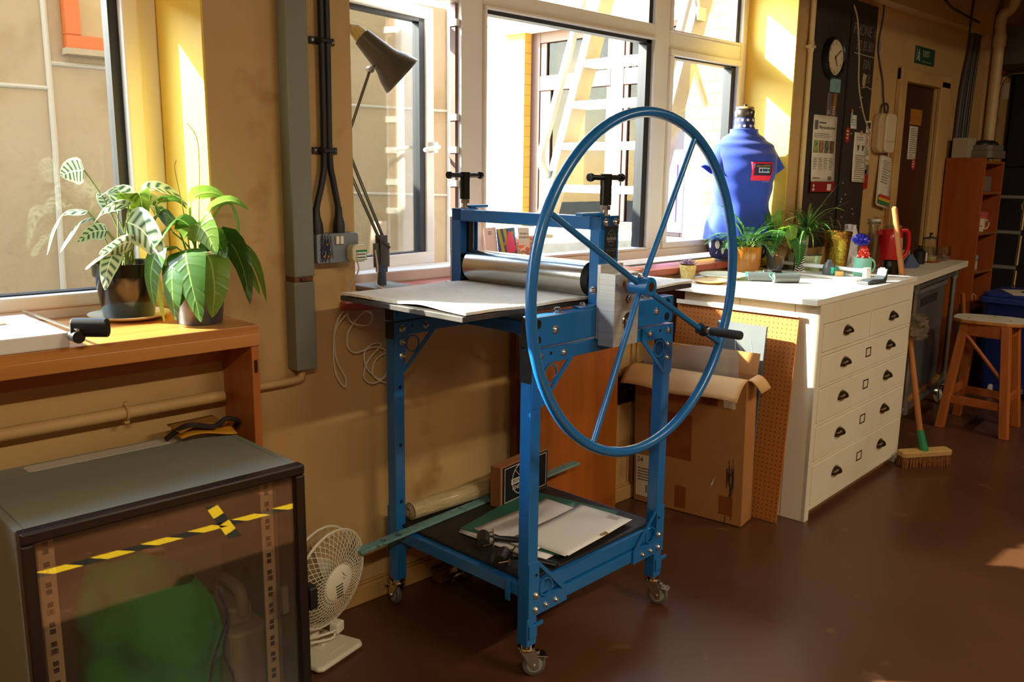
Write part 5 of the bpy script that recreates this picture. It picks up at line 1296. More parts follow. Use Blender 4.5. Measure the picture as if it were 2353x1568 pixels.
# ================================================================ MANNEQUIN
def dots(name, base, dot, cell, rad):
    m = bpy.data.materials.new(name); m.use_nodes = True; N = m.node_tree.nodes; L = m.node_tree.links; p = N['Principled BSDF']; p.inputs['Roughness'].default_value = .7
    uv = N.new('ShaderNodeUVMap'); v = N.new('ShaderNodeVectorMath'); v.operation = 'MULTIPLY'; v.inputs[1].default_value = (cell[0], cell[1], 0); L.new(uv.outputs[0], v.inputs[0])
    sp = N.new('ShaderNodeSeparateXYZ'); L.new(v.outputs[0], sp.inputs[0])
    def mt(op, a, b=None):
        x = N.new('ShaderNodeMath'); x.operation = op
        for i, q in enumerate((a, b)):
            if q is None: continue
            if isinstance(q, (int, float)): x.inputs[i].default_value = q
            else: L.new(q, x.inputs[i])
        return x.outputs[0]
    row = mt('FLOOR', sp.outputs[1]); fx = mt('SUBTRACT', mt('FRACT', mt('ADD', sp.outputs[0], mt('MULTIPLY', row, .5))), .5); fy = mt('SUBTRACT', mt('FRACT', sp.outputs[1]), .5)
    d = mt('SQRT', mt('ADD', mt('MULTIPLY', fx, fx), mt('MULTIPLY', fy, fy))); lt = mt('LESS_THAN', d, rad)
    x = N.new('ShaderNodeMix'); x.data_type = 'RGBA'; x.inputs[6].default_value = lin(base); x.inputs[7].default_value = lin(dot); L.new(lt, x.inputs['Factor']); L.new(x.outputs[2], p.inputs['Base Color'])
    return m
polka = dots('polka_cloth', '#1c2450', '#e8e6e0', (13, 7), .24); polkan = dots('polka_cloth_neck', '#1c2450', '#e8e6e0', (11, 4), .24)
mq = thing('dress_form', 'tailor dress form in a bright blue tee shirt standing on the window sill', 'mannequin', (3.985, 2.425, .988), -30)
def interp(tab, z):
    for (z0, *a), (z1, *b) in zip(tab, tab[1:]):
        if z <= z1:
            t = max(0, min(1, (z-z0)/(z1-z0))); t = t*t*(3-2*t); return [p+(q-p)*t for p, q in zip(a, b)]
    return list(tab[-1][1:])
BT = [(.03, .150, .100, 0), (.09, .158, .106, 0), (.16, .150, .104, 0), (.28, .122, .088, -.004), (.38, .136, .100, -.012), (.46, .150, .112, -.022), (.52, .158, .104, -.014), (.575, .150, .086, 0), (.61, .100, .066, .004), (.64, .058, .054, .006), (.68, .049, .049, .006), (.735, .046, .046, .006)]
def surf(a, z, off=0):
    hw, hd, cy = interp(BT, z)
    e = 1.0
    c, s_ = cos(a), sin(a)
    return Vector((hw*math.copysign(abs(c)**.85, c)*(1+off/hw), cy+hd*math.copysign(abs(s_)**.95, s_)*(1+off/hd), z))
MB().grid(lambda u, v: surf(2*pi*u, .04+.62*v), 48, 40).build('torso', polka, mq, smooth=True)
MB().grid(lambda u, v: surf(2*pi*u, .60+.115*v), 40, 10).build('neck', polkan, mq, smooth=True)
for q in (-1, 1):
    MB(TR((q*.082, -.004, 0))).lathe([(0, .012), (.055, .012), (.066, .03), (.070, .10), (.066, .15)], 32, sq=1.2).build('thigh', polka, mq, smooth=True, ang=50)
B(-.013, .013, -.115, -.02, .012, .115).build('leg_gap', mat('gap_black', '#050506', .9), mq, bevel=.01)  # near-black block filling the gap between the thighs
MB().lathe([(0, .79), (0, .765), (.030, .765), (.047, .752), (.052, .742), (.050, .716), (0, .716)][1:], 36, TR((0, .006, 0))).build('neck_cap', mat('cap_wood', '#2a2018', .3, coat=.5), mq, smooth=True, ang=40)
MB().lathe([(0, .757), (.046, .756), (.043, .766), (0, .768)], 36, TR((0, .006, 0))).build('cap_top', mat('cap_top_wood', '#a8804a', .5), mq, smooth=True, ang=40)
MB().cyl((0, .006, .766), (0, .006, .778), .009, n=12).build('finial', black_plastic, mq, smooth=True)
MB().cyl((0, 0, 0), (0, 0, .013), .11, n=36).build('base', mat('stand_grey', '#3b3b3d', .5), mq, smooth=True, ang=40)
tee = mat('blue_jersey', '#1d3fae', .8, c2='#1a3aa2', scale=3, sheen=.3, bump=.05, bscale=300)
rr = random.Random(1)
def teef(a, z):
    w_ = .010+.006*max(0, 1-abs(z-.28)/.2)
    if z < .46: w_ += .012*(.46-z)/.34
    fold = .006*sin(7*a+10*z)*max(0, min(1, (.42-z)/.2))+.005*sin(3*a-22*z)*max(0, 1-abs(z-.27)/.12)
    return surf(a, z, w_+fold)
t = MB(); t.grid(lambda u, v: teef(2*pi*u, .108+(.655-.108)*v**.94), 72, 60)
t = t.build('tee_shirt', tee, mq, smooth=True, solid=.003)
for q in (-1, 1):
    A = Vector((q*.108, .0, .572)); D = Vector((q*.40, -.04, -.90)).normalized()
    U = Vector((0, 1, 0)); Nn = D.cross(U).normalized()
    def sl_(u, v):
        a = 2*pi*u; r1 = .040+.026*v; r2 = .060+.014*v
        p = A+D*(-.005+.140*v)+Nn*(r1*cos(a))*(1 if v > .1 else .8)+U*(r2*sin(a))*(1 if v > .1 else .85)
        return p+Vector((0, 0, .004*sin(4*a)*v))
    MB().grid(sl_, 32, 14).build('sleeve', tee, mq, smooth=True, solid=.003)
    MB().tube([A+D*.07, A+D*.085], .045, n=20).build('arm_stump', polka, mq, smooth=True, ang=40)
MB().tube([teef(2*pi*k/40, .652)+Vector((0, 0, .002)) for k in range(40)], .004, n=6, closed=True).build('collar', tee, mq, smooth=True)
# cassette print on the wearer's left chest
A0 = R(270)+.22; ZP = .45; SX = .050; SZ_ = .045
def chest(u, v, off):   # u,v in -1..1
    # walk along the surface in angle for a given half width
    a = A0+u*SX/.145; p = teef(a, ZP+v*SZ_); n_ = Vector((cos(a)*.7, sin(a)*1.0, .12)).normalized()
    return p+n_*off
def decal(name, m_, u0, u1, v0, v1, off, round_=False, k=12):
    mb = MB()
    if round_:
        mb.grid(lambda s_, r_: chest((u0+u1)/2+(u1-u0)/2*r_*cos(2*pi*s_), (v0+v1)/2+(v1-v0)/2*r_*sin(2*pi*s_), off), 20, 4)
    else: mb.grid(lambda s_, r_: chest(u0+(u1-u0)*s_, v0+(v1-v0)*r_, off), k, k)
    return mb.build(name, m_, mq, smooth=True, solid=.0005)
red_p = mat('print_red', '#f0284a', .7); pur = mat('print_purple', '#2a1240', .7); sil = mat('print_silver', '#b9cfd0', .6); yel = mat('print_yellow', '#d8d24a', .7)
decal('print_body', red_p, -1, 1, -1, 1, .0035)
decal('print_window', pur, -.82, .82, -.45, .80, .0047)
decal('print_reel_plate', sil, -.55, .55, -.15, .40, .0059)
decal('print_tape', mat('print_blue', '#22386e', .7), -.26, .26, -.02, .26, .0070)
for u in (-.41, .41): decal('print_reel', mat('print_dark', '#101c20', .7), u-.095, u+.095, -.05, .28, .0070, True)
for u in (-.4, -.25, .25, .4): decal('print_dot', mat('print_dark_red', '#b0142c', .7), u-.03, u+.03, -.78, -.70, .0048, True, 6)
tx = text('print_text', 'airs to the Prom,', .0125, yel, Matrix.Identity(4), mq, ext=.0)
for v_ in tx.data.vertices:
    p = v_.co; v_.co = chest(p.x/.060*.92, .60+p.y/.040+.05*(p.x/.06), .0062)
mb = MB()
for k in range(9): mb.grid(lambda s_, r_: chest(-.05+k*.11+.08*s_, -1.16+.07*r_, .0035), 2, 1)
mb.build('print_caption', mat('print_pale', '#9aa4b8', .7), mq)

# postcards in a clear holder on the sill -----------------------------------
phold = thing('card_holder', 'clear acrylic holder of postcards on the sill behind the press', 'card holder', (2.39, 2.47, 1.0225), 14)
MB().box(-.15, .15, -.004, -.002, 0, .085).box(-.15, .15, -.03, .03, 0, .003).build('holder', pane('acrylic', '#f2f4f4', base=.04), phold)
def card_(name, label, x, w_, h_, z, m_, y=.004, tilt=-8, roll=0):
    o = thing(name, label, 'postcard', M=Matrix.Translation((2.39, 2.47, 1.027)) @ Matrix.Rotation(R(14), 4, 'Z') @ Matrix.Translation((x, y, z)) @ Matrix.Rotation(R(tilt), 4, 'X') @ Matrix.Rotation(R(roll), 4, 'Y'))
    B(-w_/2, w_/2, -.0008, 0, 0, h_).build('card', m_, o)
    return o
c1 = card_('postcard', 'blank pink postcard at the window end of the card holder', -.092, .085, .178, .006, mat('pink_card', '#f0d0c6', .6), .007)
m = MB(); text_bars(m, -.015, .015, .15, .165, 2, TR((0, -.0009, 0), rx=90), seed=7); text_bars(m, .005, .03, .02, .035, 2, TR((0, -.0009, 0), rx=90), seed=8); m.build('print', ink, c1)
c2 = card_('postcard', 'postcard of a pink ice cream cone on blue and yellow stripes with stars', .012, .135, .165, .012, mat('card_blue', '#3a5a8a', .6), .002)
FMc = TR((0, -.0009, 0), rx=90)
m = MB()
for x in (-.062, -.022): m.prism([(x+.0, .165), (x+.022, .165), (x+.058, 0), (x+.034, 0)], 0, .0003, FMc)
for (x, y, r_) in ((-.046, .135, .010), (-.018, .105, .010), (-.036, .07, .009), (.045, .145, .012), (-.01, .06, .010), (-.022, .03, .008)):
    m.prism([(x+(r_ if k % 2 == 0 else r_*.42)*cos(pi/2+pi*k/5), y+(r_ if k % 2 == 0 else r_*.42)*sin(pi/2+pi*k/5)) for k in range(10)], .0002, .0005, FMc)
m.build('stripe', mat('card_yellow', '#b8a82a', .6), c2)
m = MB()
for (y, r_) in ((.085, .036), (.105, .032), (.125, .026), (.143, .015)): m.prism([(.026+r_*cos(2*pi*k/20), y+.62*r_*sin(2*pi*k/20)) for k in range(20)], .0003, .0008+(.15-y)*.001, FMc)
m.build('ice_cream', mat('card_pink', '#ee4a72', .6), c2)
MB().prism([(.0, .065), (.052, .065), (.045, .0), (.008, .0)], .0003, .0007, FMc).build('cone', mat('card_tan', '#c98a4a', .6), c2)
c3 = card_('postcard', 'white postcard lettered THE POINT IS PORTSMOUTH leaning in the holder', .112, .085, .07, .105, mat('white_card', '#efe4da', .6), -.004, -8, 3)
text('lettering', 'THE POINT IS', .0105, mat('card_ink', '#1c1c1e', .7), TR((0, -.001, .045), rx=90), c3, ext=.0002)
text('lettering', 'PORTSMOUTH', .0115, mat('card_ink', '#1c1c1e'), TR((0, -.001, .030), rx=90), c3, ext=.0002)
c4 = card_('postcard', 'orange picture postcard at the wheel end of the card holder', .150, .14, .135, .003, mat('card_orange', '#e07a4a', .6, c2='#f0d8c0', scale=30, stretch=(1, 1, 3), thr=(.5, .56)), .0)

# ================================================================ RIGHT WALL: blackboards and pinned things
Yw = W-.001
bk_m = mat('blackboard_paint', '#2e231b', .65, c2='#3a2d22', scale=2, thr=(.4, .8))
bb1 = thing('blackboard', 'dark blackboard panel carrying the round clock and the notice', 'blackboard', (4.545, W, 1.66)); MB().box(-.185, .19, -.012, -.001, -.62, .69).build('panel', bk_m, bb1)
bb2 = thing('blackboard', 'dark blackboard panel with chalked phone number beside the bare wall', 'blackboard', (4.90, W, 1.66)); MB().box(-.155, .155, -.016, -.001, -.62, .69).build('panel', bk_m, bb2)
bst = thing('wood_strip', 'dark upright strip between the two blackboard panels', 'strip', (4.74, W, 1.66)); MB().box(-.004, .004, -.020, -.0, -.62, .69).build('strip', mat('strip_dark', '#1f1712', .6), bst)
chk = mat('chalk_tan', '#a8977e', .9)
YB2 = W-.0165
def chalk(s_, size, x, z, shear=.1, sx=.8): return text('chalk_lettering', s_, size, chk, wallM(x, YB2, z), None, 'CENTER', .0003, sx, shear, off=-.0022)
cl_ = [chalk('PHONE #', .085, 4.915, 2.205), chalk('292 85 801', .080, 4.925, 2.125, .15, .62), chalk('BIN', .075, 4.965, 2.03, .15), chalk('FOI', .075, 4.975, 1.955, .1)]
m = MB(); m.tube([(4.80, YB2, 2.082), (4.92, YB2, 2.080), (5.05, YB2, 2.078)], .003, n=6).tube([(4.92, YB2, 1.905), (4.98, YB2, 1.915), (5.05, YB2, 1.905)], .003, n=6)
ul = m.build('chalk_underline', chk)
for o in cl_+[ul]: o.parent = bb2; o.matrix_parent_inverse = bb2.matrix_basis.inverted()
ylw = MB().prism([(4.925, 1.925), (4.955, 1.905), (4.975, 1.975), (4.93, 1.985)], -.0012, 0, Matrix(((1, 0, 0, 0), (0, 0, 1, YB2), (0, 1, 0, 0), (0, 0, 0, 1)))).build('paper_scrap', mat('buff_scrap', '#b39a6a', .8)); tag(ylw, 'torn buff paper scrap stuck over the chalk letters', 'paper scrap')
# clock
ck = thing('wall_clock', 'round wall clock with cream face on the dark board', 'clock', (4.545, W-.012, 2.03))
FK = TR((0, 0, 0), rx=90)
MB().lathe([(0, 0), (.104, 0), (.106, .012), (.102, .034), (.094, .036), (.090, .026), (0, .022)][:-1]+[(.088, .024), (0, .022)], 48, FK).build('case', mat('clock_black', '#191512', .3), ck, smooth=True, ang=35)
fc = MB().lathe([(0, .0245), (.091, .0245), (.091, .022)], 48, FK).build('face', mat('clock_face', '#d8c49a', .6), ck, smooth=True, ang=30)
MB().tube([FK @ Vector((.099*cos(a), .099*sin(a), .035)) for a in [R(40+100*k/20) for k in range(21)]], .0022, n=6).build('rim_highlight', zinc, ck, smooth=True)
m_i = mat('clock_ink', '#3a2414', .6)
for k in range(12):
    a = R(90-30*(k+1)); text('numeral', str(k+1), .026, m_i, FK @ TR((.072*cos(a), .072*sin(a), .0248)), fc, ext=.0002, sx=.9)
m = MB()
for ang_, L_, w_ in ((90-360*(5+9/60)/12+4, .048, .0028), (90-6*9, .068, .0022)): m.box(-.010, L_, -w_, w_, .0262, .0272, FK @ Matrix.Rotation(R(ang_), 4, 'Z'))
m.lathe([(0, .029), (.006, .028), (.006, .026)], 14, FK); m.build('hands', m_i, ck)
# notices
def sheet(name, label, x, z, w_, h_, m_=paper, cat='notice', roll=0, y=W-.0135, curl=.004, grp=None):
    o = thing(name, label, cat, M=Matrix.Translation((x, y, z)) @ Matrix.Rotation(R(roll), 4, 'Y'), group=grp)
    MB().grid(lambda u, v: Vector(((u-.5)*w_, -.0012-curl*(1-v)**2, -h_+h_*v)), 4, 10).build('sheet', m_, o, solid=.0006, smooth=True)
    return o
np_ = mat('notice_paper', '#d8cdb4', .75)
n1 = sheet('notice_poster', 'long printed notice with four small pictures and a red footer on the blackboard', 4.535, 1.735, .265, .345, np_, curl=.010)
FN = TR((0, -.0028, 0), rx=90)
def fn_(y): return TR((0, -.0025-.010*(1-(y+.345)/.345)**2, 0), rx=90)
m = MB()
m.box(-.118, -.082, -.075, -.028, 0, .0008, fn_(-.05))
text_bars(m, -.118, .115, -.118, -.092, 3, fn_(-.1), h=.28, seed=21)
for k, (n_, y_) in enumerate(((9, -.30), (11, -.315), (8, -.29), (7, -.285))): text_bars(m, -.118+k*.06, -.070+k*.06, y_, -.218, n_, fn_(-.25), h=.3, seed=30+k)
text_bars(m, -.118, -.02, -.335, -.318, 1, fn_(-.33), seed=44); m.box(.055, .095, -.338, -.318, 0, .0006, fn_(-.33))
m.build('print', mat('grey_print', '#6a5f50', .8), n1)
text('lettering', 'What you need to know', .026, mat('head_ink', '#4a4034', .8), fn_(-.06) @ TR((-.070, -.062, .0008)), n1, 'LEFT', .0002, .70)
m = MB(); text_bars(m, -.070, .03, -.045, -.032, 1, fn_(-.04), h=.5, seed=3); m.build('subheading', mat('head_ink', '#4a4034'), n1)
for k, (a, b) in enumerate((('#4a7a6a', '#b8b03a'), ('#6a3a1e', '#c09a5a'), ('#2e3a24', '#8a8a6a'), ('#5a3a22', '#8a5a36'))):
    MB().box(-.118+k*.060, -.068+k*.060, -.195, -.130, 0, .0008, fn_(-.16)).build('picture', mat('notice_picture_%d' % k, a, .7, c2=b, scale=40), n1)
ft = MB().box(-.1325, .1325, -.400, -.346, 0, .0010, fn_(-.345)).build('footer', mat('footer_red', '#8f1416', .6), n1)
MB().box(.05, .095, -.393, -.358, .0010, .0016, fn_(-.345)).build('footer_panel', np_, ft)
MB().lathe([(0, .002), (.009, .002), (.009, .001)], 16, fn_(-.345) @ TR((-.103, -.366, 0))).box(-.114, -.092, -.392, -.380, .001, .0018, fn_(-.345)).build('footer_mark', np_, ft)
n2 = sheet('notice_sheet', 'white sheet with two small drawings taped on the chalked blackboard', 4.965, 1.662, .165, .275, np_, y=W-.0175, curl=.008, roll=1.5)
m = MB(); fq = TR((0, -.0045, 0), rx=90)
text_bars(m, -.06, .05, -.045, -.02, 2, fq, seed=51, h=.2); text_bars(m, -.06, .065, -.26, -.12, 12, TR((0, -.010, 0), rx=90), seed=52, h=.22)
for x in (-.03, .03): m.prism([(x-.012, -.07), (x+.014, -.068), (x+.010, -.085), (x+.002, -.10), (x-.004, -.10), (x-.003, -.085)], 0, .0008, TR((0, -.006, 0), rx=90))
m.build('print', mat('grey_print', '#6a5f50'), n2)
B(-.012, .012, -.003, -.001, -.012, .012).build('tape', mat('buff_tape', '#c09a50', .6), n2)
n3 = sheet('notice_sheet', 'small white note on the blackboard above the red sticker', 4.855, 1.755, .075, .075, mat('note_white', '#d9d8cc', .7), y=W-.0175)
m = MB(); text_bars(m, -.025, .03, -.06, -.02, 3, TR((0, -.004, 0), rx=90), seed=61, h=.25); m.build('handwriting', mat('pale_ink', '#7a8a96', .7), n3)
B(-.036, -.018, -.003, -.0008, -.05, .02).build('tag', mat('note_tag', '#a8b4ac', .7), n3); B(-.036, -.02, -.0035, -.001, .012, .03).build('peg', mat('orange_peg', '#c07a2a', .6), n3)
blue_card = MB().box(4.555, 4.675, W-.0145, W-.0135, 1.860, 1.930).build('sheet', mat('pale_blue_card', '#7fa6a4', .7, c2='#6a918f', scale=30)); blue_card.name = 'blue_note'; tag(blue_card, 'pale blue note pinned just below the clock', 'note')
ph = thing('picture_strip', 'tall dark picture card hanging below the pale blue note', 'picture', (4.60, W-.0135, 1.795))
MB().box(-.065, -.005, -.001, 0, -.06, .060).build('card', mat('dark_picture', '#4a3424', .6, c2='#7a7478', scale=18, stretch=(3, 1, .6)), ph); MB().box(.0, .045, -.001, 0, -.06, .060).build('card', mat('dark_picture2', '#5a3a1c', .6, c2='#a8722a', scale=18, stretch=(3, 1, .6)), ph)
m = MB(); text_bars(m, -.055, -.025, -.052, -.03, 4, TR((0, -.0012, 0), rx=90), seed=4); text_bars(m, .005, .03, -.055, -.005, 4, TR((0, -.0012, 0), rx=90), seed=5); m.build('print', np_, ph)
def red_spot(name, label, x, z, y, w_=.045, h_=.085):
    o = thing(name, label, 'sticker', (x, y, z)); MB().prism(rrect(w_, h_, w_*.49), 0, .0015, TR((0, 0, 0), rx=90)).build('disc', mat('sticker_red', '#b8241e', .5), o)
    m = MB(); text_bars(m, -w_*.32, w_*.32, -h_*.3, h_*.35, 3, TR((0, -.0015, 0), rx=90), seed=9, h=.5); m.build('print', np_, o)
red_spot('red_sticker', 'oval red sticker on the strip beside the printed notice', 4.80, 1.645, W-.0165)
red_spot('red_sticker', 'small oval red sticker low on the brown door', 5.83, 1.50, 2.3095, .06, .075)
mini = thing('photo_strip', 'column of four small white photos pinned on the edge of the blackboard', 'photos', (5.055, W-.0165, 1.70))
for k, (z, r_) in enumerate(((.0, -4), (-.085, 12), (-.15, -2), (-.23, 2))):
    MB().box(-.032, .032, -.001, 0, z-.035, z+.032, TR((0, 0, 0), ry=r_)).build('photo', np_, mini)
    MB().box(-.022, .024, -.0016, -.001, z-.012, z+.022, TR((0, 0, 0), ry=r_)).build('picture', mat('mini_dark' if k in (0,) else 'mini_grey', '#3a2c22' if k == 0 else '#9a8e7c', .7), mini)
rl2 = thing('leaflet', 'narrow red and grey leaflet at the edge of the blackboard', 'leaflet', (5.075, W-.0165, 1.40)); B(-.03, .03, -.001, 0, -.05, .03).build('card', mat('leaflet_red', '#a01a18', .6), rl2); B(-.03, .03, -.001, 0, .03, .085).build('top', mat('leaflet_grey', '#7a6a58', .7), rl2)
rr = random.Random(14)
pin0 = None
for k in range(20):
    x, z = rr.uniform(4.755, 5.03), rr.uniform(1.12, 1.9)
    if pin0 is None:
        pin0 = MB().cyl((0, 0, 0), (0, -.004, 0), .004, n=10).build('drawing_pin', mat('pin_white', '#cfc6b4', .4)); o = pin0
        tag(o, 'tiny white drawing pin stuck in the chalked blackboard', 'pin', 'drawing pins in the chalked blackboard')
    else:
        o = pin0.copy(); COL.objects.link(o)
    o.location = (x, W-.0162, z)
cable2 = MB().tube([(4.74, W-.02, 2.32), (4.80, W-.02, 2.25), (4.85, W-.02, 2.08), (4.875, W-.02, 1.93), (4.93, W-.02, 1.82), (5.0, W-.02, 1.73), (5.075, W-.02, 1.665)], .0045, n=8, sub=5).build('cord', mat('pale_cord', '#b8a488', .6), smooth=True); tag(cable2, 'pale cord looping down across the chalked blackboard', 'cord')
pp = thing('white_pipe', 'slim cream pipe running up the wall left of the blackboards', 'pipe', (4.31, W-.018, 0))
MB().cyl((0, 0, .95), (0, 0, 2.89), .014, n=16).build('pipe', mat('cream_pipe', '#d0b47e', .45), pp, smooth=True); MB().box(-.028, .020, -.018, .016, 2.055, 2.068).cyl((0, 0, 2.04), (0, 0, 2.085), .017, n=16).build('bracket', mat('cream_pipe', '#d0b47e'), pp)
# beige wall unit with its lead
un = thing('wall_unit', 'rounded cream plastic unit on the wall between blackboard and door', 'wall unit', (5.235, W, 1.67))
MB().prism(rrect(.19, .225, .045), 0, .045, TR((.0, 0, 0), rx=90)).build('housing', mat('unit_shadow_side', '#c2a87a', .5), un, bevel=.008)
MB().prism(rrect(.135, .222, .030), .045, .062, TR((.028, 0, 0), rx=90)).build('cover', mat('unit_cream', '#d8c4a0', .45), un, bevel=.006)
MB().box(-.040, .095, -.063, -.062, -.048, -.045).build('joint', mat('unit_joint', '#a08a64', .6), un)
MB().tube([(-.02, -.01, .11), (-.01, -.01, .16), (.06, -.01, .17), (.075, -.01, .13), (.04, -.01, .125), (.0, -.01, .20), (-.03, -.008, .30), (-.10, -.006, .42), (-.12, -.006, .50), (-.09, -.006, .66), (-.10, -.006, .9)], .0045, n=8, sub=5).build('lead', mat('violet_lead', '#3b2f36', .5), un, smooth=True)
bt_ = thing('blue_tag', 'little pale blue tag on the bare wall left of the exit sign', 'tag', (5.14, W, 2.155)); MB().prism([(-.016, -.03), (.016, -.03), (.016, .01), (0, .03), (-.016, .01)], 0, .0015, TR((0, 0, 0), rx=90)).build('card', mat('tag_blue', '#6a8a96', .7), bt_)
hg = thing('hanging_papers', 'clipped sheaf of papers with a tricolour stripe hanging on the wall by the door', 'papers', M=Matrix.Translation((5.345, W-.004, 1.545)) @ Matrix.Rotation(R(9), 4, 'Y'))
B(-.018, .018, -.006, 0, -.015, .045).build('clip', mat('clip_dark', '#4a4034', .4), hg)
for k in range(3): MB().grid(lambda u, v: Vector((-.085+u*.17+k*.006, -.003-.003*k-.02*(1-v)*(1-k*.1), -.30+.30*v-.004*k)), 3, 8).build('sheet', np_, hg, solid=.0006, smooth=True)
m = MB(); text_bars(m, -.06, .07, -.17, -.03, 9, TR((0, -.022, 0), rx=90), seed=71, h=.2); m.build('print', mat('grey_print', '#6a5f50'), hg)
for k, cc in enumerate(('#b8342a', '#d8a82a', '#2f7a4a')): MB().box(-.075, .082, -.034, -.033, -.255-.018*k, -.238-.018*k).build('stripe', mat('stripe_%d' % k, cc, .6), hg)
# exit sign
ex = thing('exit_sign', 'green EXIT sign with a running figure above the brown door', 'sign', (5.79, W, 2.158))
B(-.147, .147, -.008, 0, -.050, .050).build('board', mat('sign_green', '#1d4a34', .5), ex, bevel=.001)
sw = mat('sign_white', '#bdb796', .6)
text('lettering', 'EXIT', .052, sw, TR((.010, -.0085, .010), rx=90), ex, ext=.0004)
m = MB(); FX = TR((-.105, -.0083, 0), rx=90)
m.prism([(-.030, -.040), (-.026, -.040), (-.026, .040), (-.030, .040)], 0, .0004, FX).lathe([(0, .0006), (.007, .0004), (.007, 0)], 12, FX @ TR((.004, .028, 0)))
m.tube([FX @ Vector(p) for p in ((.0, .018, 0), (.0, -.004, 0), (.014, -.018, 0), (.010, -.036, 0))], .004, n=6).tube([FX @ Vector(p) for p in ((.0, -.004, 0), (-.010, -.018, 0), (-.020, -.030, 0))], .004, n=6).tube([FX @ Vector(p) for p in ((-.016, .010, 0), (.0, .016, 0), (.014, .004, 0))], .003, n=6)
m.build('figure', sw, ex)
m = MB(); text_bars(m, -.05, .125, -.042, -.028, 1, TR((0, -.0083, 0), rx=90), seed=81, h=.6); m.build('print', mat('sign_dim', '#6f8a6a', .6), ex)
# door fittings
dl = thing('door_panel', 'small orange wooden panel fixed on the brown door', 'panel', (5.79, 2.309, 1.79)); B(-.085, .085, -.008, 0, -.048, .048).build('panel', wood('orange_panel', '#b87a2a', '#a0641c', 'X', .5, 5), dl, bevel=.001)
dn = sheet('door_notice', 'tall typed notice taped on the brown door under the orange panel', 5.785, 1.735, .135, .205, np_, y=2.309, curl=.001)
m = MB(); text_bars(m, -.05, .05, -.195, -.01, 14, TR((0, -.003, 0), rx=90), seed=91, h=.25); m.build('print', mat('grey_print', '#6a5f50'), dn)
# dark cables and pipe in the corner
cbx = thing('cable_bundle', 'bundle of dark cables running down the wall right of the door', 'cables', (6.42, W-.02, 0))
for k, (x0, x1) in enumerate(((.10, -.02), (.13, .03), (.16, .08), (.19, .12), (.22, .16))):
    MB().tube([(x0, 0, 2.88), (x0, 0, 2.4), (x1+.02, 0, 2.0), (x1, 0, 1.55), (x1, 0, 1.48)], .016, n=10, sub=4).build('cable', cb if k % 2 else mat('grey_cable', '#4a3f36', .5), cbx, smooth=True)
cn = MB(); cn.box(6.66, 6.80, 2.215, W, .0, 2.9); struct(cn.build('trim_10', wall_m))
dp = thing('down_pipe', 'cream boxed drain pipe in the far corner by the dark machine', 'pipe', (6.735, 2.17, 0)); MB().cyl((0, 0, .0), (0, 0, 2.3), .035, n=18).cyl((0, 0, 2.3), (0, 0, 2.38), .042, n=18).tube([(0, 0, 2.38), (0, 0, 2.5), (.05, -.05, 2.58), (.1, -.1, 2.88)], .035, n=14, sub=4).build('pipe', mat('cream_pipe', '#d0b47e'), dp, smooth=True)
wc = MB().tube([(5.75, 2.19, 2.88), (5.78, 2.19, 2.6), (5.80, 2.19, 2.5)], .007, n=8).tube([(6.28, 2.2, 2.88), (6.27, 2.2, 2.55), (6.25, 2.2, 2.32), (6.24, 2.2, 2.25)], .006, n=8).tube([(4.9, 2.195, 2.75), (5.3, 2.195, 2.60), (5.9, 2.195, 2.45), (6.4, 2.195, 2.42)], .006, n=6).build('loose_wire', mat('dark_wire', '#2e221a', .6), smooth=True)
tag(wc, 'loose dark wires hanging from the ceiling edge above the door', 'wires')
# ================================================================ BENCH ON A TROLLEY
BR = 8.0
bn = thing('trolley_bench', 'white topped bench on a galvanised wheeled trolley beyond the chest', 'bench', (4.50, 1.745, 0), BR)
MB().prism([(0, 0), (1.44, 0), (1.44, .30), (1.2, .30), (1.2, .34), (0, .34)], .868, .905).build('top', mat('bench_white', '#e2dac6', .45, c2='#d6ccb4', scale=3), bn, bevel=.003)
gal = mat('galvanised', '#9c978c', .35, .8, c2='#7d786e', scale=12)
for x in (.34, 1.30):
    for y in (.045, .29): MB().cyl((x, y, .13), (x, y, .868), .017, n=16).cyl((x, y, .80), (x, y, .855), .023, n=16).cyl((x, y, .13), (x, y, .20), .024, n=16).build('leg', gal, bn, smooth=True, ang=40)
MB().tube([(0.05, .045, .835), (1.34, .045, .835)], .017, n=12).tube([(.05, .045, .15), (1.34, .045, .15)], .017, n=12).tube([(1.30, .045, .15), (1.30, .29, .15)], .017, n=12).tube([(1.30, .03, .835), (1.30, .30, .835)], .02, n=12).build('frame', gal, bn, smooth=True, ang=40)
B(.02, 1.34, .06, .30, .150, .185).build('deck', wood('deck_plank', '#a8783a', '#8a5c28', 'X', .6, 4), bn, bevel=.003)
cw2 = mat('castor_white', '#b8b2a4', .4)
for x, y in ((1.27, .05), (.10, .05), (1.27, .28), (.10, .28)):
    ca = bpy.data.objects.new('caster', None); COL.objects.link(ca); ca.parent = bn; ca.location = (x, y, 0); ca.rotation_euler = (0, 0, R(30))
    MB().lathe([(0, -.014), (.04, -.014), (.05, -.008), (.05, .008), (.04, .014), (0, .014)], 28, TR((.03, 0, .0505), rx=90)).build('wheel', cw2, ca, smooth=True, ang=40)
    MB().box(-.02, .045, -.022, -.018, .05, .132).box(-.02, .045, .018, .022, .05, .132).box(-.03, .04, -.025, .025, .128, .134).build('fork', chrome, ca)
crt = thing('storage_crate', 'tall smoky plastic crate standing on the deck of the wheeled bench', 'crate', (4.50, 1.745, 0), BR)
MB().prism(rrect(.86, .215, .02), .186, .80, TR((.79, .178, 0))).build('body', mat('smoky_plastic', '#55504a', .3, c2='#5f5a54', scale=3, coat=.3), crt, bevel=.006)
MB().prism(rrect(.875, .235, .022), .775, .806, TR((.79, .178, 0))).build('rim', mat('smoky_rim', '#6f6a62', .3), crt, bevel=.004)
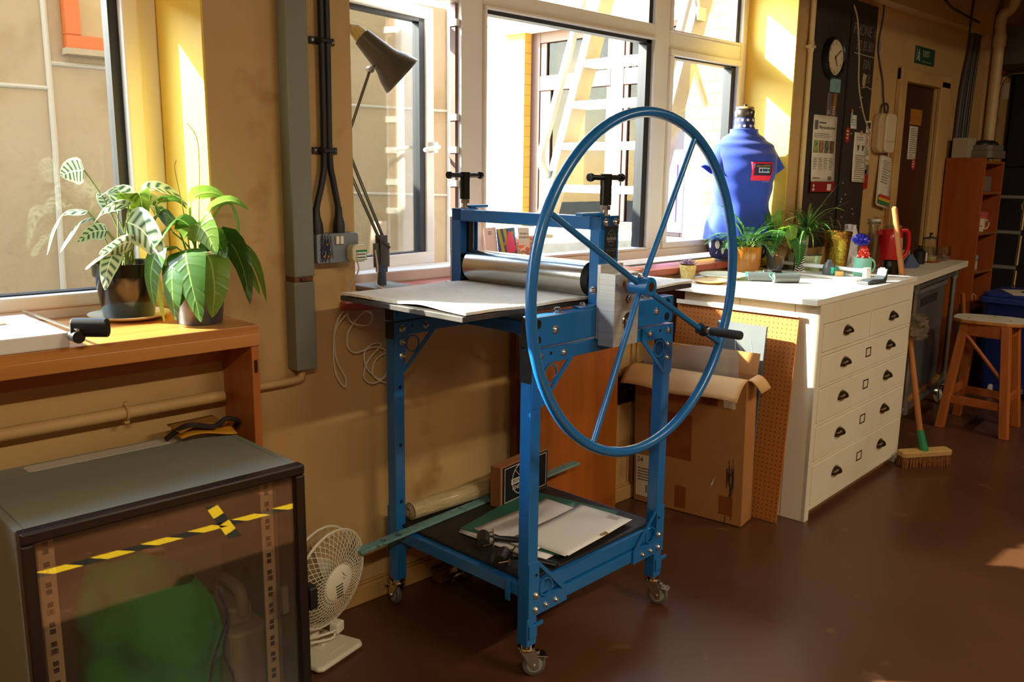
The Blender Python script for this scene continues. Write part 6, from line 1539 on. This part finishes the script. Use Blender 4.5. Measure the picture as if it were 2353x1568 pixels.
B(.60, .98, .064, .069, .700, .745).build('hand_slot', mat('slot_dark', '#2a2622', .6), crt)
bx2 = thing('upright_board', 'dark upright board between the chest and the smoky crate', 'board', (4.50, 1.745, 0), BR); B(.055, .075, .03, .27, .186, .83).build('panel', mat('dark_board', '#3a332c', .5), bx2)
BM = Matrix.Translation((4.50, 1.745, 0)) @ Matrix.Rotation(R(BR), 4, 'Z')
def onb(name, label, cat, X, Y, rz=0, group=None): return thing(name, label, cat, (X, Y, .9055), rz, group)
# kettle
kt = onb('electric_kettle', 'red plastic electric kettle with a pale water gauge on the bench', 'kettle', 5.02, 2.075, -38)
rd = mat('kettle_red', '#c8141a', .3, coat=.3)
MB().lathe([(0, 0), (.072, 0), (.076, .006), (.074, .05), (.066, .17), (.062, .215), (.055, .222), (0, .228)], 40).build('body', rd, kt, smooth=True, ang=40)
MB().prism([(-.022, 0), (.022, 0), (.0, .032)], .19, .216, TR((-.058, 0, 0), rz=90)).build('spout', rd, kt, bevel=.003)
MB().tube([(.052, 0, .215), (.095, 0, .215), (.110, 0, .17), (.105, 0, .09), (.07, 0, .055)], .013, n=12, sub=5).build('handle', rd, kt, smooth=True)
MB().prism(rrect(.018, .115, .009), .0, .006, TR((.034, -.056, .12), rx=90-3, rz=30)).build('water_gauge', mat('gauge_grey', '#b8aaa4', .3), kt, bevel=.001)
MB().lathe([(0, -.0), (.08, 0), (.08, .004), (0, .004)], 30, TR((0, 0, -.0003))).build('power_base', black_plastic, kt, smooth=True, ang=40)
cl4 = pane('clear_glassware', '#f0f2ee', base=.05, refl=1.6)
# carafe
cf = onb('glass_carafe', 'tall clear swing-top glass carafe between the brass pot and the red kettle', 'carafe', 4.80, 2.08)
MB().lathe([(.045, 0), (.048, .01), (.046, .10), (.026, .20), (.024, .245), (.032, .262), (.032, .272)], 40).build('bottle', cl4, cf, smooth=True)
MB().lathe([(0, .274), (.033, .274), (.035, .280), (.033, .287), (0, .288)], 32).build('lid', mat('lid_glass', '#c9c6bc', .15), cf, smooth=True)
MB().tube([(.034*cos(a), .034*sin(a), .262) for a in [2*pi*k/24 for k in range(24)]], .0022, n=6, closed=True).tube([(-.034, 0, .262), (-.050, 0, .27), (-.048, 0, .29), (-.036, 0, .284)], .002, n=6).build('wire_clip', chrome, cf, smooth=True)
# black mug
mug('mug', 'glossy black mug behind the mint green one on the bench', 4.64, 1.905, .045, .082, mat('black_glaze', '#120f0e', .12, coat=.6), -40, z=.9055)
# pump bottle
sp_ = onb('soap_dispenser', 'large clear pump bottle with a cream pump behind the red kettle', 'dispenser', 5.23, 2.15, 20)
MB().prism(rrect(.13, .09, .03), 0, .235).build('bottle', pane('soap_bottle', '#cbb48c', base=.06, alpha=.35), sp_, bevel=.006)
MB().cyl((0, 0, .235), (0, 0, .262), .020, n=20).cyl((0, 0, .262), (0, 0, .305), .009, n=14).cyl((0, 0, .305), (0, 0, .325), .016, n=16).box(-.008, .09, -.008, .008, .318, .332).build('pump', mat('pump_cream', '#e0d4b8', .4), sp_, bevel=.002)
# cafetiere, tumblers, saucer
sa = MB().lathe([(0, 0), (.055, 0), (.072, .010), (.074, .014), (.07, .014), (.05, .005), (0, .004)], 36).build('saucer', mat('terracotta', '#a8643a', .7), smooth=True, ang=50); sa.location = (5.62, 2.075, .9055); tag(sa, 'terracotta saucer under the glass coffee press', 'saucer')
cfp = thing('coffee_press', 'glass coffee press with a dark lid on the terracotta saucer', 'coffee press', (5.62, 2.075, .9115))
MB().lathe([(.042, 0), (.044, .006), (.044, .135)], 36).build('beaker', cl4, cfp, smooth=True)
MB().lathe([(0, .136), (.047, .136), (.046, .143), (.012, .150), (.008, .162), (.012, .172), (0, .176)], 30).build('lid', mat('press_lid', '#4a453e', .3, .5), cfp, smooth=True, ang=40)
MB().lathe([(0, .004), (.041, .004), (.041, .030), (0, .031)], 30).build('coffee_grounds', mat('grounds', '#b8a05a', .6), cfp, smooth=True)
for (x, y, lab) in ((5.79, 2.055, 'empty round glass tumbler at the far end of the bench, nearest the bookcase'), (5.71, 2.125, 'glass tumbler standing just behind the end one beside the coffee press')):
    o = onb('tumbler', lab, 'glass', x, y); MB().lathe([(0, .003), (.030, .003), (.040, .015), (.046, .045), (.042, .088), (.040, .088), (.044, .045), (.038, .018), (.028, .012), (0, .012)], 36).build('bowl', cl4, o, smooth=True)
wb = onb('pale_box', 'small pale grey card box behind the broom handle on the bench', 'box', 5.33, 2.12, 12); B(-.05, .05, -.03, .03, 0, .085).build('carton', mat('pale_carton', '#b8ad98', .7), wb, bevel=.002)
bq_ = onb('dark_bottle', 'squat black bottle with a folded white label on the bench', 'bottle', 5.45, 2.07, 10); MB().lathe([(0, 0), (.032, 0), (.033, .006), (.033, .075), (.012, .095), (.012, .11), (0, .11)], 28).build('bottle', black_plastic, bq_, smooth=True, ang=40)
MB().box(.03, .052, -.035, -.031, .015, .065).build('label', paper, bq_)
bgx = onb('blue_cloth', 'crumpled blue grey cloth tucked beside the red kettle', 'cloth', 5.19, 2.02); rr = random.Random(31)
MB().grid(lambda u, v: Vector((.07*cos(2*pi*u)*(1-v*.8)*(1+.2*sin(5*u*pi)), .05*sin(2*pi*u)*(1-v*.8), .075*v+.01*sin(9*u)*(1-v))), 24, 8).build('cloth', mat('blue_grey_cloth', '#4a5a78', .9), bgx, smooth=True)
gcd = MB(BM).box(.52, .535, .295, .300, .905, 1.02).build('card', mat('green_card', '#8fae86', .7, c2='#d8d4c2', scale=30)); gcd.name = 'small_card'; tag(gcd, 'small green and white card propped behind the carafe', 'card')
wsh = onb('paper_bag', 'crumpled white paper bag behind the dracaena leaves', 'paper bag', 4.61, 2.12); rr = random.Random(33); nz = [[rr.uniform(-1, 1) for _ in range(15)] for _ in range(9)]
MB().grid(lambda u, v: Vector(((.055+.02*nz[int(v*8)][int(u*14) % 14])*cos(2*pi*u)*(1.1-.5*v), (.045+.015*nz[int(v*8)][int(u*14) % 14])*sin(2*pi*u)*(1.1-.5*v), .26*v)), 14, 8).build('bag', mat('crumpled_white', '#e8e4e4', .6), wsh, smooth=False)

# ================================================================ BROOM, STOOL, BIN
bro = thing('broom', 'long wooden broom with a green socket leaning on the end of the chest', 'broom', (4.415, 1.555, 0))
hw = wood('broom_handle', '#b5743c', '#9a5c2a', 'Z', .45, 5)
tp = Vector((.03, .275, 1.262)); bt0 = Vector((-.005, .018, .115))
MB().tube([bt0, bt0.lerp(tp, .5), tp], [.0145, .0145, .0138], n=16).sphere(tp, .0140, 14, 8).build('handle', hw, bro, smooth=True)
MB().tube([tp+Vector((0, 0, .008)), tp+Vector((0, .002, .018)), tp+Vector((.004, .004, .024)), tp+Vector((.006, .002, .016))], .002, n=6).build('hook', mat('dark_hook', '#1b1a18', .3, .6), bro, smooth=True)
MB().tube([Vector((-.008, .0, .075)), bt0.lerp(tp, .055)], [.022, .0175], n=18).build('socket', mat('green_socket', '#1f7a4a', .4), bro, smooth=True, ang=40)
HB = TR((0, .0, .055), rx=6, rz=-32)
MB().prism([(-.14, -.022), (-.125, -.03), (.125, -.03), (.14, -.022), (.14, .022), (.125, .03), (-.125, .03), (-.14, .022)], 0, .028, HB).build('head', wood('broom_head', '#c09a5e', '#a8804a', 'X', .6, 5), bro, bevel=.004)
m = MB(); rr = random.Random(17)
for i in range(30):
    for j in range(6):
        x, y = -.128+i*.0088, -.022+j*.0088
        m.tube([HB @ Vector((x, y, 0)), HB @ Vector((x*1.03+rr.uniform(-.004, .004), y*1.35, -.052))], [.0038, .0026], n=4)
m.build('bristles', mat('bristle_tan', '#9a5f2c', .8, c2='#7d4a20', scale=60), bro)['kind'] = 'stuff'
fw = thing('film_wrap', 'scrap of clear plastic wrapped round the broom handle by the chest', 'plastic wrap', (4.43, 1.66, .69)); rr = random.Random(19); nz = [[rr.uniform(-1, 1) for _ in range(15)] for _ in range(7)]
MB().grid(lambda u, v: Vector(((.045+.02*nz[int(v*6)][int(u*14) % 14])*cos(2*pi*u), (.04+.018*nz[int(v*6)][int(u*14) % 14])*sin(2*pi*u)-.01, -.06+.12*v)), 14, 6).build('film', pane('film_clear', '#c9bca6', base=.10, refl=2.0, rough=.1, alpha=.12), fw)
stw = wood('stool_pine', '#b8672a', '#9c5220', 'Z', .45, 4)
stl = thing('wooden_stool', 'tall pine stool with a rounded white seat standing on the bare floor', 'stool', (0, 0, 0))
c4_ = [(5.200, 1.765), (5.212, 1.428), (5.540, 1.465), (5.545, 1.790)]
tcn = [(5.290, 1.715), (5.285, 1.500), (5.490, 1.515), (5.490, 1.735)]
for (x, y), (tx_, ty_) in zip(c4_, tcn):
    m = MB(); w_ = .022
    for (px, py, pz), tag_ in (((x, y, .001), 0), ((tx_, ty_, .612), 1)):
        for q in ((-w_, -w_), (w_, -w_), (w_, w_), (-w_, w_)): m.vt((px+q[0], py+q[1], pz))
    m.f += [[3, 2, 1, 0], [4, 5, 6, 7]]+[[k, (k+1) % 4, (k+1) % 4+4, k+4] for k in range(4)]
    m.build('leg', stw, stl, bevel=.002)
def lerp2(k, z): a, b = Vector((*c4_[k], 0)), Vector((*tcn[k], .612)); return a.lerp(b, z/.612)
def bar(k, j, z, h, t_, name):
    a, b = lerp2(k, z), lerp2(j, z); d = (b-a); L_ = d.length; M_ = Matrix.Translation(a) @ Matrix.Rotation(math.atan2(d.y, d.x), 4, 'Z')
    MB(M_).box(.01, L_-.01, -t_/2, t_/2, -h/2, h/2).build(name, wood('stool_rail', '#b0602a', '#964c1c', 'X', .45, 4), stl, bevel=.002)
for k, j in ((0, 1), (1, 2), (2, 3), (3, 0)): bar(k, j, .575, .07, .022, 'apron')
bar(0, 1, .17, .045, .02, 'stretcher'); bar(1, 2, .20, .045, .02, 'stretcher'); bar(2, 3, .17, .045, .02, 'stretcher'); bar(3, 0, .20, .045, .02, 'stretcher')
MB().tube([lerp2(0, .56), lerp2(1, .32)+Vector((.0, .02, 0))], .011, n=12).build('brace', stw, stl, smooth=True)
so_ = [(-.185, .0), (-.178, .08), (-.13, .128), (-.05, .142), (.10, .142), (.165, .12), (.19, .07), (.19, -.07), (.165, -.12), (.10, -.142), (-.05, -.142), (-.13, -.128), (-.178, -.08)]
SMx = TR((5.395, 1.625, 0), rz=-78)
st0 = MB().prism(so_, .612, .632, SMx).build('seat', wood('seat_edge', '#b87a3a', '#a0641c', 'X', .5, 4), stl, bevel=.004)
MB().prism([(x*.985, y*.985) for x, y in so_], .632, .634, SMx).build('seat_top', mat('seat_white', '#d8d0be', .45, c2='#c9bfa8', scale=4), stl, bevel=.001)
m = MB()
for q in ((.11, -.04), (-.10, -.06), (.02, .09)): p = SMx @ Vector((*q, .634)); m.cyl(p, p+Vector((0, 0, .0015)), .006, n=12)
m.build('screw', cupm, stl)
# blue bin
bi = thing('blue_bin', 'dark blue lidded bin with a white sign lying on top, behind the stool', 'bin', (6.42, 1.68, 0))
bmx = mat('bin_blue', '#1b2a6a', .4)
m = MB()
for z, k in ((.045, .86), (.62, 1)):
    for q in rrect(.46*k, .50*k, .05*k): m.vt((q[0], q[1], z))
n = len(m.v)//2; m.f += [list(range(n))[::-1], list(range(n, 2*n))]+[[k, (k+1) % n, (k+1) % n+n, k+n] for k in range(n)]
m.build('body', bmx, bi, smooth=True, ang=50)
MB().prism(rrect(.50, .54, .05), .62, .66).prism(rrect(.47, .51, .06), .66, .685).build('lid', mat('bin_lid_blue', '#2a3c84', .35), bi, bevel=.006)
for q in (-.14, .14): MB().lathe([(0, -.015), (.036, -.012), (.04, 0), (.036, .012), (0, .015)], 20, TR((-.19, q, .041), rx=90)).build('wheel', cw2, bi, smooth=True)
MB().box(-.235, -.205, -.06, .03, .05, .085).build('pedal', chrome, bi, bevel=.004)
sg = thing('lid_sign', 'white card sign with a black oval lying on the blue bin lid', 'sign', (6.40, 1.64, .6855), -60)
B(-.20, .20, -.15, .15, 0, .003).build('card', mat('sign_card', '#d6ccb2', .6), sg)
MB().tube([(.11*cos(2*pi*k/32), .075*sin(2*pi*k/32), .0034) for k in range(32)], .004, n=5, closed=True).build('oval', black_plastic, sg)
m = MB(); text_bars(m, -.08, .08, -.035, .02, 3, TR((0, 0, .0031)), seed=99, h=.3); m.build('print', ink, sg)
grc = thing('grey_sheet', 'dark grey plastic sheet leaning between bench, bookcase and bin', 'sheet', (6.10, 2.0, 0), 10); MB().prism([(-.12, 0), (.12, 0), (.10, .50), (-.02, .60), (-.12, .62)], -.012, .012, TR((0, 0, 0), rx=90)).build('sheet', mat('grey_plastic_sheet', '#3f4248', .4), grc, bevel=.003)
bst2 = MB().cyl((6.02, 1.93, .25), (5.90, 1.95, .70), .014, n=12).build('wood_pole', stw, smooth=True); tag(bst2, 'short wooden pole leaning against the bench end behind the stool', 'pole')

# ================================================================ BOOKCASE, LADDER, DARK MACHINE
bcm = wood('bookcase_veneer', '#a8561c', '#8f4412', 'Z', .4, 3)
bc = thing('bookcase', 'orange-brown bookcase seen from its plain side at the far end of the room', 'bookcase', (6.30, 2.03, 0))
B(0, .020, 0, .25, .002, 1.55).build('side_panel', bcm, bc, bevel=.002); B(.36, .38, 0, .25, .002, 1.53).build('side_panel', bcm, bc, bevel=.002)
B(.02, .36, .24, .248, .01, 1.53).build('back_panel', mat('bookcase_back', '#4a2410', .6), bc)
SHZ = (.30, .55, .80, 1.06, 1.33, 1.53)
for z in SHZ: B(.02, .36, .002, .24, z-.018, z).build('shelf', wood('bookcase_shelf', '#a06030', '#8a4a1e', 'X', .45, 4), bc, bevel=.001)
def onsh(x, y, k): return (6.30+x, 2.03+y, SHZ[k]+.0006)
mw = mat('mug_cream', '#cfc2a2', .3, c2='#4a3a2a', scale=40, thr=(.62, .64))
mug('mug', 'cream mug with dark spots on the upper bookcase shelf', *onsh(.17, .06, 3)[:2], .042, .09, mw, -50, z=onsh(0, 0, 3)[2])
mug('mug', 'dark blue mug at the side panel end of the bookcase shelf', *onsh(.075, .10, 3)[:2], .036, .10, mat('mug_navy', '#1a1c50', .3), -120, z=onsh(0, 0, 3)[2])
mug('mug', 'dusty pink mug with a motif on the lower bookcase shelf', *onsh(.13, .07, 1)[:2], .042, .092, mat('mug_pink', '#b8705a', .35, c2='#c98a70', scale=20), -40, z=onsh(0, 0, 1)[2])
bpk = thing('paper_packet', 'blue and white packets piled on the middle bookcase shelf', 'packet', onsh(.14, .07, 2), 5); MB().box(-.07, .06, -.03, .03, 0, .055).build('packet', mat('packet_white', '#c9c2b2', .6), bpk, bevel=.003); MB().box(-.05, .07, -.025, .03, .055, .105, TR(ry=8)).build('packet', mat('packet_blue', '#5a86a8', .6, c2='#c9cdd0', scale=40), bpk, bevel=.003)
pkt = thing('pink_tub', 'tall pink plastic tub at the far end of the upper bookcase shelf', 'tub', onsh(.30, .09, 3)); MB().lathe([(0, 0), (.04, 0), (.048, .13), (.045, .13), (.037, .004), (0, .004)], 28).build('tub', mat('tub_pink', '#b84a56', .4), pkt, smooth=True, ang=40)
for k, (x, lab, cc, h) in enumerate(((.16, 'flat brown carton on the lowest visible bookcase shelf', '#8a5a36', .07), (.15, 'grey carton on the top shelf opening of the bookcase', '#7a7060', .10))):
    o = thing('carton', lab, 'carton', onsh(x, .1, (0, 4)[k]), 3); B(-.11, .11, -.07, .07, 0, h).build('box', mat('carton_%d' % k, cc, .7), o, bevel=.002)
crb = thing('grey_crate', 'grey plastic trays stacked on top of the bookcase', 'tray', (6.46, 2.13, 1.5505)); MB().prism(rrect(.30, .18, .04), 0, .05).prism(rrect(.26, .16, .04), .05, .085).build('tray', mat('tray_grey', '#6f6656', .5), crb, bevel=.004)
wbx = thing('white_box', 'white carton on the floor-standing pipe ledge above the bookcase', 'box', (6.34, 2.20, 1.5505)); B(-.04, .10, -.05, .05, .0, .13).build('box', mat('carton_white', '#a89a82', .7), wbx, bevel=.002); crb.location.x = 6.52; crb.location.y = 2.11
dlmp = thing('dark_domes', 'pair of low dark domed covers on the bookcase', 'cover', (6.55, 2.12, 1.6362)); MB().sphere((-.06, 0, 0), .07, 20, 10, (1, .8, .55)).sphere((.07, 0, 0), .07, 20, 10, (1, .8, .55)).build('dome', mat('dome_dark', '#2b2622', .4), dlmp, smooth=True)
# ladder
ld = thing('step_ladder', 'chrome step ladder with a hooped handrail behind the bookcase', 'ladder', (6.99, 2.09, 0))
m = MB(); m.tube([(-.10, .13, .02), (-.02, .13, 1.0), (.0, .13, 1.95), (.0, .12, 2.08), (.0, .085, 2.135), (.0, 0, 2.15), (.0, -.085, 2.135), (.0, -.12, 2.08), (.0, -.13, 1.95), (-.02, -.13, 1.0), (-.10, -.13, .02)], .0125, n=12, sub=5); m.build('hoop', chrome, ld, smooth=True)
for z in (.30, .55, .80, 1.05, 1.30): MB().box(-.09+.05*z, -.02+.05*z, -.135, .135, z-.022, z).build('tread', mat('tread_grey', '#a8a296', .4, .5), ld, bevel=.003)
m = MB()
for z in (.30, .55, .80, 1.05, 1.30): m.box(-.095+.05*z, -.015+.05*z, -.152, -.135, z-.03, z+.01)
m.build('tread_bracket', black_plastic, ld, bevel=.002)
# dark machine / backdrop
mcm = thing('dark_machine', 'tall dark machine with pale control plate at the far end of the room', 'machine', (7.35, 1.55, 0))
dkm = mat('machine_dark', '#14161a', .5, c2='#1c1e22', scale=3)
B(0, .5, -.9, .70, .02, 1.50).build('body', dkm, mcm, bevel=.01); B(.05, .5, -.9, .70, 1.50, 2.45).build('upper', mat('machine_black', '#100f0e', .6), mcm, bevel=.01)
B(-.004, .05, -.02, .50, 1.72, 1.90).build('control_plate', mat('control_dark', '#3a3026', .4, .3), mcm, bevel=.002)
m = MB().box(-.012, -.004, .36, .48, 1.82, 1.88); m.build('label', mat('control_label', '#a0937a', .6), mcm)
m = MB()
for k in range(4): m.cyl((-.004, .30-.09*k, 1.84 if k < 2 else 1.76), (-.022, .30-.09*k, 1.84 if k < 2 else 1.76), .020, n=16)
m.build('knob', black_plastic, mcm, smooth=True, ang=40)
m = MB(); rr = random.Random(23)
for k in range(14): y, z = rr.uniform(-.1, .45), rr.uniform(1.15, 1.48); r_ = rr.uniform(.004, .012); m.cyl((-.001, y, z), (-.003, y, z), r_, n=10)
m.prism([(.42, 1.12), (.50, 1.10), (.54, 1.22), (.50, 1.30), (.46, 1.24)], -.003, -.001, Matrix(((0, 0, 1, 0), (1, 0, 0, 0), (0, 1, 0, 0), (0, 0, 0, 1)))).build('paint_splash', mat('splash_cream', '#a89a80', .8), mcm)
lb2 = thing('tag_label', 'small pale tag taped near the top of the chrome ladder', 'tag', (6.972, 2.165, 2.02)); B(-.004, .0, -.02, .02, -.05, .06).build('tag', mat('tag_pale', '#b8ad94', .7), lb2)
gb_ = struct(B(6.9, 8.5, 2.05, 2.29, 2.20, 2.45).build('trim_11', mat('beam_grey', '#5a5348', .7)))
# ================================================================ LIGHT, SKY, CAMERA
wd = bpy.data.worlds.new('World'); sc.world = wd; wd.use_nodes = True; N = wd.node_tree.nodes; L = wd.node_tree.links
sky = N.new('ShaderNodeTexSky'); sky.sky_type = 'NISHITA'; sky.sun_disc = False
sky.sun_elevation = R(28.6); sky.sun_rotation = R(-42); sky.air_density = 1.0; sky.dust_density = .6
bg = N['Background']; bg.inputs['Strength'].default_value = SKY
L.new(sky.outputs[0], bg.inputs['Color'])
sun = bpy.data.lights.new('sun', 'SUN'); sun.energy = SUN; sun.angle = R(.6); sun.color = (1, .93, .80)
so_s = bpy.data.objects.new('sun', sun); COL.objects.link(so_s)
so_s.rotation_euler = Vector((.90, -1.0, -.77)).to_track_quat('-Z', 'Y').to_euler()
for nm, x0, x1, z0, z1 in (('window_light', -1.5, 1.0, 1.08, 1.9), ('window_light', 1.6, 4.1, 1.08, 2.34)):
    a = bpy.data.lights.new(nm, 'AREA'); a.shape = 'RECTANGLE'; a.size = x1-x0; a.size_y = z1-z0; a.cycles.is_portal = True
    o = bpy.data.objects.new(nm, a); COL.objects.link(o); o.location = ((x0+x1)/2, 2.75, (z0+z1)/2); o.rotation_euler = Vector((0, -1, 0)).to_track_quat('-Z', 'Z').to_euler()
# unseen warm fill lights, added overhead behind the view to brighten the room
for k, (x, y, e) in enumerate(((-.6, -1.2, FILL), (2.2, -1.2, FILL), (5.0, -.9, FILL*.75))):
    o = thing('fill_light', ('added fill light above the open floor, nearest the rack end', 'added fill light above the open floor facing the press', 'added fill light above the open floor, nearest the stool end')[k], 'fill light', (x, y, 2.78))
    B(-.62, .62, -.06, .06, .02, .119).build('body', mat('fill_white', '#d8d4c8', .5), o); B(-.6, .6, -.045, .045, 0, .02).build('tube', mat('fill_tube', '#f4efe2', .4), o)
    a = bpy.data.lights.new('fill_lamp', 'AREA'); a.shape = 'RECTANGLE'; a.size = 1.2; a.size_y = .12; a.energy = e; a.color = (1, .83, .60)
    l = bpy.data.objects.new('fill_lamp', a); COL.objects.link(l); l.location = (x, y, 2.765)
cam = bpy.data.cameras.new('camera'); co_ = bpy.data.objects.new('camera', cam); COL.objects.link(co_)
cam.sensor_width = 36; cam.lens = 2011.03/2353*36; cam.clip_start = .02
yaw, pit, rol = R(44.3416), R(10.9346), R(-.72357)
f = Vector((sin(yaw)*cos(pit), cos(yaw)*cos(pit), -sin(pit))); r = Vector((cos(yaw), -sin(yaw), 0)); d = f.cross(r)
r2 = r*cos(rol)+d*sin(rol); d2 = -r*sin(rol)+d*cos(rol)
co_.matrix_world = Matrix(((r2.x, -d2.x, -f.x, 0), (r2.y, -d2.y, -f.y, 0), (r2.z, -d2.z, -f.z, 1.42), (0, 0, 0, 1)))
sc.camera = co_
vs = sc.view_settings; vs.view_transform = 'Standard'; vs.look = 'None'; vs.gamma = 1; vs.use_curve_mapping = False; vs.exposure = EXPO
cy = sc.cycles; cy.use_denoising = True; cy.max_bounces = 10; cy.diffuse_bounces = 6; cy.glossy_bounces = 5; cy.transparent_max_bounces = 16; cy.caustics_reflective = False; cy.caustics_refractive = False
cy.sample_clamp_indirect = 6

# members of a repeated kind share a group phrase
G = {'ink_roller': None, 'postcard': 'postcards in the clear holder', 'tumbler': 'glass tumblers on the bench', 'cable_clip': 'black cable clips on the pier',
     'power_cable': 'black cables above the socket box', 'envelope': 'padded envelopes on the rack', 'red_sticker': 'oval red stickers', 'floor_tape': 'hazard tape on the floor',
     'fill_light': 'added fill lights overhead', 'notice_sheet': 'sheets pinned on the blackboard', 'blackboard': 'blackboard panels', 'carton': 'cartons in the bookcase', 'paper_sheet': 'loose sheets on the press shelf', 'plate': 'plates on the worktop', 'mug': 'mugs'}
for o in list(sc.objects):
    if o.parent is None and o.get('category') and not o.get('group'):
        b = o.name.split('.')[0]
        if b == 'ink_roller': o['group'] = 'ink rollers on the press shelf' if o.matrix_world.translation.z < .6 and o.matrix_basis.translation.z < .6 else 'ink rollers on the worktop'
        elif G.get(b): o['group'] = G[b]
